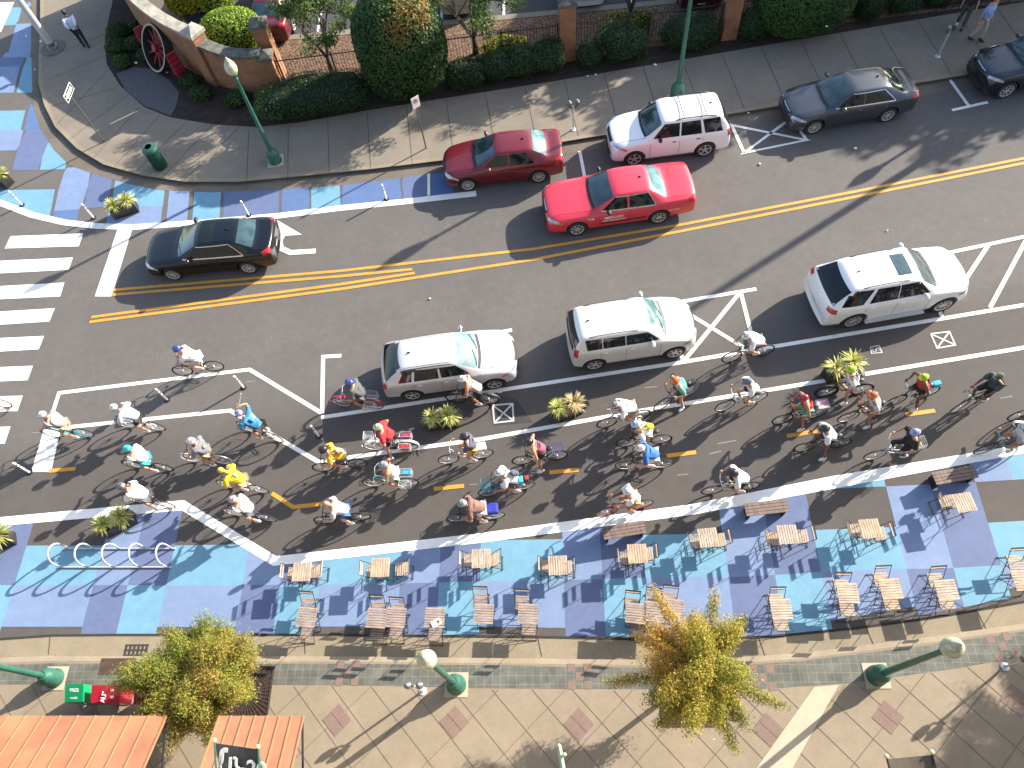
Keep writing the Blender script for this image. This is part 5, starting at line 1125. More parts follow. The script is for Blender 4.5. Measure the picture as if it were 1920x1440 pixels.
def shrub(x, y, rx, ry, h, label, group=None, m=HEDGE, dens=260, size=.045, sq=.55, rz=0, name='shrub', bump=.10, cat_='shrub', z0=.14, tintf=None, seed=0):
    """clipped shrub: superellipsoid shell of leaves over a dark inner body"""
    rng = np.random.default_rng(int(abs(x * 971 + y * 131)) + seed); t = empty(name, (x, y, z0), rz); tag(t, label, cat_, group)
    area = 4 * PI * ((rx * ry + rx * h / 2 + ry * h / 2) / 3); n = int(min(26000, area * dens)); D = rng.normal(0, 1, (n, 3)); D /= np.linalg.norm(D, axis=1)[:, None]
    S = np.sign(D) * np.abs(D) ** sq; L = (np.abs(S) ** (2 / max(sq, .3) if sq < .9 else 2)).sum(1)
    e = 2 / sq if sq < 1 else 2; L = ((np.abs(D) ** e).sum(1)) ** (1 / e); S = D / L[:, None]
    r = 1 + vnoise(S, 3.2, seed + 5) * bump + vnoise(S, 9, seed + 9) * bump * .4; depth = rng.uniform(0, 1, n) ** 2 * .10; S2 = S * (r * (1 - depth))[:, None]
    P = S2 * np.array([rx, ry, h / 2]) + np.array([0, 0, h / 2]); keep = P[:, 2] > .02; P = P[keep]; S = S[keep]; depth = depth[keep]
    tn = .32 + vnoise(P, 2.2, seed + 2) * .16 + rng.normal(0, .16, len(P))
    if tintf is not None: tn = tn + tintf(P)
    leaves('foliage', P, S, size, tn, m, t, rng=rng, jit=.55)
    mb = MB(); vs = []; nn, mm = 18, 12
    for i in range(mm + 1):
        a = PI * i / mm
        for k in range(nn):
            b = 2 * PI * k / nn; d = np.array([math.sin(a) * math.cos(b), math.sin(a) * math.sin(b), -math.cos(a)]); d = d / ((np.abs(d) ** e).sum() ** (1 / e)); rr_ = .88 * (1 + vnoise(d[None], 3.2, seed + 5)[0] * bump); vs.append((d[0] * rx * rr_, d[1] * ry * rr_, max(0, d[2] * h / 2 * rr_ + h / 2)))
    fs = [(i * nn + k, i * nn + (k + 1) % nn, (i + 1) * nn + (k + 1) % nn, (i + 1) * nn + k) for i in range(mm) for k in range(nn)]; mb.add(vs, fs); mb.obj('branches', M_core, t, smooth=True); return t  # solid dark hull filling the shrub behind the leaves
# clipped hedge and shrubs along the fence
shrub(-6.0, 25.75, 2.4, .95, 1.15, 'long dark clipped hedge right of the curved brick wall', m=HEDGE, name='hedge', dens=520, sq=.6, size=.04, cat_='hedge', seed=3, tintf=lambda P: np.where(P[:, 0] < -1.3, .22, 0))
shrub(-2.15, 25.85, 1.72, 1.45, 4.15, 'tall egg shaped clipped shrub with rusty leaf tips in front of the fence', m=PHOT, name='clipped_shrub', dens=560, size=.055, sq=.78, seed=5, bump=.05, tintf=lambda P: np.clip(vnoise(P, 1.3, 77) + .12, 0, 1) * .8 * (P[:, 2] > 2.4) + (P[:, 2] > 3.4) * .12 + (P[:, 0] > 1.0) * .12)  # right flank's sunlight put into the leaf tint; rusty top is leaf colour
gs = 'low dark shrubs in front of the iron fence'
for i, (x, y, rx, ry, h, lb) in enumerate([(0.15, 25.72, .85, .62, .95, 'low dark shrub directly right of the tall egg shaped shrub'), (1.45, 25.75, .75, .62, 1.0, 'second low dark shrub right of the tall egg shaped shrub'), (2.55, 25.78, .68, .62, 1.1, 'third low dark shrub right of the tall egg shaped shrub'), (3.55, 25.72, .68, .62, 1.25, 'square topped low shrub touching the middle brick pillar'),
        (5.25, 25.68, .48, .48, .9, 'small rounded shrub just right of the middle brick pillar'), (6.6, 25.8, 1.05, .75, 1.3, 'broad dark shrub under the second yellow bush'), (9.45, 25.85, 1.15, .72, 1.2, 'broad dark shrub behind the tall green lamp post'), (12.0, 25.75, .6, .6, 1.1, 'small rounded shrub between the second pillar and the big dome shrub')]):
    shrub(x, y, rx, ry, h, lb, gs, dens=620, size=.038, sq=.70, seed=20 + i, bump=.15)
shrub(13.95, 25.9, 2.0, 1.5, 2.55, 'big dome shaped clipped shrub with a yellow green sunlit top', m=leafmat('dome_leaf', [(.02, .06, .014), (.045, .11, .024), (.09, .17, .034), (.22, .28, .05)]), dens=620, size=.04, sq=.8, seed=41, bump=.04, tintf=lambda P: (P[:, 2] > 2.0) * .12)  # upper leaves tinted lighter, sunlight on the top put into their colour
for i, (x, y) in enumerate([(16.75, 25.8), (18.2, 25.85), (19.65, 25.95), (21.2, 26.0), (22.8, 26.1)]):
    shrub(x, y, .66, .62, 1.05, f'round clipped shrub, {ordn[i]} to the right of the big dome shrub', 'round clipped shrubs in a row at the top right', dens=700, size=.034, sq=.85, seed=50 + i)
shrub(-10.9, 33.3, 1.6, 1.5, 2.7, 'light green clipped shrub behind the pale coping at the top left', 'light green domed shrubs behind the curved wall', m=LIME, dens=520, size=.05, sq=.75, seed=61, bump=.04)
shrub(-9.2, 29.5, 1.35, .95, 2.15, 'light green domed shrub behind the square brick pier', 'light green domed shrubs behind the curved wall', m=LIME, dens=620, size=.045, sq=.8, seed=62, bump=.04)
for i, (px, r_, h, lb) in enumerate([((222, 58), .5, .5, 'nearest the wheel on its left, topmost'), ((252, 48), .38, .4, 'close under the upper red cradle'), ((219, 88), .5, .5, 'lowest on the left of the wheel'), ((230, 114), .42, .45, 'left of the paper scrap above the brick pad'), ((254, 82), .45, .5, 'in front of the black wheel'), ((273, 100), .42, .45, 'at the lower end of the wheel'), ((354, 152), .42, .45, 'right of the brick pad, upper of two'), ((377, 175), .45, .5, 'right of the brick pad, lower of two'), ((446, 185), .5, .5, 'behind the far lamp post, darkest')]):
    p = at(*px, .35); shrub(p.x, p.y, r_, r_ * .9, h, 'small green shrub ' + lb, 'small shrubs in the corner bed', m=MYRT, dens=520, size=.045, sq=1.0, seed=70 + i, bump=.22)
for i, (px, lb) in enumerate([((950, 98), 'low bright yellow bush behind the fence, left of the middle pillar'), ((1175, 52), 'low bright yellow bush behind the fence, right of the middle pillar')]):
    p = at(*px, .4); shrub(p.x, p.y + .25, 1.05, .6, .65, lb, 'bright yellow bushes behind the fence', m=YELL, dens=420, size=.05, sq=1.0, seed=80 + i, bump=.25)
def limb(mb, a, d, L, r, rng, depth, tips, bend=.25, gold=False):
    pts = [a.copy()]; n = 4; dd_ = d.normalized()
    for i in range(n):
        dd_ = (dd_ + Vector(rng.normal(0, bend, 3)) * .35 + Vector((0, 0, .04))).normalized(); pts.append(pts[-1] + dd_ * L / n)
    mb.tube(pts, [r * (1 - .45 * i / n) for i in range(n + 1)], 6)
    if depth == 0: tips.append((pts[-1], dd_)); tips.append((pts[2], dd_)); return
    for k in range(rng.integers(2, 4)):
        s = (dd_ + Vector(rng.normal(0, .55, 3))).normalized(); limb(mb, pts[-1 - int(rng.integers(0, 2))], s, L * rng.uniform(.6, .8), r * .5, rng, depth - 1, tips, bend)
# two golden street trees: clumped, drooping feathery foliage on short stems
def golden(x, y, h, R0, label, m, seed, nclump, tb, stray=(), sy=1.0, zr=(.40, .58)):
    rng = np.random.default_rng(seed); t = empty('golden_tree', (x, y, .13)); tag(t, label, 'tree', 'golden leaved street trees'); mb = MB(); tips = []
    mb.tube([(0, 0, 0), (.02, .03, h * .45), (-.03, .02, h * .93)], [.075, .06, .02], 8); cl = []
    for i in range(nclump + len(stray)):
        f = (i + .5) / nclump; z = h * (zr[0] + zr[1] * f); rad = R0 * (math.sin(PI * min(1, (.18 + .80 * (1 - f)))) ** .55) * (rng.uniform(.6, 1.1) if rng.random() < .82 else rng.uniform(1.15, 1.45)); a = i * 2.4 + rng.normal(0, .4)
        b = Vector((math.cos(a) * rad, math.sin(a) * rad * sy, z + rng.normal(0, .12) - .08 * rad))
        if i >= nclump: b = Vector(stray[i - nclump]); rad = b.xy.length; z = b.z
        s = Vector((0, 0, max(.5, z - .35 * rad)))
        mid = s.lerp(b, .5) + Vector((0, 0, .15)); mb.tube([s, mid, b], [.022, .014, .006], 4)
        K = int(4 + rad * 5); thin = .62 if i >= nclump else 1
        for k in range(K):
            q = (k + .7) / K; c = s.lerp(b, q) + Vector((0, 0, .15 * 4 * q * (1 - q))); cl.append((np.array(c), thin * (.13 + .19 * (1 - abs(q - .55))), np.array((b - s).normalized())))
    mb.obj('trunk', M_bark, t, smooth=True); P = []; N = []; T = []
    for c, r_, d in cl:
        k = int(330 * (r_ / .25) ** 2); q = rng.normal(0, 1, (k, 3)); q /= np.linalg.norm(q, axis=1)[:, None]; q *= (rng.uniform(0, 1, k) ** .45)[:, None]; off = q * r_ * np.array([1.1, 1.1, .7]) + d * rng.normal(0, r_ * .5, k)[:, None]; P.append(c + off); N.append(q + np.array([0, 0, .5])); tt = tb + vnoise(c[None], .9, seed)[0] * .38 + rng.normal(0, .09) ; T.append(np.full(k, tt) + rng.normal(0, .09, k))
    P = np.concatenate(P); N = np.concatenate(N); T = np.concatenate(T); leaves('crown', P, N, .034, T, m, t, aspect=.32, jit=.9, rng=rng); return t
golden(TG[0][0] - .32, TG[0][1] + .22, 2.75, 1.50, 'bushy green and gold street tree beside the newspaper boxes', GOLD2, 11, 74, .54, (), .72, (.52, .46))
golden(TG[1][0] + .05, TG[1][1] + .32, 3.9, 1.12, 'golden orange street tree with ragged branches over the plaza', GOLD, 23, 34, .52, [(-2.1, .05, 2.6), (-.75, 1.75, 3.4), (.65, 1.5, 3.2), (1.55, -1.0, 2.7), (1.15, .85, 3.0), (-1.3, .9, 2.9), (.4, -1.7, 2.2), (-1.2, -1.0, 2.4)])
golden(16.4, 1.6, 4.4, 1.6, 'street tree beyond the right edge, shading the lower right paving', GOLD2, 37, 60, .3)
def myrtle(x, y, h, label, seed, spread=1.0, stems=6, nl=150, name='crape_myrtle', group='crape myrtles behind the fence', cr=.42, lf=.055):
    rng = np.random.default_rng(seed); t = empty(name, (x, y, .15)); tag(t, label, 'tree', group); mb = MB(); tips = []
    mb.tube([(0, 0, 0), (.02, 0, h * .16)], [.13, .11], 8)
    for k in range(stems):
        a = 2 * PI * k / stems + rng.normal(0, .3); limb(mb, Vector((0, 0, h * .15)), Vector((math.cos(a) * .42 * spread, math.sin(a) * .42 * spread, 1)), h * .38, .055, rng, 2, tips)
    mb.obj('trunk', M_bark, t, smooth=True); P = []; N = []; T = []
    for p, d in tips:
        c = np.array(p); q = rng.normal(0, 1, (nl, 3)); q /= np.linalg.norm(q, axis=1)[:, None]; q *= (rng.uniform(0, 1, nl) ** .5)[:, None]; P.append(c + q * cr * np.array([1, 1, .6])); N.append(q + np.array([0, 0, .8])); T.append(np.full(nl, .42 + rng.normal(0, .10) + (.5 if rng.random() < .05 else 0)) + rng.normal(0, .12, nl))
    leaves('crown', np.concatenate(P), np.concatenate(N), lf, np.concatenate(T), MYRT, t, aspect=.5, jit=.8, rng=rng); return t
myrtle(-5.35, 27.6, 4.6, 'crape myrtle rising behind the long hedge', 101, 1.1)
myrtle(.75, 27.35, 4.8, 'crape myrtle with a pale sunlit trunk left of the middle pillar', 104, 1.2, 7)
myrtle(7.3, 27.4, 4.8, 'crape myrtle behind the second yellow bush', 107, .9)
for i, (x, y, h) in enumerate([(20.3, 30.3, 7.5), (29.5, 28.6, 9), (34, 30.0, 9.5), (25.5, 33, 8), (14.5, 31.5, 6.2)]):  # out-of-view trees added to cast shade over the far sidewalk
    myrtle(x, y, h, ['shade tree beyond the top right corner, nearest the dome shrub', 'shade tree beyond the right edge, second along the fence', 'shade tree beyond the right edge, farthest along the fence', 'shade tree out in the car park on the right', 'shade tree at the top edge behind the big dome shrub'][i], 200 + i, 1.5, 8, 210, 'shade_tree', 'shade trees beyond the top edge', 1.0, .17)

# ---- planters with yuccas
YUC = leafmat('yucca_leaf', [(.12, .16, .04), (.34, .36, .09), (.58, .56, .17), (.72, .68, .30)], trans=.15); YUCD = leafmat('dry_yucca_leaf', [(.20, .15, .06), (.42, .32, .14), (.55, .44, .22), (.6, .5, .3)], trans=.1)
def yucca(p, r_, m, seed, label):
    rng = np.random.default_rng(seed); vs = []; fs = []; tn = []; n = 130
    for k in range(n):
        a = rng.uniform(0, 2 * PI); el = math.asin(rng.uniform(-.05, 1)) ; L = r_ * rng.uniform(.75, 1.1); d = Vector((math.cos(a) * math.cos(el), math.sin(a) * math.cos(el), math.sin(el))); s = Vector((-math.sin(a), math.cos(a), 0)); w_ = .016; q = [Vector((0, 0, .02)) + d * .03]; o = len(vs)
        for i, f in enumerate((.0, .35, .7, 1.0)):
            c = d * (L * f) + Vector((0, 0, .03 - .10 * f * f * L / .4)); ww = w_ * (.7, 1, .75, .05)[i]; vs += [tuple(c - s * ww), tuple(c + s * ww)]
        for i in range(3): fs.append((o + 2 * i, o + 2 * i + 2, o + 2 * i + 3, o + 2 * i + 1)); tn.append(min(1, max(0, .5 + rng.normal(0, .25))))
    me = bpy.data.meshes.new('yucca'); me.from_pydata(vs, [], fs); at2 = me.attributes.new('tint', 'FLOAT', 'FACE'); at2.data.foreach_set('value', tn); me.materials.append(m); o = bpy.data.objects.new('yucca', me); C.objects.link(o); o.location = p; tag(o, label, 'plant', 'yuccas in the black planters'); return o
M_pl = mat('planter_black', (.016, .014, .013), .5, col2=(.03, .026, .022), scale=3); M_soil = mat('soil', (.045, .03, .02), 1, col2=(.02, .014, .01), scale=12, bump=.6)
gpn = 'long black planter boxes'
def planter(px, rz, label, yl_, dry=(0, 0), Lp=.95, rr_=.40, hp=.42):
    c = at(px[0], px[1], .2); t = empty('planter', (c.x, c.y, .006), rz); tag(t, label, 'planter', gpn); h = hp; wd = .40; mb = MB()
    for s_ in (-1, 1): mb.box((0, s_ * (wd / 2 - .015), h / 2), (Lp, .03, h)); mb.box((s_ * (Lp / 2 - .015), 0, h / 2), (.03, wd - .06, h - .004))
    mb.obj('box', M_pl, t); mb = MB(); mb.box((0, 0, h - .06), (Lp - .06, wd - .06, .02)); mb.obj('soil', M_soil, t)
    d = Vector((math.cos(rz), math.sin(rz), 0))
    for k, s_ in enumerate((-1, 1)): yucca(Vector((c.x, c.y, h + .12)) + d * s_ * Lp * .27, rr_ * (1 + .12 * k), YUCD if dry[k] else YUC, abs(int(px[0])) + k, yl_[k])
planter((233, 392), R(12), 'black planter box on the corner mural', ('yellow green yucca in the corner mural planter, left one', 'yellow green yucca in the corner mural planter, right one'))
planter((0, 335), R(-35), 'black planter box cut off by the left edge above the white edge line', ('yucca in the left edge planter, mostly out of frame', 'yucca in the left edge planter, its tips in frame'))
planter((-22, 190), R(80), 'grey planter box at the left edge by the corner mural', ('yucca in the left edge grey planter, farther one', 'yucca in the left edge grey planter, nearer one'), hp=.6)
planter((829, 790), R(-3), 'black planter box below the silver hatchback', ('yucca left in the planter below the silver hatchback', 'yucca right in the planter below the silver hatchback'))
planter((1062, 770), R(12), 'black planter box with one dried plant', ('green yucca beside the dried one', 'dried straw coloured yucca'), (0, 1))
planter((1577, 695), R(10), 'black planter box below the large white SUV', ('bright yucca left in the planter below the large white SUV', 'bigger bright yucca right in the planter below the large white SUV'), rr_=.45, Lp=1.05)
planter((222, 982), R(20), 'black planter box above the bike rack', ('yucca left in the planter above the bike rack', 'yucca right in the planter above the bike rack'))
planter((-6, 1018), R(15), 'black planter box at the left edge near the bike rack', ('yucca beyond the left edge by the bike rack', 'pale yucca at the left edge by the bike rack'), rr_=.5)
# ================================================================ BICYCLES
WR = .335
def bikecol(key, c, metal=.0): return mat('bike_' + key, c, .35, metal, coat=.4)
def m_wheel():
    t = MB(); t.tube([(WR * math.cos(a) * .955, 0, WR * math.sin(a) * .955) for a in np.linspace(0, 2 * PI, 36, endpoint=False)], .017, 6, closed=True)
    r = MB(); r.tube([(.295 * math.cos(a), 0, .295 * math.sin(a)) for a in np.linspace(0, 2 * PI, 36, endpoint=False)], .010, 5, closed=True)
    s = MB()
    for k in range(20):
        a = 2 * PI * k / 20; s.tube([(.02 * math.cos(a + .5), .025 * (-1) ** k, .02 * math.sin(a + .5)), (.29 * math.cos(a), 0, .29 * math.sin(a))], .0022, 3)
    s.lathe([(.022, -.04), (.022, .04)], 8, axis='y'); return t, r, s
def mesh_of(mb, nm, smooth=True):
    me = bpy.data.meshes.new(nm); me.from_pydata(mb.v, [], mb.f); me.materials.append(M_black)
    if smooth: me.polygons.foreach_set('use_smooth', [True] * len(me.polygons))
    return me
_t, _r, _s = m_wheel(); MW = [mesh_of(_t, 'tyre'), mesh_of(_r, 'rim'), mesh_of(_s, 'wheel')]
_f = MB(); _f.tube([((WR * .955) * math.cos(a), 0, (WR * .955) * math.sin(a)) for a in np.linspace(0, 2 * PI, 36, endpoint=False)], .048, 8, closed=True); MFAT = mesh_of(_f, 'tyre')
BBv = Vector((-.09, 0, .275)); RA = Vector((-.525, 0, WR)); FA = Vector((.525, 0, WR)); SAD = Vector((-.27, 0, .93)); HT = Vector((.33, 0, .86)); HB = Vector((.385, 0, .68))
def frame_mesh(step):
    mb = MB(); st = SAD - Vector((0, 0, .10)); topj = BBv.lerp(st, .86)
    mb.tube([BBv, st], .016, 7)
    if step: mb.tube([HB, BBv.lerp(HB, .45) - Vector((0, 0, .07)), BBv], .022, 7); mb.tube([HT, BBv.lerp(HT, .5) - Vector((0, 0, .0)), BBv.lerp(st, .35)], .017, 7)
    else: mb.tube([HT, topj], .016, 7); mb.tube([HB, BBv], .019, 7)
    mb.tube([HT + Vector((-.01, 0, .03)), HB], .020, 8)
    for y in (-.055, .055):
        mb.tube([BBv + Vector((0, y * .5, 0)), RA + Vector((0, y, 0))], .010, 5); mb.tube([topj + Vector((0, y * .3, 0)), RA + Vector((0, y, 0))], .008, 5); mb.tube([HB + Vector((.005, y * .4, -.01)), HB.lerp(FA, .25) + Vector((0, y, 0)), FA + Vector((0, y, 0))], .011, 5)
    return mesh_of(mb, 'frame')
FR = {0: frame_mesh(0), 1: frame_mesh(1)}
def bars(kind):
    mb = MB()
    if kind == 'flat': G = (.34, .29, 1.00); mb.tube([HT, (.325, 0, .98)], .014, 6); mb.tube([(.325, 0, .98), (.40, 0, .99)], .012, 6); mb.tube([(.33, -.31, .995), (.39, -.12, .99), (.40, 0, .99), (.39, .12, .99), (.33, .31, .995)], .012, 6)
    elif kind == 'drop':
        G = (.47, .21, .96); mb.tube([HT, (.32, 0, .93)], .014, 6); mb.tube([(.32, 0, .93), (.41, 0, .94)], .012, 6); mb.tube([(.41, -.20, .94), (.41, .20, .94)], .012, 6)
        for s in (-1, 1): mb.tube([(.41, .20 * s, .94), (.48, .21 * s, .94), (.51, .21 * s, .89), (.46, .21 * s, .82), (.38, .21 * s, .81)], .013, 6)
    else: G = (.18, .31, 1.08); mb.tube([HT, (.31, 0, 1.0)], .014, 6); mb.tube([(.12, -.31, 1.08), (.24, -.30, 1.09), (.33, -.18, 1.08), (.32, 0, 1.0), (.33, .18, 1.08), (.24, .30, 1.09), (.12, .31, 1.08)], .013, 6)
    return mesh_of(mb, 'handlebar'), G
BAR = {k: bars(k) for k in ('flat', 'drop', 'cruiser')}
_m = MB(); _m.ball((-.03, 0, .95), (.10, .085, .03), 12, 6); _m.ball((.08, 0, .95), (.10, .028, .022), 10, 6); SADm = mesh_of(_m, 'saddle')
def crank(phi):
    mb = MB(); mb.lathe([(.09, -.05), (.09, -.045)], 18, X=Matrix.Translation(BBv), axis='y'); mb.tube([BBv + Vector((0, -.07, 0)), BBv + Vector((0, .07, 0))], .02, 6)
    for s, q in ((-1, phi), (1, phi + PI)):
        e = BBv + Vector((.17 * math.cos(q), .075 * s, .17 * math.sin(q))); mb.tube([BBv + Vector((0, .07 * s, 0)), e], .011, 5); mb.box(e + Vector((0, .055 * s, 0)), (.10, .09, .022))
    return mesh_of(mb, 'crankset', False)
CK = [crank(q) for q in (0.3, 1.1, -1.2, 2.2)]; PHI = [0.3, 1.1, -1.2, 2.2]
def wirebox(c, d, mi=0):
    mb = MB(); x0, y0, z0 = (c[i] - d[i] / 2 for i in range(3)); x1, y1, z1 = (c[i] + d[i] / 2 for i in range(3)); r = .004
    for z in (z0, (z0 + z1) / 2, z1): mb.tube([(x0, y0, z), (x1, y0, z), (x1, y1, z), (x0, y1, z)], r * (1.7 if z == z1 else 1), 4, closed=True)
    for i in range(8):
        x = x0 + (x1 - x0) * i / 7; y = y0 + (y1 - y0) * i / 7; mb.tube([(x, y0, z1), (x, y0, z0), (x, y1, z0), (x, y1, z1)], r, 3); mb.tube([(x0, y, z1), (x0, y, z0), (x1, y, z0), (x1, y, z1)], r, 3)
    return mb
_w = wirebox((-.52, .19, .60), (.34, .16, .26)); _w2 = wirebox((-.52, -.19, .60), (.34, .16, .26)); _w.add(_w2.v, _w2.f); _w.tube([(-.35, 0, .74), (-.72, 0, .74)], .01, 5); BK_SIDE = mesh_of(_w, 'basket', False)
BK_TOP = mesh_of(wirebox((-.52, 0, .86), (.36, .30, .20)), 'basket', False); BK_FRONT = mesh_of(wirebox((.55, 0, .93), (.26, .34, .22)), 'basket', False)
def rackm():
    mb = MB(); mb.box((-.50, 0, .74), (.36, .12, .015))
    for y in (-.06, .06): mb.tube([(-.62, y, .74), RA + Vector((0, y, 0))], .006, 4); mb.tube([(-.36, y, .74), (-.30, y * .3, .78)], .006, 4)
    return mesh_of(mb, 'rear_rack', False)
RACK = rackm()
def fenderm(c, a0, a1):
    mb = MB(); n = 12
    for i in range(n):
        p = [c + Vector(((WR + .03) * math.cos(a), 0, (WR + .03) * math.sin(a))) for a in (a0 + (a1 - a0) * i / n, a0 + (a1 - a0) * (i + 1) / n)]
        mb.add([p[0] + Vector((0, -.03, 0)), p[0] + Vector((0, .03, 0)), p[1] + Vector((0, .03, 0)), p[1] + Vector((0, -.03, 0))], [(0, 1, 2, 3)])
    return mesh_of(mb, 'mudguard', False)
FEND = [fenderm(RA, R(20), R(200)), fenderm(FA, R(-10), R(130))]
def addpart(me, nm, m, parent, loc=None):
    o = bpy.data.objects.new(nm, me); C.objects.link(o); setpar(o, parent)
    if loc is not None: o.location = loc
    recol(o, [m]); return o
def make_bike(loc, rz, label, col, kind='flat', step=0, ph=0, rimm=None, extra=(), fat=False, barm=None, tyre=None, name='bicycle'):
    t = empty(name, loc, rz); tag(t, label, 'bicycle', 'bicycles in the group ride'); fr = addpart(FR[step], 'frame', col, t)
    for c in (RA, FA):
        wsp = addpart(MW[2], 'wheel', M_steel, t, c); addpart(MFAT if fat else MW[0], 'tyre', tyre or M_rubber, wsp); addpart(MW[1], 'rim', rimm or M_black, wsp)
    addpart(BAR[kind][0], 'handlebar', barm or M_black, t); addpart(SADm, 'saddle', M_black, t, (SAD.x, 0, SAD.z - .93)); addpart(CK[ph], 'crankset', M_trim, t)
    for e, m in extra:
        if e == 'fend':
            for q in FEND: addpart(q, 'mudguard', m, t)
            continue
        addpart({'side': BK_SIDE, 'top': BK_TOP, 'front': BK_FRONT, 'rack': RACK}[e], {'side': 'basket', 'top': 'basket', 'front': 'basket', 'rack': 'rear_rack'}[e], m, t)
    return t

# ================================================================ PEOPLE
def skinmat(key, c):
    m = mat('skin_' + key, c, .55, col2=tuple(x * .85 for x in c), scale=14); return m
SKN = dict(fair=skinmat('fair', (.52, .27, .18)), tan=skinmat('tan', (.40, .19, .11)), brown=skinmat('brown', (.17, .075, .045)), dark=skinmat('dark', (.07, .035, .024)))
def cloth(key, c, c2=None): return mat('cloth_' + key, c, .85, col2=c2 or tuple(x * .86 for x in c), scale=9, bump=.7, bscale=11)
M_eye = mat('eye', (.02, .02, .02), .3)
PEND = []
def ik(a, b, l1, l2, hint):
    d = b - a; L = d.length
    if L > (l1 + l2) * .985: b = a + d.normalized() * (l1 + l2) * .985; d = b - a; L = d.length
    x = (l1 * l1 - l2 * l2 + L * L) / (2 * L); h = math.sqrt(max(0, l1 * l1 - x * x)); n = d.normalized(); hv = hint - n * hint.dot(n)
    return a + n * x + (hv.normalized() * h if hv.length > 1e-6 else Vector()), b
def skin_req(nodes, edges, root=0, sub=1):
    me = bpy.data.meshes.new('tmp'); bm = bmesh.new(); ly = bm.verts.layers.skin.verify(); vs = []
    for p, r in nodes:
        v = bm.verts.new(p); v[ly].radius = (r, r) if not isinstance(r, tuple) else r; vs.append(v)
    vs[root][ly].use_root = True
    for a, b in edges: bm.edges.new((vs[a], vs[b]))
    bm.to_mesh(me); bm.free(); o = bpy.data.objects.new('tmp', me); C.objects.link(o); o.modifiers.new('k', 'SKIN').use_smooth_shade = True; o.modifiers.new('s', 'SUBSURF').levels = sub
    return o
def hand_mesh(mb, wrist, a, b, side, curl, s=1.0, mi=0):
    """palm and five fingers: a finger direction, b palm normal (fingers close towards it), side thumb direction"""
    a = a.normalized(); b = (b - a * b.dot(a)).normalized(); lat = a.cross(b).normalized(); lat = lat if lat.dot(side) > 0 else -lat
    k0 = wrist + a * .085 * s; M = Matrix((a, lat, b)).transposed(); mb.ball(wrist + a * .045 * s, (.052 * s, .040 * s, .017 * s), 8, 6, mi, M=M)
    for i, (ln_, rr_) in enumerate(((.92, .0085), (1.0, .009), (.95, .0085), (.78, .0075))):
        p = k0 + lat * (.030 - .02 * i) * s - a * abs(i - 1) * .004; d = a.copy(); pts = [p - a * .02 * s, p]; q = 0
        for seg in (.042, .027, .021):
            q += curl; dd_ = a * math.cos(q) + b * math.sin(q); p = p + dd_ * seg * ln_ * s; pts.append(p)
        mb.tube(pts, [rr_ * s, rr_ * s, rr_ * s * .95, rr_ * s * .85, rr_ * s * .6], 6, mi)
    p = wrist + a * .03 * s + lat * .032 * s; pts = [p]
    for q, seg in ((.5, .036), (.8 if curl < .5 else 1.3, .030)): p = p + (a * math.cos(.5) * .8 + lat * (.7 if len(pts) < 2 else .3) + b * math.sin(q) * .7).normalized() * seg * s; pts.append(p)
    mb.tube(pts, [.011 * s, .010 * s, .007 * s], 6, mi)
def head_mesh(mb, c, M, mi=0, em=1):
    mb.ball(c, (.098, .077, .118), 14, 10, mi, M=M); mb.ball(c + M @ Vector((.075, 0, -.06)), (.035, .042, .042), 8, 6, mi, M=M); mb.ball(c + M @ Vector((.10, 0, -.018)), (.022, .014, .026), 6, 5, mi, M=M)
    for s in (-1, 1):
        mb.ball(c + M @ Vector((-.005, .078 * s, -.01)), (.020, .010, .030), 6, 5, mi, M=M); mb.ball(c + M @ Vector((.088, .032 * s, .012)), (.009, .012, .008), 6, 5, em, M=M)
    mb.ball(c + M @ Vector((.098, 0, -.058)), (.008, .024, .006), 6, 4, 2, M=M)
def helmet_mesh(c, M, cap=False):
    mb = MB(); n, m = 20, 8; vs = []; rx, ry, rz_ = (.118, .098, .130) if cap else (.150, .112, .125)
    off = M @ Vector((-.01, 0, .018 if not cap else .008))
    def shell(sc, mi):
        vs = [];
        for i in range(m + 1):
            t = PI / 2 * (i / m) * 1.12
            for k in range(n):
                a = 2 * PI * k / n; q = 1 - (0 if cap else .05 * (math.cos(5 * a) > .3) * math.sin(t) * (i < m)); vs.append(c + off + M @ Vector((rx * sc * q * math.sin(t) * math.cos(a), ry * sc * q * math.sin(t) * math.sin(a), rz_ * sc * math.cos(t))))
        fs = [(i * n + k, (i + 1) * n + k, (i + 1) * n + (k + 1) % n, i * n + (k + 1) % n) for i in range(m) for k in range(n)]; mb.add(vs, fs, mi)
    shell(1, 0)
    if not cap:
        for s in (-2, -1, 0, 1, 2):
            for x0, x1 in ((-.10, -.03), (-.005, .085)):
                pts = []
                for f in (0, .5, 1):
                    x = x0 + (x1 - x0) * f; y = s * .034 * (1 - .25 * abs(x) / .1); z = rz_ * math.sqrt(max(.02, 1 - (x / rx) ** 2 - (y / ry) ** 2)) + .0; pts.append(c + off + M @ Vector((x, y, z)))
                mb.tube(pts, [.004, .009, .004], 5, 1)
        mb.tube([c + off + M @ Vector((rx * 1.02 * math.cos(a), ry * 1.02 * math.sin(a), -.018)) for a in np.linspace(0, 2 * PI, 18, endpoint=False)], .007, 4, 1, closed=True)
    else:
        mb.add([c + off + M @ Vector(v) for v in ((.08, -.07, .03), (.19, -.05, .02), (.20, 0, .025), (.19, .05, .02), (.08, .07, .03), (.10, 0, .045))], [(0, 1, 2, 5), (5, 2, 3, 4)], 0)
    return mb
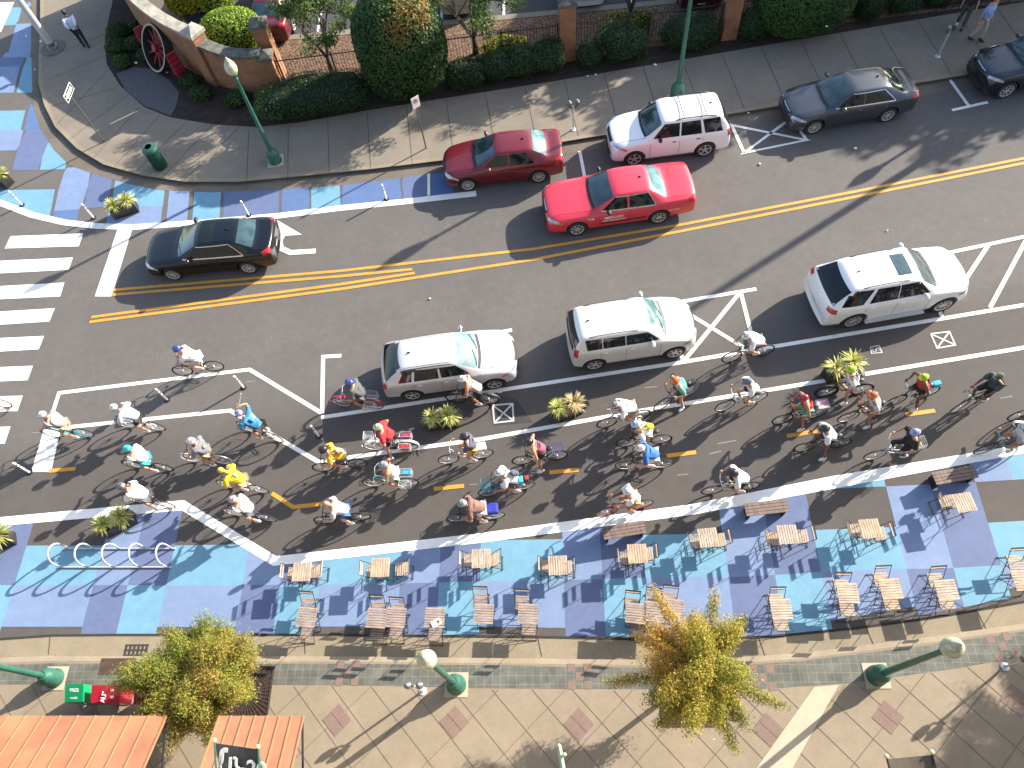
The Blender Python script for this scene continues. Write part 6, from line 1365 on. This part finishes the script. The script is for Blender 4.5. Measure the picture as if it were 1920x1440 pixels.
def person(X, J, look, label, nm='person'):
    """J joints in the local frame; look: skin, top, bottom, helmet... ; everything is parented to the body mesh"""
    nodes = [(J['pel'], .132), (J['sp'], .140), (J['ch'], .152), (J['nb'], .065), (J['hb'], .052)]; e = [(0, 1), (1, 2), (2, 3), (3, 4)]
    for s in ('L', 'R'):
        k = len(nodes); nodes += [(J['sh' + s], .072), (J['el' + s].lerp(J['sh' + s], .5), .052), (J['el' + s], .041), (J['wr' + s].lerp(J['el' + s], .5), .034), (J['wr' + s], .024)]; e += [(2, k), (k, k + 1), (k + 1, k + 2), (k + 2, k + 3), (k + 3, k + 4)]
        k = len(nodes); nodes += [(J['hp' + s], .088), (J['kn' + s].lerp(J['hp' + s], .5), .073), (J['kn' + s], .054), (J['an' + s].lerp(J['kn' + s], .65), .052), (J['an' + s], .034), (J['toe' + s], .030)]; e += [(0, k), (k, k + 1), (k + 1, k + 2), (k + 2, k + 3), (k + 3, k + 4), (k + 4, k + 5)]
    b = skin_req(nodes, e)
    g = .022 if not look.get('tight') else .010; sl = look.get('sleeve', .72)
    tn = [(J['pel'].lerp(J['sp'], -.08), .146 + g), (J['sp'], .154 + g), (J['ch'], .166 + g), (J['nb'].lerp(J['ch'], .3), .105 + g)]; te = [(0, 1), (1, 2), (2, 3)]
    for s in ('L', 'R'):
        if sl > 0:
            k = len(tn); tn += [(J['sh' + s], .080 + g)]; te += [(2, k)]; a, m_, w_ = J['sh' + s], J['el' + s], J['wr' + s]
            if sl <= 1: tn += [(a.lerp(m_, min(1, sl + .1)), .062 + g)]; te += [(k, k + 1)]
            else: tn += [(m_, .042 + g), (m_.lerp(w_, sl - 1), .034 + g)]; te += [(k, k + 1), (k + 1, k + 2)]
        else:
            k = len(tn); tn += [(J['sh' + s].lerp(J['ch'], .25), .050 + g)]; te += [(2, k)]
    top = skin_req(tn, te, 1); ln_ = look.get('leg', .62); g2 = .016 if not look.get('tightleg') else .009
    bn = [(J['pel'], .136 + g2)]; be = []
    for s in ('L', 'R'):
        k = len(bn); a, m_, w_ = J['hp' + s], J['kn' + s], J['an' + s]; bn += [(a, .100 + g2)]; be += [(0, k)]
        if ln_ <= 1: bn += [(a.lerp(m_, ln_ * .6), .082 + g2), (a.lerp(m_, ln_), .070 + g2 * 1.3)]; be += [(k, k + 1), (k + 1, k + 2)]
        else: bn += [(m_, .062 + g2), (m_.lerp(w_, ln_ - 1), .050 + g2)]; be += [(k, k + 1), (k + 1, k + 2)]
    bot = skin_req(bn, be, 0); PEND.append((X, J, look, label, nm, b, top, bot))
def finish_people():
    dg = bpy.context.evaluated_depsgraph_get(); got = []
    for P_ in PEND: got.append([bpy.data.meshes.new_from_object(o.evaluated_get(dg)) for o in P_[5:8]])
    for (X, J, look, label, nm, *tm), (mb_, mt_, ms_) in zip(PEND, got):
        for o in tm: bpy.data.objects.remove(o)
        sk_ = SKN[look.get('skin', 'fair')]; mb = MB(); mb.add([v.co.copy() for v in mb_.vertices], [tuple(p.vertices) for p in mb_.polygons])
        M = J['hM']; head_mesh(mb, J['hc'], M)
        for s, sg in (('L', 1), ('R', -1)):
            hd, pn, th, cu = J['hd' + s]; hand_mesh(mb, J['wr' + s], hd, pn, th, cu)
        body = mb.obj(nm, [sk_, M_eye, mat('lips', (.30, .09, .07), .5)], None, smooth=True); body.matrix_world = X; tag(body, label, 'person', look.get('group', 'cyclists in the group ride'))
        def child(me, n_, m_):
            me.materials.clear(); me.materials.append(m_); me.polygons.foreach_set('use_smooth', [True] * len(me.polygons)); me.polygons.foreach_set('material_index', [0] * len(me.polygons)); o = bpy.data.objects.new(n_, me); C.objects.link(o); setpar(o, body); return o
        child(mt_, 'shirt', look['top']); child(ms_, 'trousers' if look.get('leg', .6) > 1 else 'shorts', look['bottom'])
        for s in ('L', 'R'):
            sh = MB(); a, t_ = J['an' + s], J['toe' + s]; d = (t_ - a); d.z = 0; d.normalize(); q = a.lerp(t_, .35) + Vector((0, 0, -.015)); Ms = Matrix((d, Vector((-d.y, d.x, 0)), Vector((0, 0, 1)))).transposed(); sh.ball(q, (.135, .050, .048), 10, 6, 0, M=Ms); sh.ball(a + Vector((0, 0, -.01)), (.052, .046, .055), 8, 6, 0, M=Ms); sh.obj('shoe', look.get('shoe', M_white), body, smooth=True)
        hm = look.get('helmet')
        if hm: helmet_mesh(J['hc'], M, look.get('cap', False)).obj('cap' if look.get('cap') else 'helmet', [hm, M_trim], body, smooth=True, ang=60)
        if look.get('hair'):
            h = MB(); h.ball(J['hc'] + M @ Vector((-.018, 0, .022)), (.100, .088, .108), 12, 8, 0, M=M)
            if look.get('long'): h.tube([J['hc'] + M @ Vector((-.06, 0, 0)), J['hc'] + M @ Vector((-.12, 0, -.10)), J['nb'] + Vector((-.13, 0, -.06))], [.06, .05, .015], 7)
            h.obj('hair', look['hair'], body, smooth=True)
        if look.get('band'):    # contrast panel across the back of the shirt
            pm, (w_, h_) = look['band']; a, c_ = J['sp'], J['ch']; d = (c_ - a).normalized(); up = Vector((-d.z, 0, d.x)); up = up if up.z > 0 else -up; bb = MB(); q = a.lerp(c_, .55) + up * .174
            Mb = Matrix((d, d.cross(up) * -1, up)).transposed(); bb.ball(q, (h_, w_, .018), 10, 5, 0, M=Mb); bb.obj('back_print', pm, body, smooth=True)
        if look.get('pack'):
            pm, lb, sc = look['pack']; a, c_ = J['sp'], J['ch']; d = (c_ - a).normalized(); up = Vector((-d.z, 0, d.x)); up = up if up.z > 0 else -up; bb = MB(); q = a.lerp(c_, .45) + up * (.155 + .09 * sc); Mb = Matrix((d, d.cross(up) * -1, up)).transposed(); bb.ball(q, (.20 * sc, .13 * sc, .085 * sc), 12, 8, 0, M=Mb); bb.ball(q - d * .05 + up * .06 * sc, (.11 * sc, .10 * sc, .05 * sc), 10, 6, 0, M=Mb)
            for sg in (-1, 1):
                lat = d.cross(up) * sg * .10; bb.tube([q + d * .14 + lat, c_ + d * .10 + lat * 1.1 + up * .13, c_ + d * .13 + lat * 1.2, c_ + lat * 1.3 - up * .12], .016, 5)
            o = bb.obj('backpack', pm, None, smooth=True); o.matrix_world = X; tag(o, lb, 'backpack')
def hb(hd, pn, th, cu): return (Vector(hd), Vector(pn), Vector(th), cu)
def rider(F, Rr, Hp, label, look, blabel, col, kind='flat', step=0, ph=0, rimm=None, extra=(), fat=False, barm=None, tyre=None, foot=None, lh=None, rh=None, lean=None):
    f, r = at(*F), at(*Rr); c = (f + r) / 2; d = (f - r); d.z = 0; d.normalize(); rz = math.atan2(d.y, d.x); X = Matrix.Translation((c.x, c.y, .008)) @ Matrix.Rotation(rz, 4, 'Z')
    # place the head: helmet's sight line meets the bicycle's own upright plane
    o = Vector((0, 0, CH)); g = at(*Hp) - o; Xi = X.inverted(); lo = Xi @ o; lg = Xi.to_3x3() @ g
    hx_, hz_ = .22, 1.5
    if abs(lg.y) > 1e-3:
        k = -lo.y / lg.y; q = lo + lg * k; hx_, hz_ = q.x, q.z
    hx_ = min(.42, max(-.22, hx_)); hz_ = min(1.74, max(1.30, hz_))
    if lean: hx_, hz_ = lean
    low = .10 if foot else 0
    pel = Vector((-.27, 0, 1.0 - low * .3)); Ht = Vector((hx_, 0, hz_)); dn = (Ht - pel).normalized(); J = {'pel': pel}
    if foot: J['pel'] = pel = Vector((-.08, 0, .96))
    J['sp'] = pel + dn * .20 + Vector((-.02, 0, .01)); J['ch'] = pel + dn * .40; J['nb'] = pel + dn * .525
    hd_ = (dn * .55 + Vector((.28, 0, .75)) * .5).normalized(); J['hb'] = J['nb'] + hd_ * .07; J['hc'] = J['nb'] + hd_ * .20
    pt = math.atan2(dn.x, dn.z) * .42; yaw = look.get('yaw', 0); J['hM'] = Matrix.Rotation(yaw, 3, 'Z') @ Matrix.Rotation(pt, 3, 'Y')
    G = BAR[kind][1]
    for s, sg in (('L', 1), ('R', -1)):
        J['sh' + s] = J['ch'] + dn * .065 + Vector((0, .195 * sg, -.01)); grip = Vector((G[0], G[1] * sg, G[2])); ov = lh if s == 'L' else rh
        w_ = grip + Vector((-.075, .0, .035)); hd = hb((.9, 0, -.15), (-.15, 0, -1), (0, -sg, 0), 1.05)
        if ov: w_ = Vector(ov[0]); hd = ov[1]
        el, w_ = ik(J['sh' + s], w_, .29, .26, Vector((-.3, .8 * sg, -.6))); J['el' + s] = el; J['wr' + s] = w_; J['hd' + s] = hd
        J['hp' + s] = pel + Vector((.02, .085 * sg, -.03)); q = PHI[ph] + (0 if s == 'R' else PI); fp = BBv + Vector((.17 * math.cos(q), .13 * sg, .17 * math.sin(q))); an = fp + Vector((-.09, 0, .085)); tv = Vector((.16, 0, -.05))
        if foot == s: an = Vector((-.02, .34 * sg, .085)); tv = Vector((.15, .03 * sg, -.045))
        kn, an = ik(J['hp' + s], an, .43, .43, Vector((1, .12 * sg, .35))); J['kn' + s] = kn; J['an' + s] = an; J['toe' + s] = an + tv
    person(X, J, look, label)
    make_bike((c.x, c.y, .008), rz, blabel, col, kind, step, ph, rimm, extra, fat, barm, tyre); return X
cW, cG, cNavy, cBlue, cYel, cOr, cRed = cloth('white', (.74, .73, .72)), cloth('grey', (.27, .27, .27)), cloth('navy', (.07, .075, .12)), cloth('blue', (.03, .13, .40), (.02, .10, .32)), cloth('yellow', (.72, .55, .02), (.6, .42, .01)), cloth('orange', (.66, .34, .02)), cloth('red', (.52, .02, .025))
cLav, cBlk, cDG, cKh, cTeal, cBrown, cPink, cTq = cloth('lavender', (.50, .50, .66)), cloth('black', (.02, .02, .022)), cloth('dark_grey', (.085, .09, .10)), cloth('khaki', (.33, .26, .17)), cloth('mint', (.08, .42, .32)), cloth('dull_brown', (.17, .095, .075)), cloth('plum', (.30, .07, .12)), cloth('turquoise', (.03, .40, .58))
cJer = cloth('blue_patterned', (.015, .09, .28), (.05, .24, .42)); cCam = cloth('camouflage', (.20, .21, .14), (.05, .06, .045)); cGr = cloth('pale_grey', (.46, .46, .47)); cOl = cloth('olive', (.10, .11, .05)); cBG = cloth('sea_grey', (.05, .07, .075))
hW, hBl, hB, hTq, hYG, hO, hR, hLB, hCr, hBW = (mat('helmet_' + k, c, .3, coat=.5) for k, c in dict(white=(.74, .74, .74), blue=(.05, .09, .38), black=(.018, .018, .02), turquoise=(.03, .52, .52), lime=(.46, .62, .02), orange=(.75, .16, .05), red=(.30, .015, .04), pale_blue=(.42, .58, .72), cream=(.60, .60, .38), blue_white=(.30, .33, .62)).items())
bBk, bTq, bWh, bRd, bSv, bOr, bTl, bNv, bGn = bikecol('black', (.015, .015, .017)), bikecol('turquoise', (.03, .30, .38)), bikecol('white', (.7, .7, .68)), bikecol('red', (.42, .015, .03)), bikecol('silver', (.42, .42, .43), .4), bikecol('orange', (.55, .22, .03)), bikecol('teal', (.03, .16, .20)), bikecol('dark_blue', (.02, .05, .16)), bikecol('dark_green', (.02, .07, .05))
bMint = bikecol('mint', (.14, .42, .36)); M_bluebag = cloth('royal_blue', (.02, .03, .30)); M_pkred = cloth('magenta', (.50, .03, .12))
L_ = dict
cyc = 'cyclist in '
rider((108, 820), (170, 820), (89, 782), cyc + 'a grey shirt and white helmet crossing the wide stop line', L_(top=cG, bottom=cKh, helmet=hW), 'turquoise racing bicycle crossing the wide stop line', bTq, 'drop', 0, 0, bTq)
rider((243, 802), (303, 808), (205, 762), cyc + 'a lavender shirt, black shorts and white helmet', L_(top=cLav, bottom=cBlk, helmet=hW, leg=.8), 'bicycle ridden by the cyclist in the lavender shirt', bWh, 'flat', 0, 1, M_alloy)
rider((352, 704), (408, 696), (342, 659), cyc + 'white with a blue helmet, highest and alone over the white outline', L_(top=cW, bottom=cGr, helmet=hBl), 'black bicycle of the lone rider on the upper white outline', bBk, 'drop', 0, 2)
rider((463, 807), (527, 830), (460, 783), cyc + 'a blue patterned jersey holding up a pale rod', L_(top=cJer, bottom=cBlk, helmet=hBW, tight=1, skin='tan', band=(cTq, (.05, .09))), 'bicycle under the rider in the blue patterned jersey', bBk, 'flat', 0, 3, M_steel, rh=((.30, -.20, 1.62), hb((.1, .1, 1), (1, 0, 0), (0, 1, 0), 1.2)))
rider((256, 878), (318, 884), (234, 838), cyc + 'a white shirt with cyan shorts and a turquoise helmet', L_(top=cW, bottom=cTq, helmet=hTq, leg=.7), 'black bicycle of the rider in the turquoise helmet', bBk, 'flat', 0, 0)
rider((366, 866), (424, 870), (358, 826), cyc + 'a dark grey shirt with a gold back print and white helmet', L_(top=cloth('slate', (.15, .16, .19)), bottom=cKh, helmet=hW, skin='tan', band=(cKh, (.05, .06))), 'orange bicycle with white tyre walls under the dark grey shirted rider', bOr, 'cruiser', 0, 1, bWh, tyre=bikecol('tyre_white', (.5, .55, .6)))
rider((434, 915), (492, 924), (412, 882), cyc + 'a bright yellow shirt with yellow braided hair, no helmet', L_(top=cYel, bottom=cKh, hair=mat('yellow_braids', (.55, .38, .04), .7), long=1, band=(cW, (.04, .09))), 'slim silver bicycle under the rider in bright yellow', bSv, 'flat', 0, 2, M_alloy)
rider((447, 967), (505, 977), (440, 939), cyc + 'a white shirt and pinkish helmet beside the slanting white band', L_(top=cW, bottom=cDG, helmet=mat('helmet_pink', (.55, .38, .36), .3)), 'bicycle with pale wheels beside the slanting white band', bNv, 'flat', 0, 0, M_alloy)
rider((262, 942), (318, 952), (240, 917), cyc + 'a white shirt and striped helmet above the bike rack planter', L_(top=cW, bottom=cDG, helmet=mat('helmet_stripe', (.3, .32, .34), .3, col2=(.03, .03, .03), scale=30)), 'thin black bicycle above the bike rack planter', bBk, 'drop', 0, 1, M_steel)
rider((620, 883), (666, 878), (605, 844), cyc + 'an orange shirt carrying a straw coloured sling bag', L_(top=cOr, bottom=cNavy, helmet=hB, pack=(cKh, 'straw coloured sling bag on the orange shirted cyclist', .8)), 'black bicycle under the orange shirted rider', bBk, 'flat', 0, 2)
rider((644, 762), (707, 767), (656, 719), cyc + 'a charcoal shirt with a blue helmet on the red basket bicycle', L_(top=cDG, bottom=cDG, helmet=hBl, skin='tan'), 'red step through bicycle with wire side baskets', bRd, 'cruiser', 1, 0, M_alloy, (('side', M_steel), ('fend', bRd)), barm=M_steel)
rider((857, 755), (919, 757), (873, 716), cyc + 'a white vest and round white helmet passing the silver hatchback', L_(top=cW, bottom=cBlk, helmet=hW, skin='tan', sleeve=0), 'dark bicycle passing the silver hatchback', bBk, 'flat', 0, 1, M_black, (('fend', M_trim),))
rider((704, 844), (770, 843), (722, 802), cyc + 'a red shirt with a cream helmet on the white basket bicycle', L_(top=cRed, bottom=cBlk, helmet=hCr), 'white step through bicycle with rear baskets of pink and red bags', bWh, 'cruiser', 1, 2, bWh, (('side', M_steel), ('fend', bWh), ('front', M_steel)), barm=M_steel, foot='L')
rider((703, 912), (771, 911), (723, 875), cyc + 'a white sleeveless top with a grey helmet on the pale teal bicycle', L_(top=cW, bottom=cGr, helmet=mat('helmet_grey', (.3, .34, .36), .3), skin='tan', sleeve=0), 'pale teal bicycle with rear wire baskets', bMint, 'cruiser', 0, 0, M_alloy, (('side', M_steel),), barm=M_steel)
rider((838, 870), (914, 857), (872, 820), cyc + 'a navy shirt and black helmet with orange shorts', L_(top=cNavy, bottom=cOr, helmet=hB), 'silver bicycle with a pale crate on the rear rack', bSv, 'flat', 1, 1, M_alloy, (('rack', M_steel),), barm=M_steel)
rider((980, 871), (1046, 862), (995, 824), cyc + 'a plum vest with a green belt and black helmet', L_(top=cPink, bottom=cBlk, helmet=hB, skin='tan', sleeve=0, band=(cOl, (.10, .03))), 'black bicycle with a violet rear basket', bBk, 'flat', 1, 2, M_black, (('top', bikecol('violet', (.08, .05, .30))),), foot='L')
rider((919, 929), (984, 917), (938, 888), cyc + 'a white top with a white knobbly helmet and navy pack', L_(top=cW, bottom=cNavy, helmet=hW, skin='tan', pack=(cNavy, 'navy and grey pack on the cyclist with the knobbly white helmet', .85)), 'bicycle with red and blue luggage behind the saddle', bNv, 'flat', 1, 0, M_alloy, (('rack', M_black), ('front', mat('cyan_basket', (.03, .3, .4)))))
rider((858, 978), (932, 972), (868, 946), cyc + 'a dull brown shirt over white on the bicycle with a blue crate', L_(top=cBrown, bottom=cW, helmet=mat('helmet_grey', (.3, .34, .36), .3), skin='tan'), 'bicycle carrying a royal blue crate near the white band', bBk, 'flat', 0, 1, M_alloy, (('rack', M_black),))
rider((1131, 803), (1205, 786), (1160, 765), cyc + 'white with a white and black helmet, left of the yellow sling bag', L_(top=cW, bottom=cKh, helmet=mat('helmet_wb', (.62, .62, .6), .3, col2=(.1, .1, .1), scale=22), tight=1), 'dark drop bar bicycle on the second white lane line, left', bBk, 'drop', 0, 0, M_black, barm=bWh)
rider((1173, 838), (1238, 832), (1208, 798), cyc + 'a white shirt and khaki shorts with a yellow sling bag', L_(top=cW, bottom=cKh, helmet=hLB, pack=(cYel, 'bright yellow sling bag across a white shirted cyclist', .8)), 'black bicycle under the rider with the yellow sling bag', bBk, 'flat', 0, 1, M_black, foot='L')
rider((1172, 880), (1240, 877), (1185, 845), cyc + 'a royal blue shirt and smooth white helmet', L_(top=cBlue, bottom=cW, helmet=hW, leg=.8), 'black bicycle with white rims under the royal blue shirt', bBk, 'flat', 0, 2, bWh, lean=(.20, 1.48))
rider((1238, 768), (1296, 738), (1265, 718), cyc + 'a mint green shirt with a red and orange helmet', L_(top=cTeal, bottom=cDG, helmet=hO), 'silver wheeled bicycle under the mint shirted rider', bSv, 'flat', 0, 3, M_alloy, (('rack', M_black),), foot='L', lean=(.05, 1.56))
rider((1330, 927), (1402, 919), (1372, 888), cyc + 'a white vest over long black sleeves beside the white band', L_(top=cW, bottom=cBlk, helmet=hB, sleeve=.7, leg=.9, hair=M_black, long=1), 'black bicycle with turquoise trim beside the white band', bBk, 'flat', 0, 0, M_black, barm=bWh)
rider((1135, 967), (1205, 952), (1175, 921), cyc + 'a white shirt with yellow shorts on the red racing bicycle', L_(top=cW, bottom=cloth('mustard', (.45, .30, .08)), helmet=hW, skin='tan'), 'red racing bicycle at the edge of the white band', bRd, 'drop', 0, 1, bRd)
rider((1365, 680), (1432, 667), (1382, 633), cyc + 'a white shirt and white helmet crouched ahead of the boxy hatchback', L_(top=cW, bottom=cBrown, helmet=hW, skin='tan'), 'black drop bar bicycle ahead of the boxy hatchback', bBk, 'drop', 0, 2, M_black)
rider((1352, 771), (1420, 753), (1406, 716), cyc + 'a white shirt and slate blue cap', L_(top=cW, bottom=cBlk, helmet=mat('slate_cap', (.12, .16, .22), .8), cap=1), 'blue and white bicycle with pale wheels on the lane line', bTl, 'flat', 0, 0, M_alloy, barm=bWh, lean=(.06, 1.62))
rider((1458, 796), (1530, 783), (1499, 756), cyc + 'a red vest and dark red cap holding orange sunglasses', L_(top=cRed, bottom=cTeal, helmet=hR, cap=1, skin='tan', sleeve=0), 'black bicycle with a map on its rear basket', bBk, 'flat', 0, 1, M_black, (('top', M_steel),), foot='L', lean=(.02, 1.62))
rider((1535, 744), (1618, 738), (1590, 712), cyc + 'a white shirt, lime helmet and camouflage pack on the fat tyred bicycle', L_(top=cW, bottom=cGr, helmet=hYG, pack=(cCam, 'camouflage backpack on the fat bike rider', .9)), 'fat tyred black bicycle with a yellow handlebar', bBk, 'flat', 0, 2, M_black, fat=True, barm=bikecol('yellow', (.6, .5, .02)), foot='L', lean=(.04, 1.64))
rider((1583, 791), (1648, 778), (1635, 761), cyc + 'a grey shirt and vivid orange helmet', L_(top=cGr, bottom=cKh, helmet=hO, skin='tan'), 'bicycle with pale tyres under the orange helmeted rider', bBk, 'flat', 0, 0, M_alloy, (('rack', M_black),), foot='L', lean=(.06, 1.62))
rider((1494, 848), (1578, 838), (1550, 804), cyc + 'a white shirt, black shorts and glossy black helmet, foot down', L_(top=cW, bottom=cBlk, helmet=hB, skin='brown'), 'dark brown drop bar bicycle near the middle yellow dashes', bBk, 'drop', 0, 1, M_black, foot='L', lean=(.14, 1.58))
rider((1631, 862), (1702, 852), (1713, 831), cyc + 'black with a blue and white helmet beside the right end of the band', L_(top=cBlk, bottom=cBlk, helmet=hBW, leg=1.8), 'silver bicycle with a white rear basket and striped bag', bSv, 'cruiser', 1, 0, M_alloy, (('top', M_white),), barm=M_steel, lean=(-.12, 1.60))
rider((1668, 762), (1738, 744), (1733, 726), cyc + 'a red vest over black with a bright lime helmet', L_(top=cRed, bottom=cBlk, helmet=hYG, skin='brown', sleeve=0), 'slim black bicycle with a pale blue handlebar', bBk, 'flat', 0, 3, M_black, barm=bTq, lean=(.02, 1.60), foot='L')
rider((1787, 773), (1848, 744), (1872, 712), cyc + 'dark clothes and a camouflage cap, farthest upper right', L_(top=cBG, bottom=cBlk, helmet=cCam, cap=1, skin='brown', leg=.9), 'tall dark bicycle under the rider in the camouflage cap', bGn, 'drop', 0, 0, M_steel, lean=(-.10, 1.62))
rider((1835, 851), (1905, 838), (1903, 802), cyc + 'a white shirt and pale blue helmet at the right edge', L_(top=cW, bottom=cGr, helmet=hLB, skin='tan'), 'mint handled bicycle crossing the end of the white band', bBk, 'flat', 0, 1, M_alloy, barm=bMint, lean=(.02, 1.58))
rider((1897, 788), (1966, 774), (1960, 745), cyc + 'a blue shirt cut off beyond the right edge', L_(top=cBlue, bottom=cBlk, helmet=hB), 'bicycle whose front wheel alone enters at the right edge', bBk, 'flat', 0, 2, M_black, lean=(.1, 1.6))
rider((-44, 764), (20, 765), (-60, 722), cyc + 'a white shirt cut off beyond the left edge', L_(top=cW, bottom=cKh, helmet=hW), 'pale bicycle leaving at the left edge over the crosswalk', bWh, 'cruiser', 0, 0, M_black, (('top', M_steel),))
rider((622, 981), (674, 976), (611, 945), cyc + 'a pale grey shirt and blue shorts with a bare bald head', L_(top=cGr, bottom=cBlue, skin='fair'), 'black bicycle under the bald grey shirted rider by the yellow dash', bBk, 'flat', 0, 1, M_black)
# pedestrians
def walker(px, rz, label, look, hgt_=1.0, stride=.18, arms=((.15, .27, .82), (-.05, -.27, .80))):
    p = at(*px, .13); X = Matrix.Translation((p.x, p.y, .134)) @ Matrix.Rotation(rz, 4, 'Z') @ Matrix.Scale(hgt_, 4); J = {}; pel = J['pel'] = Vector((0, 0, .98)); J['sp'] = Vector((.0, 0, 1.16)); J['ch'] = Vector((.01, 0, 1.36)); J['nb'] = Vector((.02, 0, 1.49)); J['hb'] = Vector((.03, 0, 1.56)); J['hc'] = Vector((.045, 0, 1.68)); J['hM'] = Matrix.Rotation(look.get('pitch', .15), 3, 'Y')
    for s, sg in (('L', 1), ('R', -1)):
        J['sh' + s] = Vector((.0, .185 * sg, 1.42)); w_ = Vector(arms[0 if s == 'L' else 1]); el, w_ = ik(J['sh' + s], w_, .30, .27, Vector((-1, .2 * sg, 0))); J['el' + s] = el; J['wr' + s] = w_; J['hd' + s] = hb((w_ - el).normalized(), (0, -sg, 0), (1, 0, 0), .35)
        J['hp' + s] = Vector((0, .095 * sg, .94)); an = Vector((stride * sg, .10 * sg, .085)); kn, an = ik(J['hp' + s], an, .44, .44, Vector((1, 0, 0))); J['kn' + s] = kn; J['an' + s] = an; J['toe' + s] = an + Vector((.16, 0, -.05))
    look['group'] = 'pedestrians on the far sidewalk'; person(X, J, look, label)
M_hair = mat('black_hair', (.012, .010, .009), .6)
walker((163, 89), R(105), 'person in a pale blue shirt and black trousers walking away, hands behind the back', L_(top=cloth('pale_blue', (.55, .62, .75)), bottom=cBlk, leg=1.95, skin='dark', hair=M_hair, shoe=M_black, sleeve=1.6), 1.02, .10, ((-.16, .10, 1.0), (-.16, -.10, 1.02)))
walker((1826, 75), R(-60), 'person in a light blue polo shirt and pale trousers walking by the parking meter', L_(top=cloth('polo_blue', (.22, .34, .62)), bottom=cloth('stone', (.45, .40, .34)), leg=1.95, skin='fair', hair=mat('sandy_hair', (.20, .11, .06), .7), shoe=M_black), 1.04, .16)
walker((1798, 50), R(-120), 'person in a black shirt and dark green trousers at the top edge', L_(top=cBlk, bottom=cloth('dark_olive', (.05, .07, .055)), leg=1.95, skin='fair', hair=M_hair, shoe=M_black), 1.02, .18)
finish_people()
# things carried on the bicycles
def ontop(F, Rr, v, dims, m, nm, label, catg, rz2=0):
    f, r = at(*F), at(*Rr); c = (f + r) / 2; d = (f - r); rz = math.atan2(d.y, d.x); X = Matrix.Translation((c.x, c.y, .008)) @ Matrix.Rotation(rz, 4, 'Z'); p = X @ Vector(v)
    mb = MB(); mb.box((0, 0, 0), dims); o = mb.obj(nm, m, loc=p, rz=rz + rz2); b = o.modifiers.new('b', 'BEVEL'); b.width = min(dims) * .25; b.segments = 2; tag(o, label, catg); return o
ontop((858, 978), (932, 972), (-.52, 0, .87), (.36, .32, .22), M_bluebag, 'crate', 'royal blue crate on the rear rack near the white band', 'crate')
ontop((838, 870), (914, 857), (-.50, 0, .83), (.34, .26, .14), cloth('pale_pink', (.62, .52, .55)), 'crate', 'pale pink striped crate behind the navy shirted cyclist', 'crate')
ontop((704, 844), (770, 843), (-.52, -.19, .60), (.30, .13, .20), M_pkred, 'bag', 'magenta bag in the far side rear basket of the white bicycle', 'bag'); ontop((704, 844), (770, 843), (-.52, .19, .60), (.30, .13, .22), cRed, 'bag', 'red bag in the near side rear basket of the white bicycle', 'bag')
ontop((703, 912), (771, 911), (-.52, -.19, .60), (.28, .12, .18), cTq, 'bag', 'turquoise bag in the baskets of the pale teal bicycle', 'bag')
ontop((919, 929), (984, 917), (-.62, 0, .84), (.13, .13, .13), cRed, 'bag', 'small red bag behind the saddle above the white band', 'bag'); ontop((919, 929), (984, 917), (-.45, 0, .82), (.16, .22, .14), cTq, 'bag', 'blue luggage roll behind the navy pack', 'bag')
ontop((1458, 796), (1530, 783), (-.52, 0, .90), (.34, .28, .10), mat('map_print', (.5, .5, .55), .7, col2=(.35, .08, .08), scale=9), 'parcel', 'red and pale blue parcel in the rear basket behind the dark red cap', 'parcel')
ontop((1631, 862), (1702, 852), (-.46, 0, .86), (.22, .24, .18), mat('striped_bag', (.60, .36, .02), .7, col2=(.03, .03, .06), scale=16), 'bag', 'yellow and black bag in the white rear basket', 'bag')
ontop((1668, 762), (1738, 744), (-.50, 0, .88), (.26, .16, .16), cTq, 'bag', 'cyan bag behind the rider in the bright lime helmet', 'bag')
ontop((1238, 768), (1296, 738), (-.46, 0, .86), (.24, .16, .16), cBlk, 'bag', 'black bag behind the mint shirted cyclist', 'bag')
for F_, R_, v, m_, lb in (((463, 807), (527, 830), (.33, -.16, 1.75), M_white, 'slender pale rod held up by the cyclist in the blue jersey'),):
    f, r = at(*F_), at(*R_); c = (f + r) / 2; d = f - r; X = Matrix.Translation(c) @ Matrix.Rotation(math.atan2(d.y, d.x), 4, 'Z'); mb = MB(); mb.tube([(.31, -.19, 1.60), (.12, -.42, 2.15)], .012, 6); o = mb.obj('rod', m_); o.matrix_world = X; tag(o, lb, 'rod')
f, r = at(1458, 796), at(1530, 783); c = (f + r) / 2; d = f - r; X = Matrix.Translation(c) @ Matrix.Rotation(math.atan2(d.y, d.x), 4, 'Z'); mb = MB()
for s in (-1, 1): mb.tube([(.36 + .05 * math.cos(a) * .5, s * .07 + .055 * math.sin(a), 1.08 + .04 * math.cos(a)) for a in np.linspace(0, 2 * PI, 12, endpoint=False)], .010, 5, closed=True)
mb.tube([(.36, -.02, 1.09), (.36, .02, 1.09)], .01, 5); o = mb.obj('sunglasses', mat('orange_plastic', (.7, .12, .02), .4)); o.matrix_world = X; tag(o, 'orange framed sunglasses held over the handlebar by the rider in the dark red cap', 'sunglasses')
bpy.context.view_layer.update()
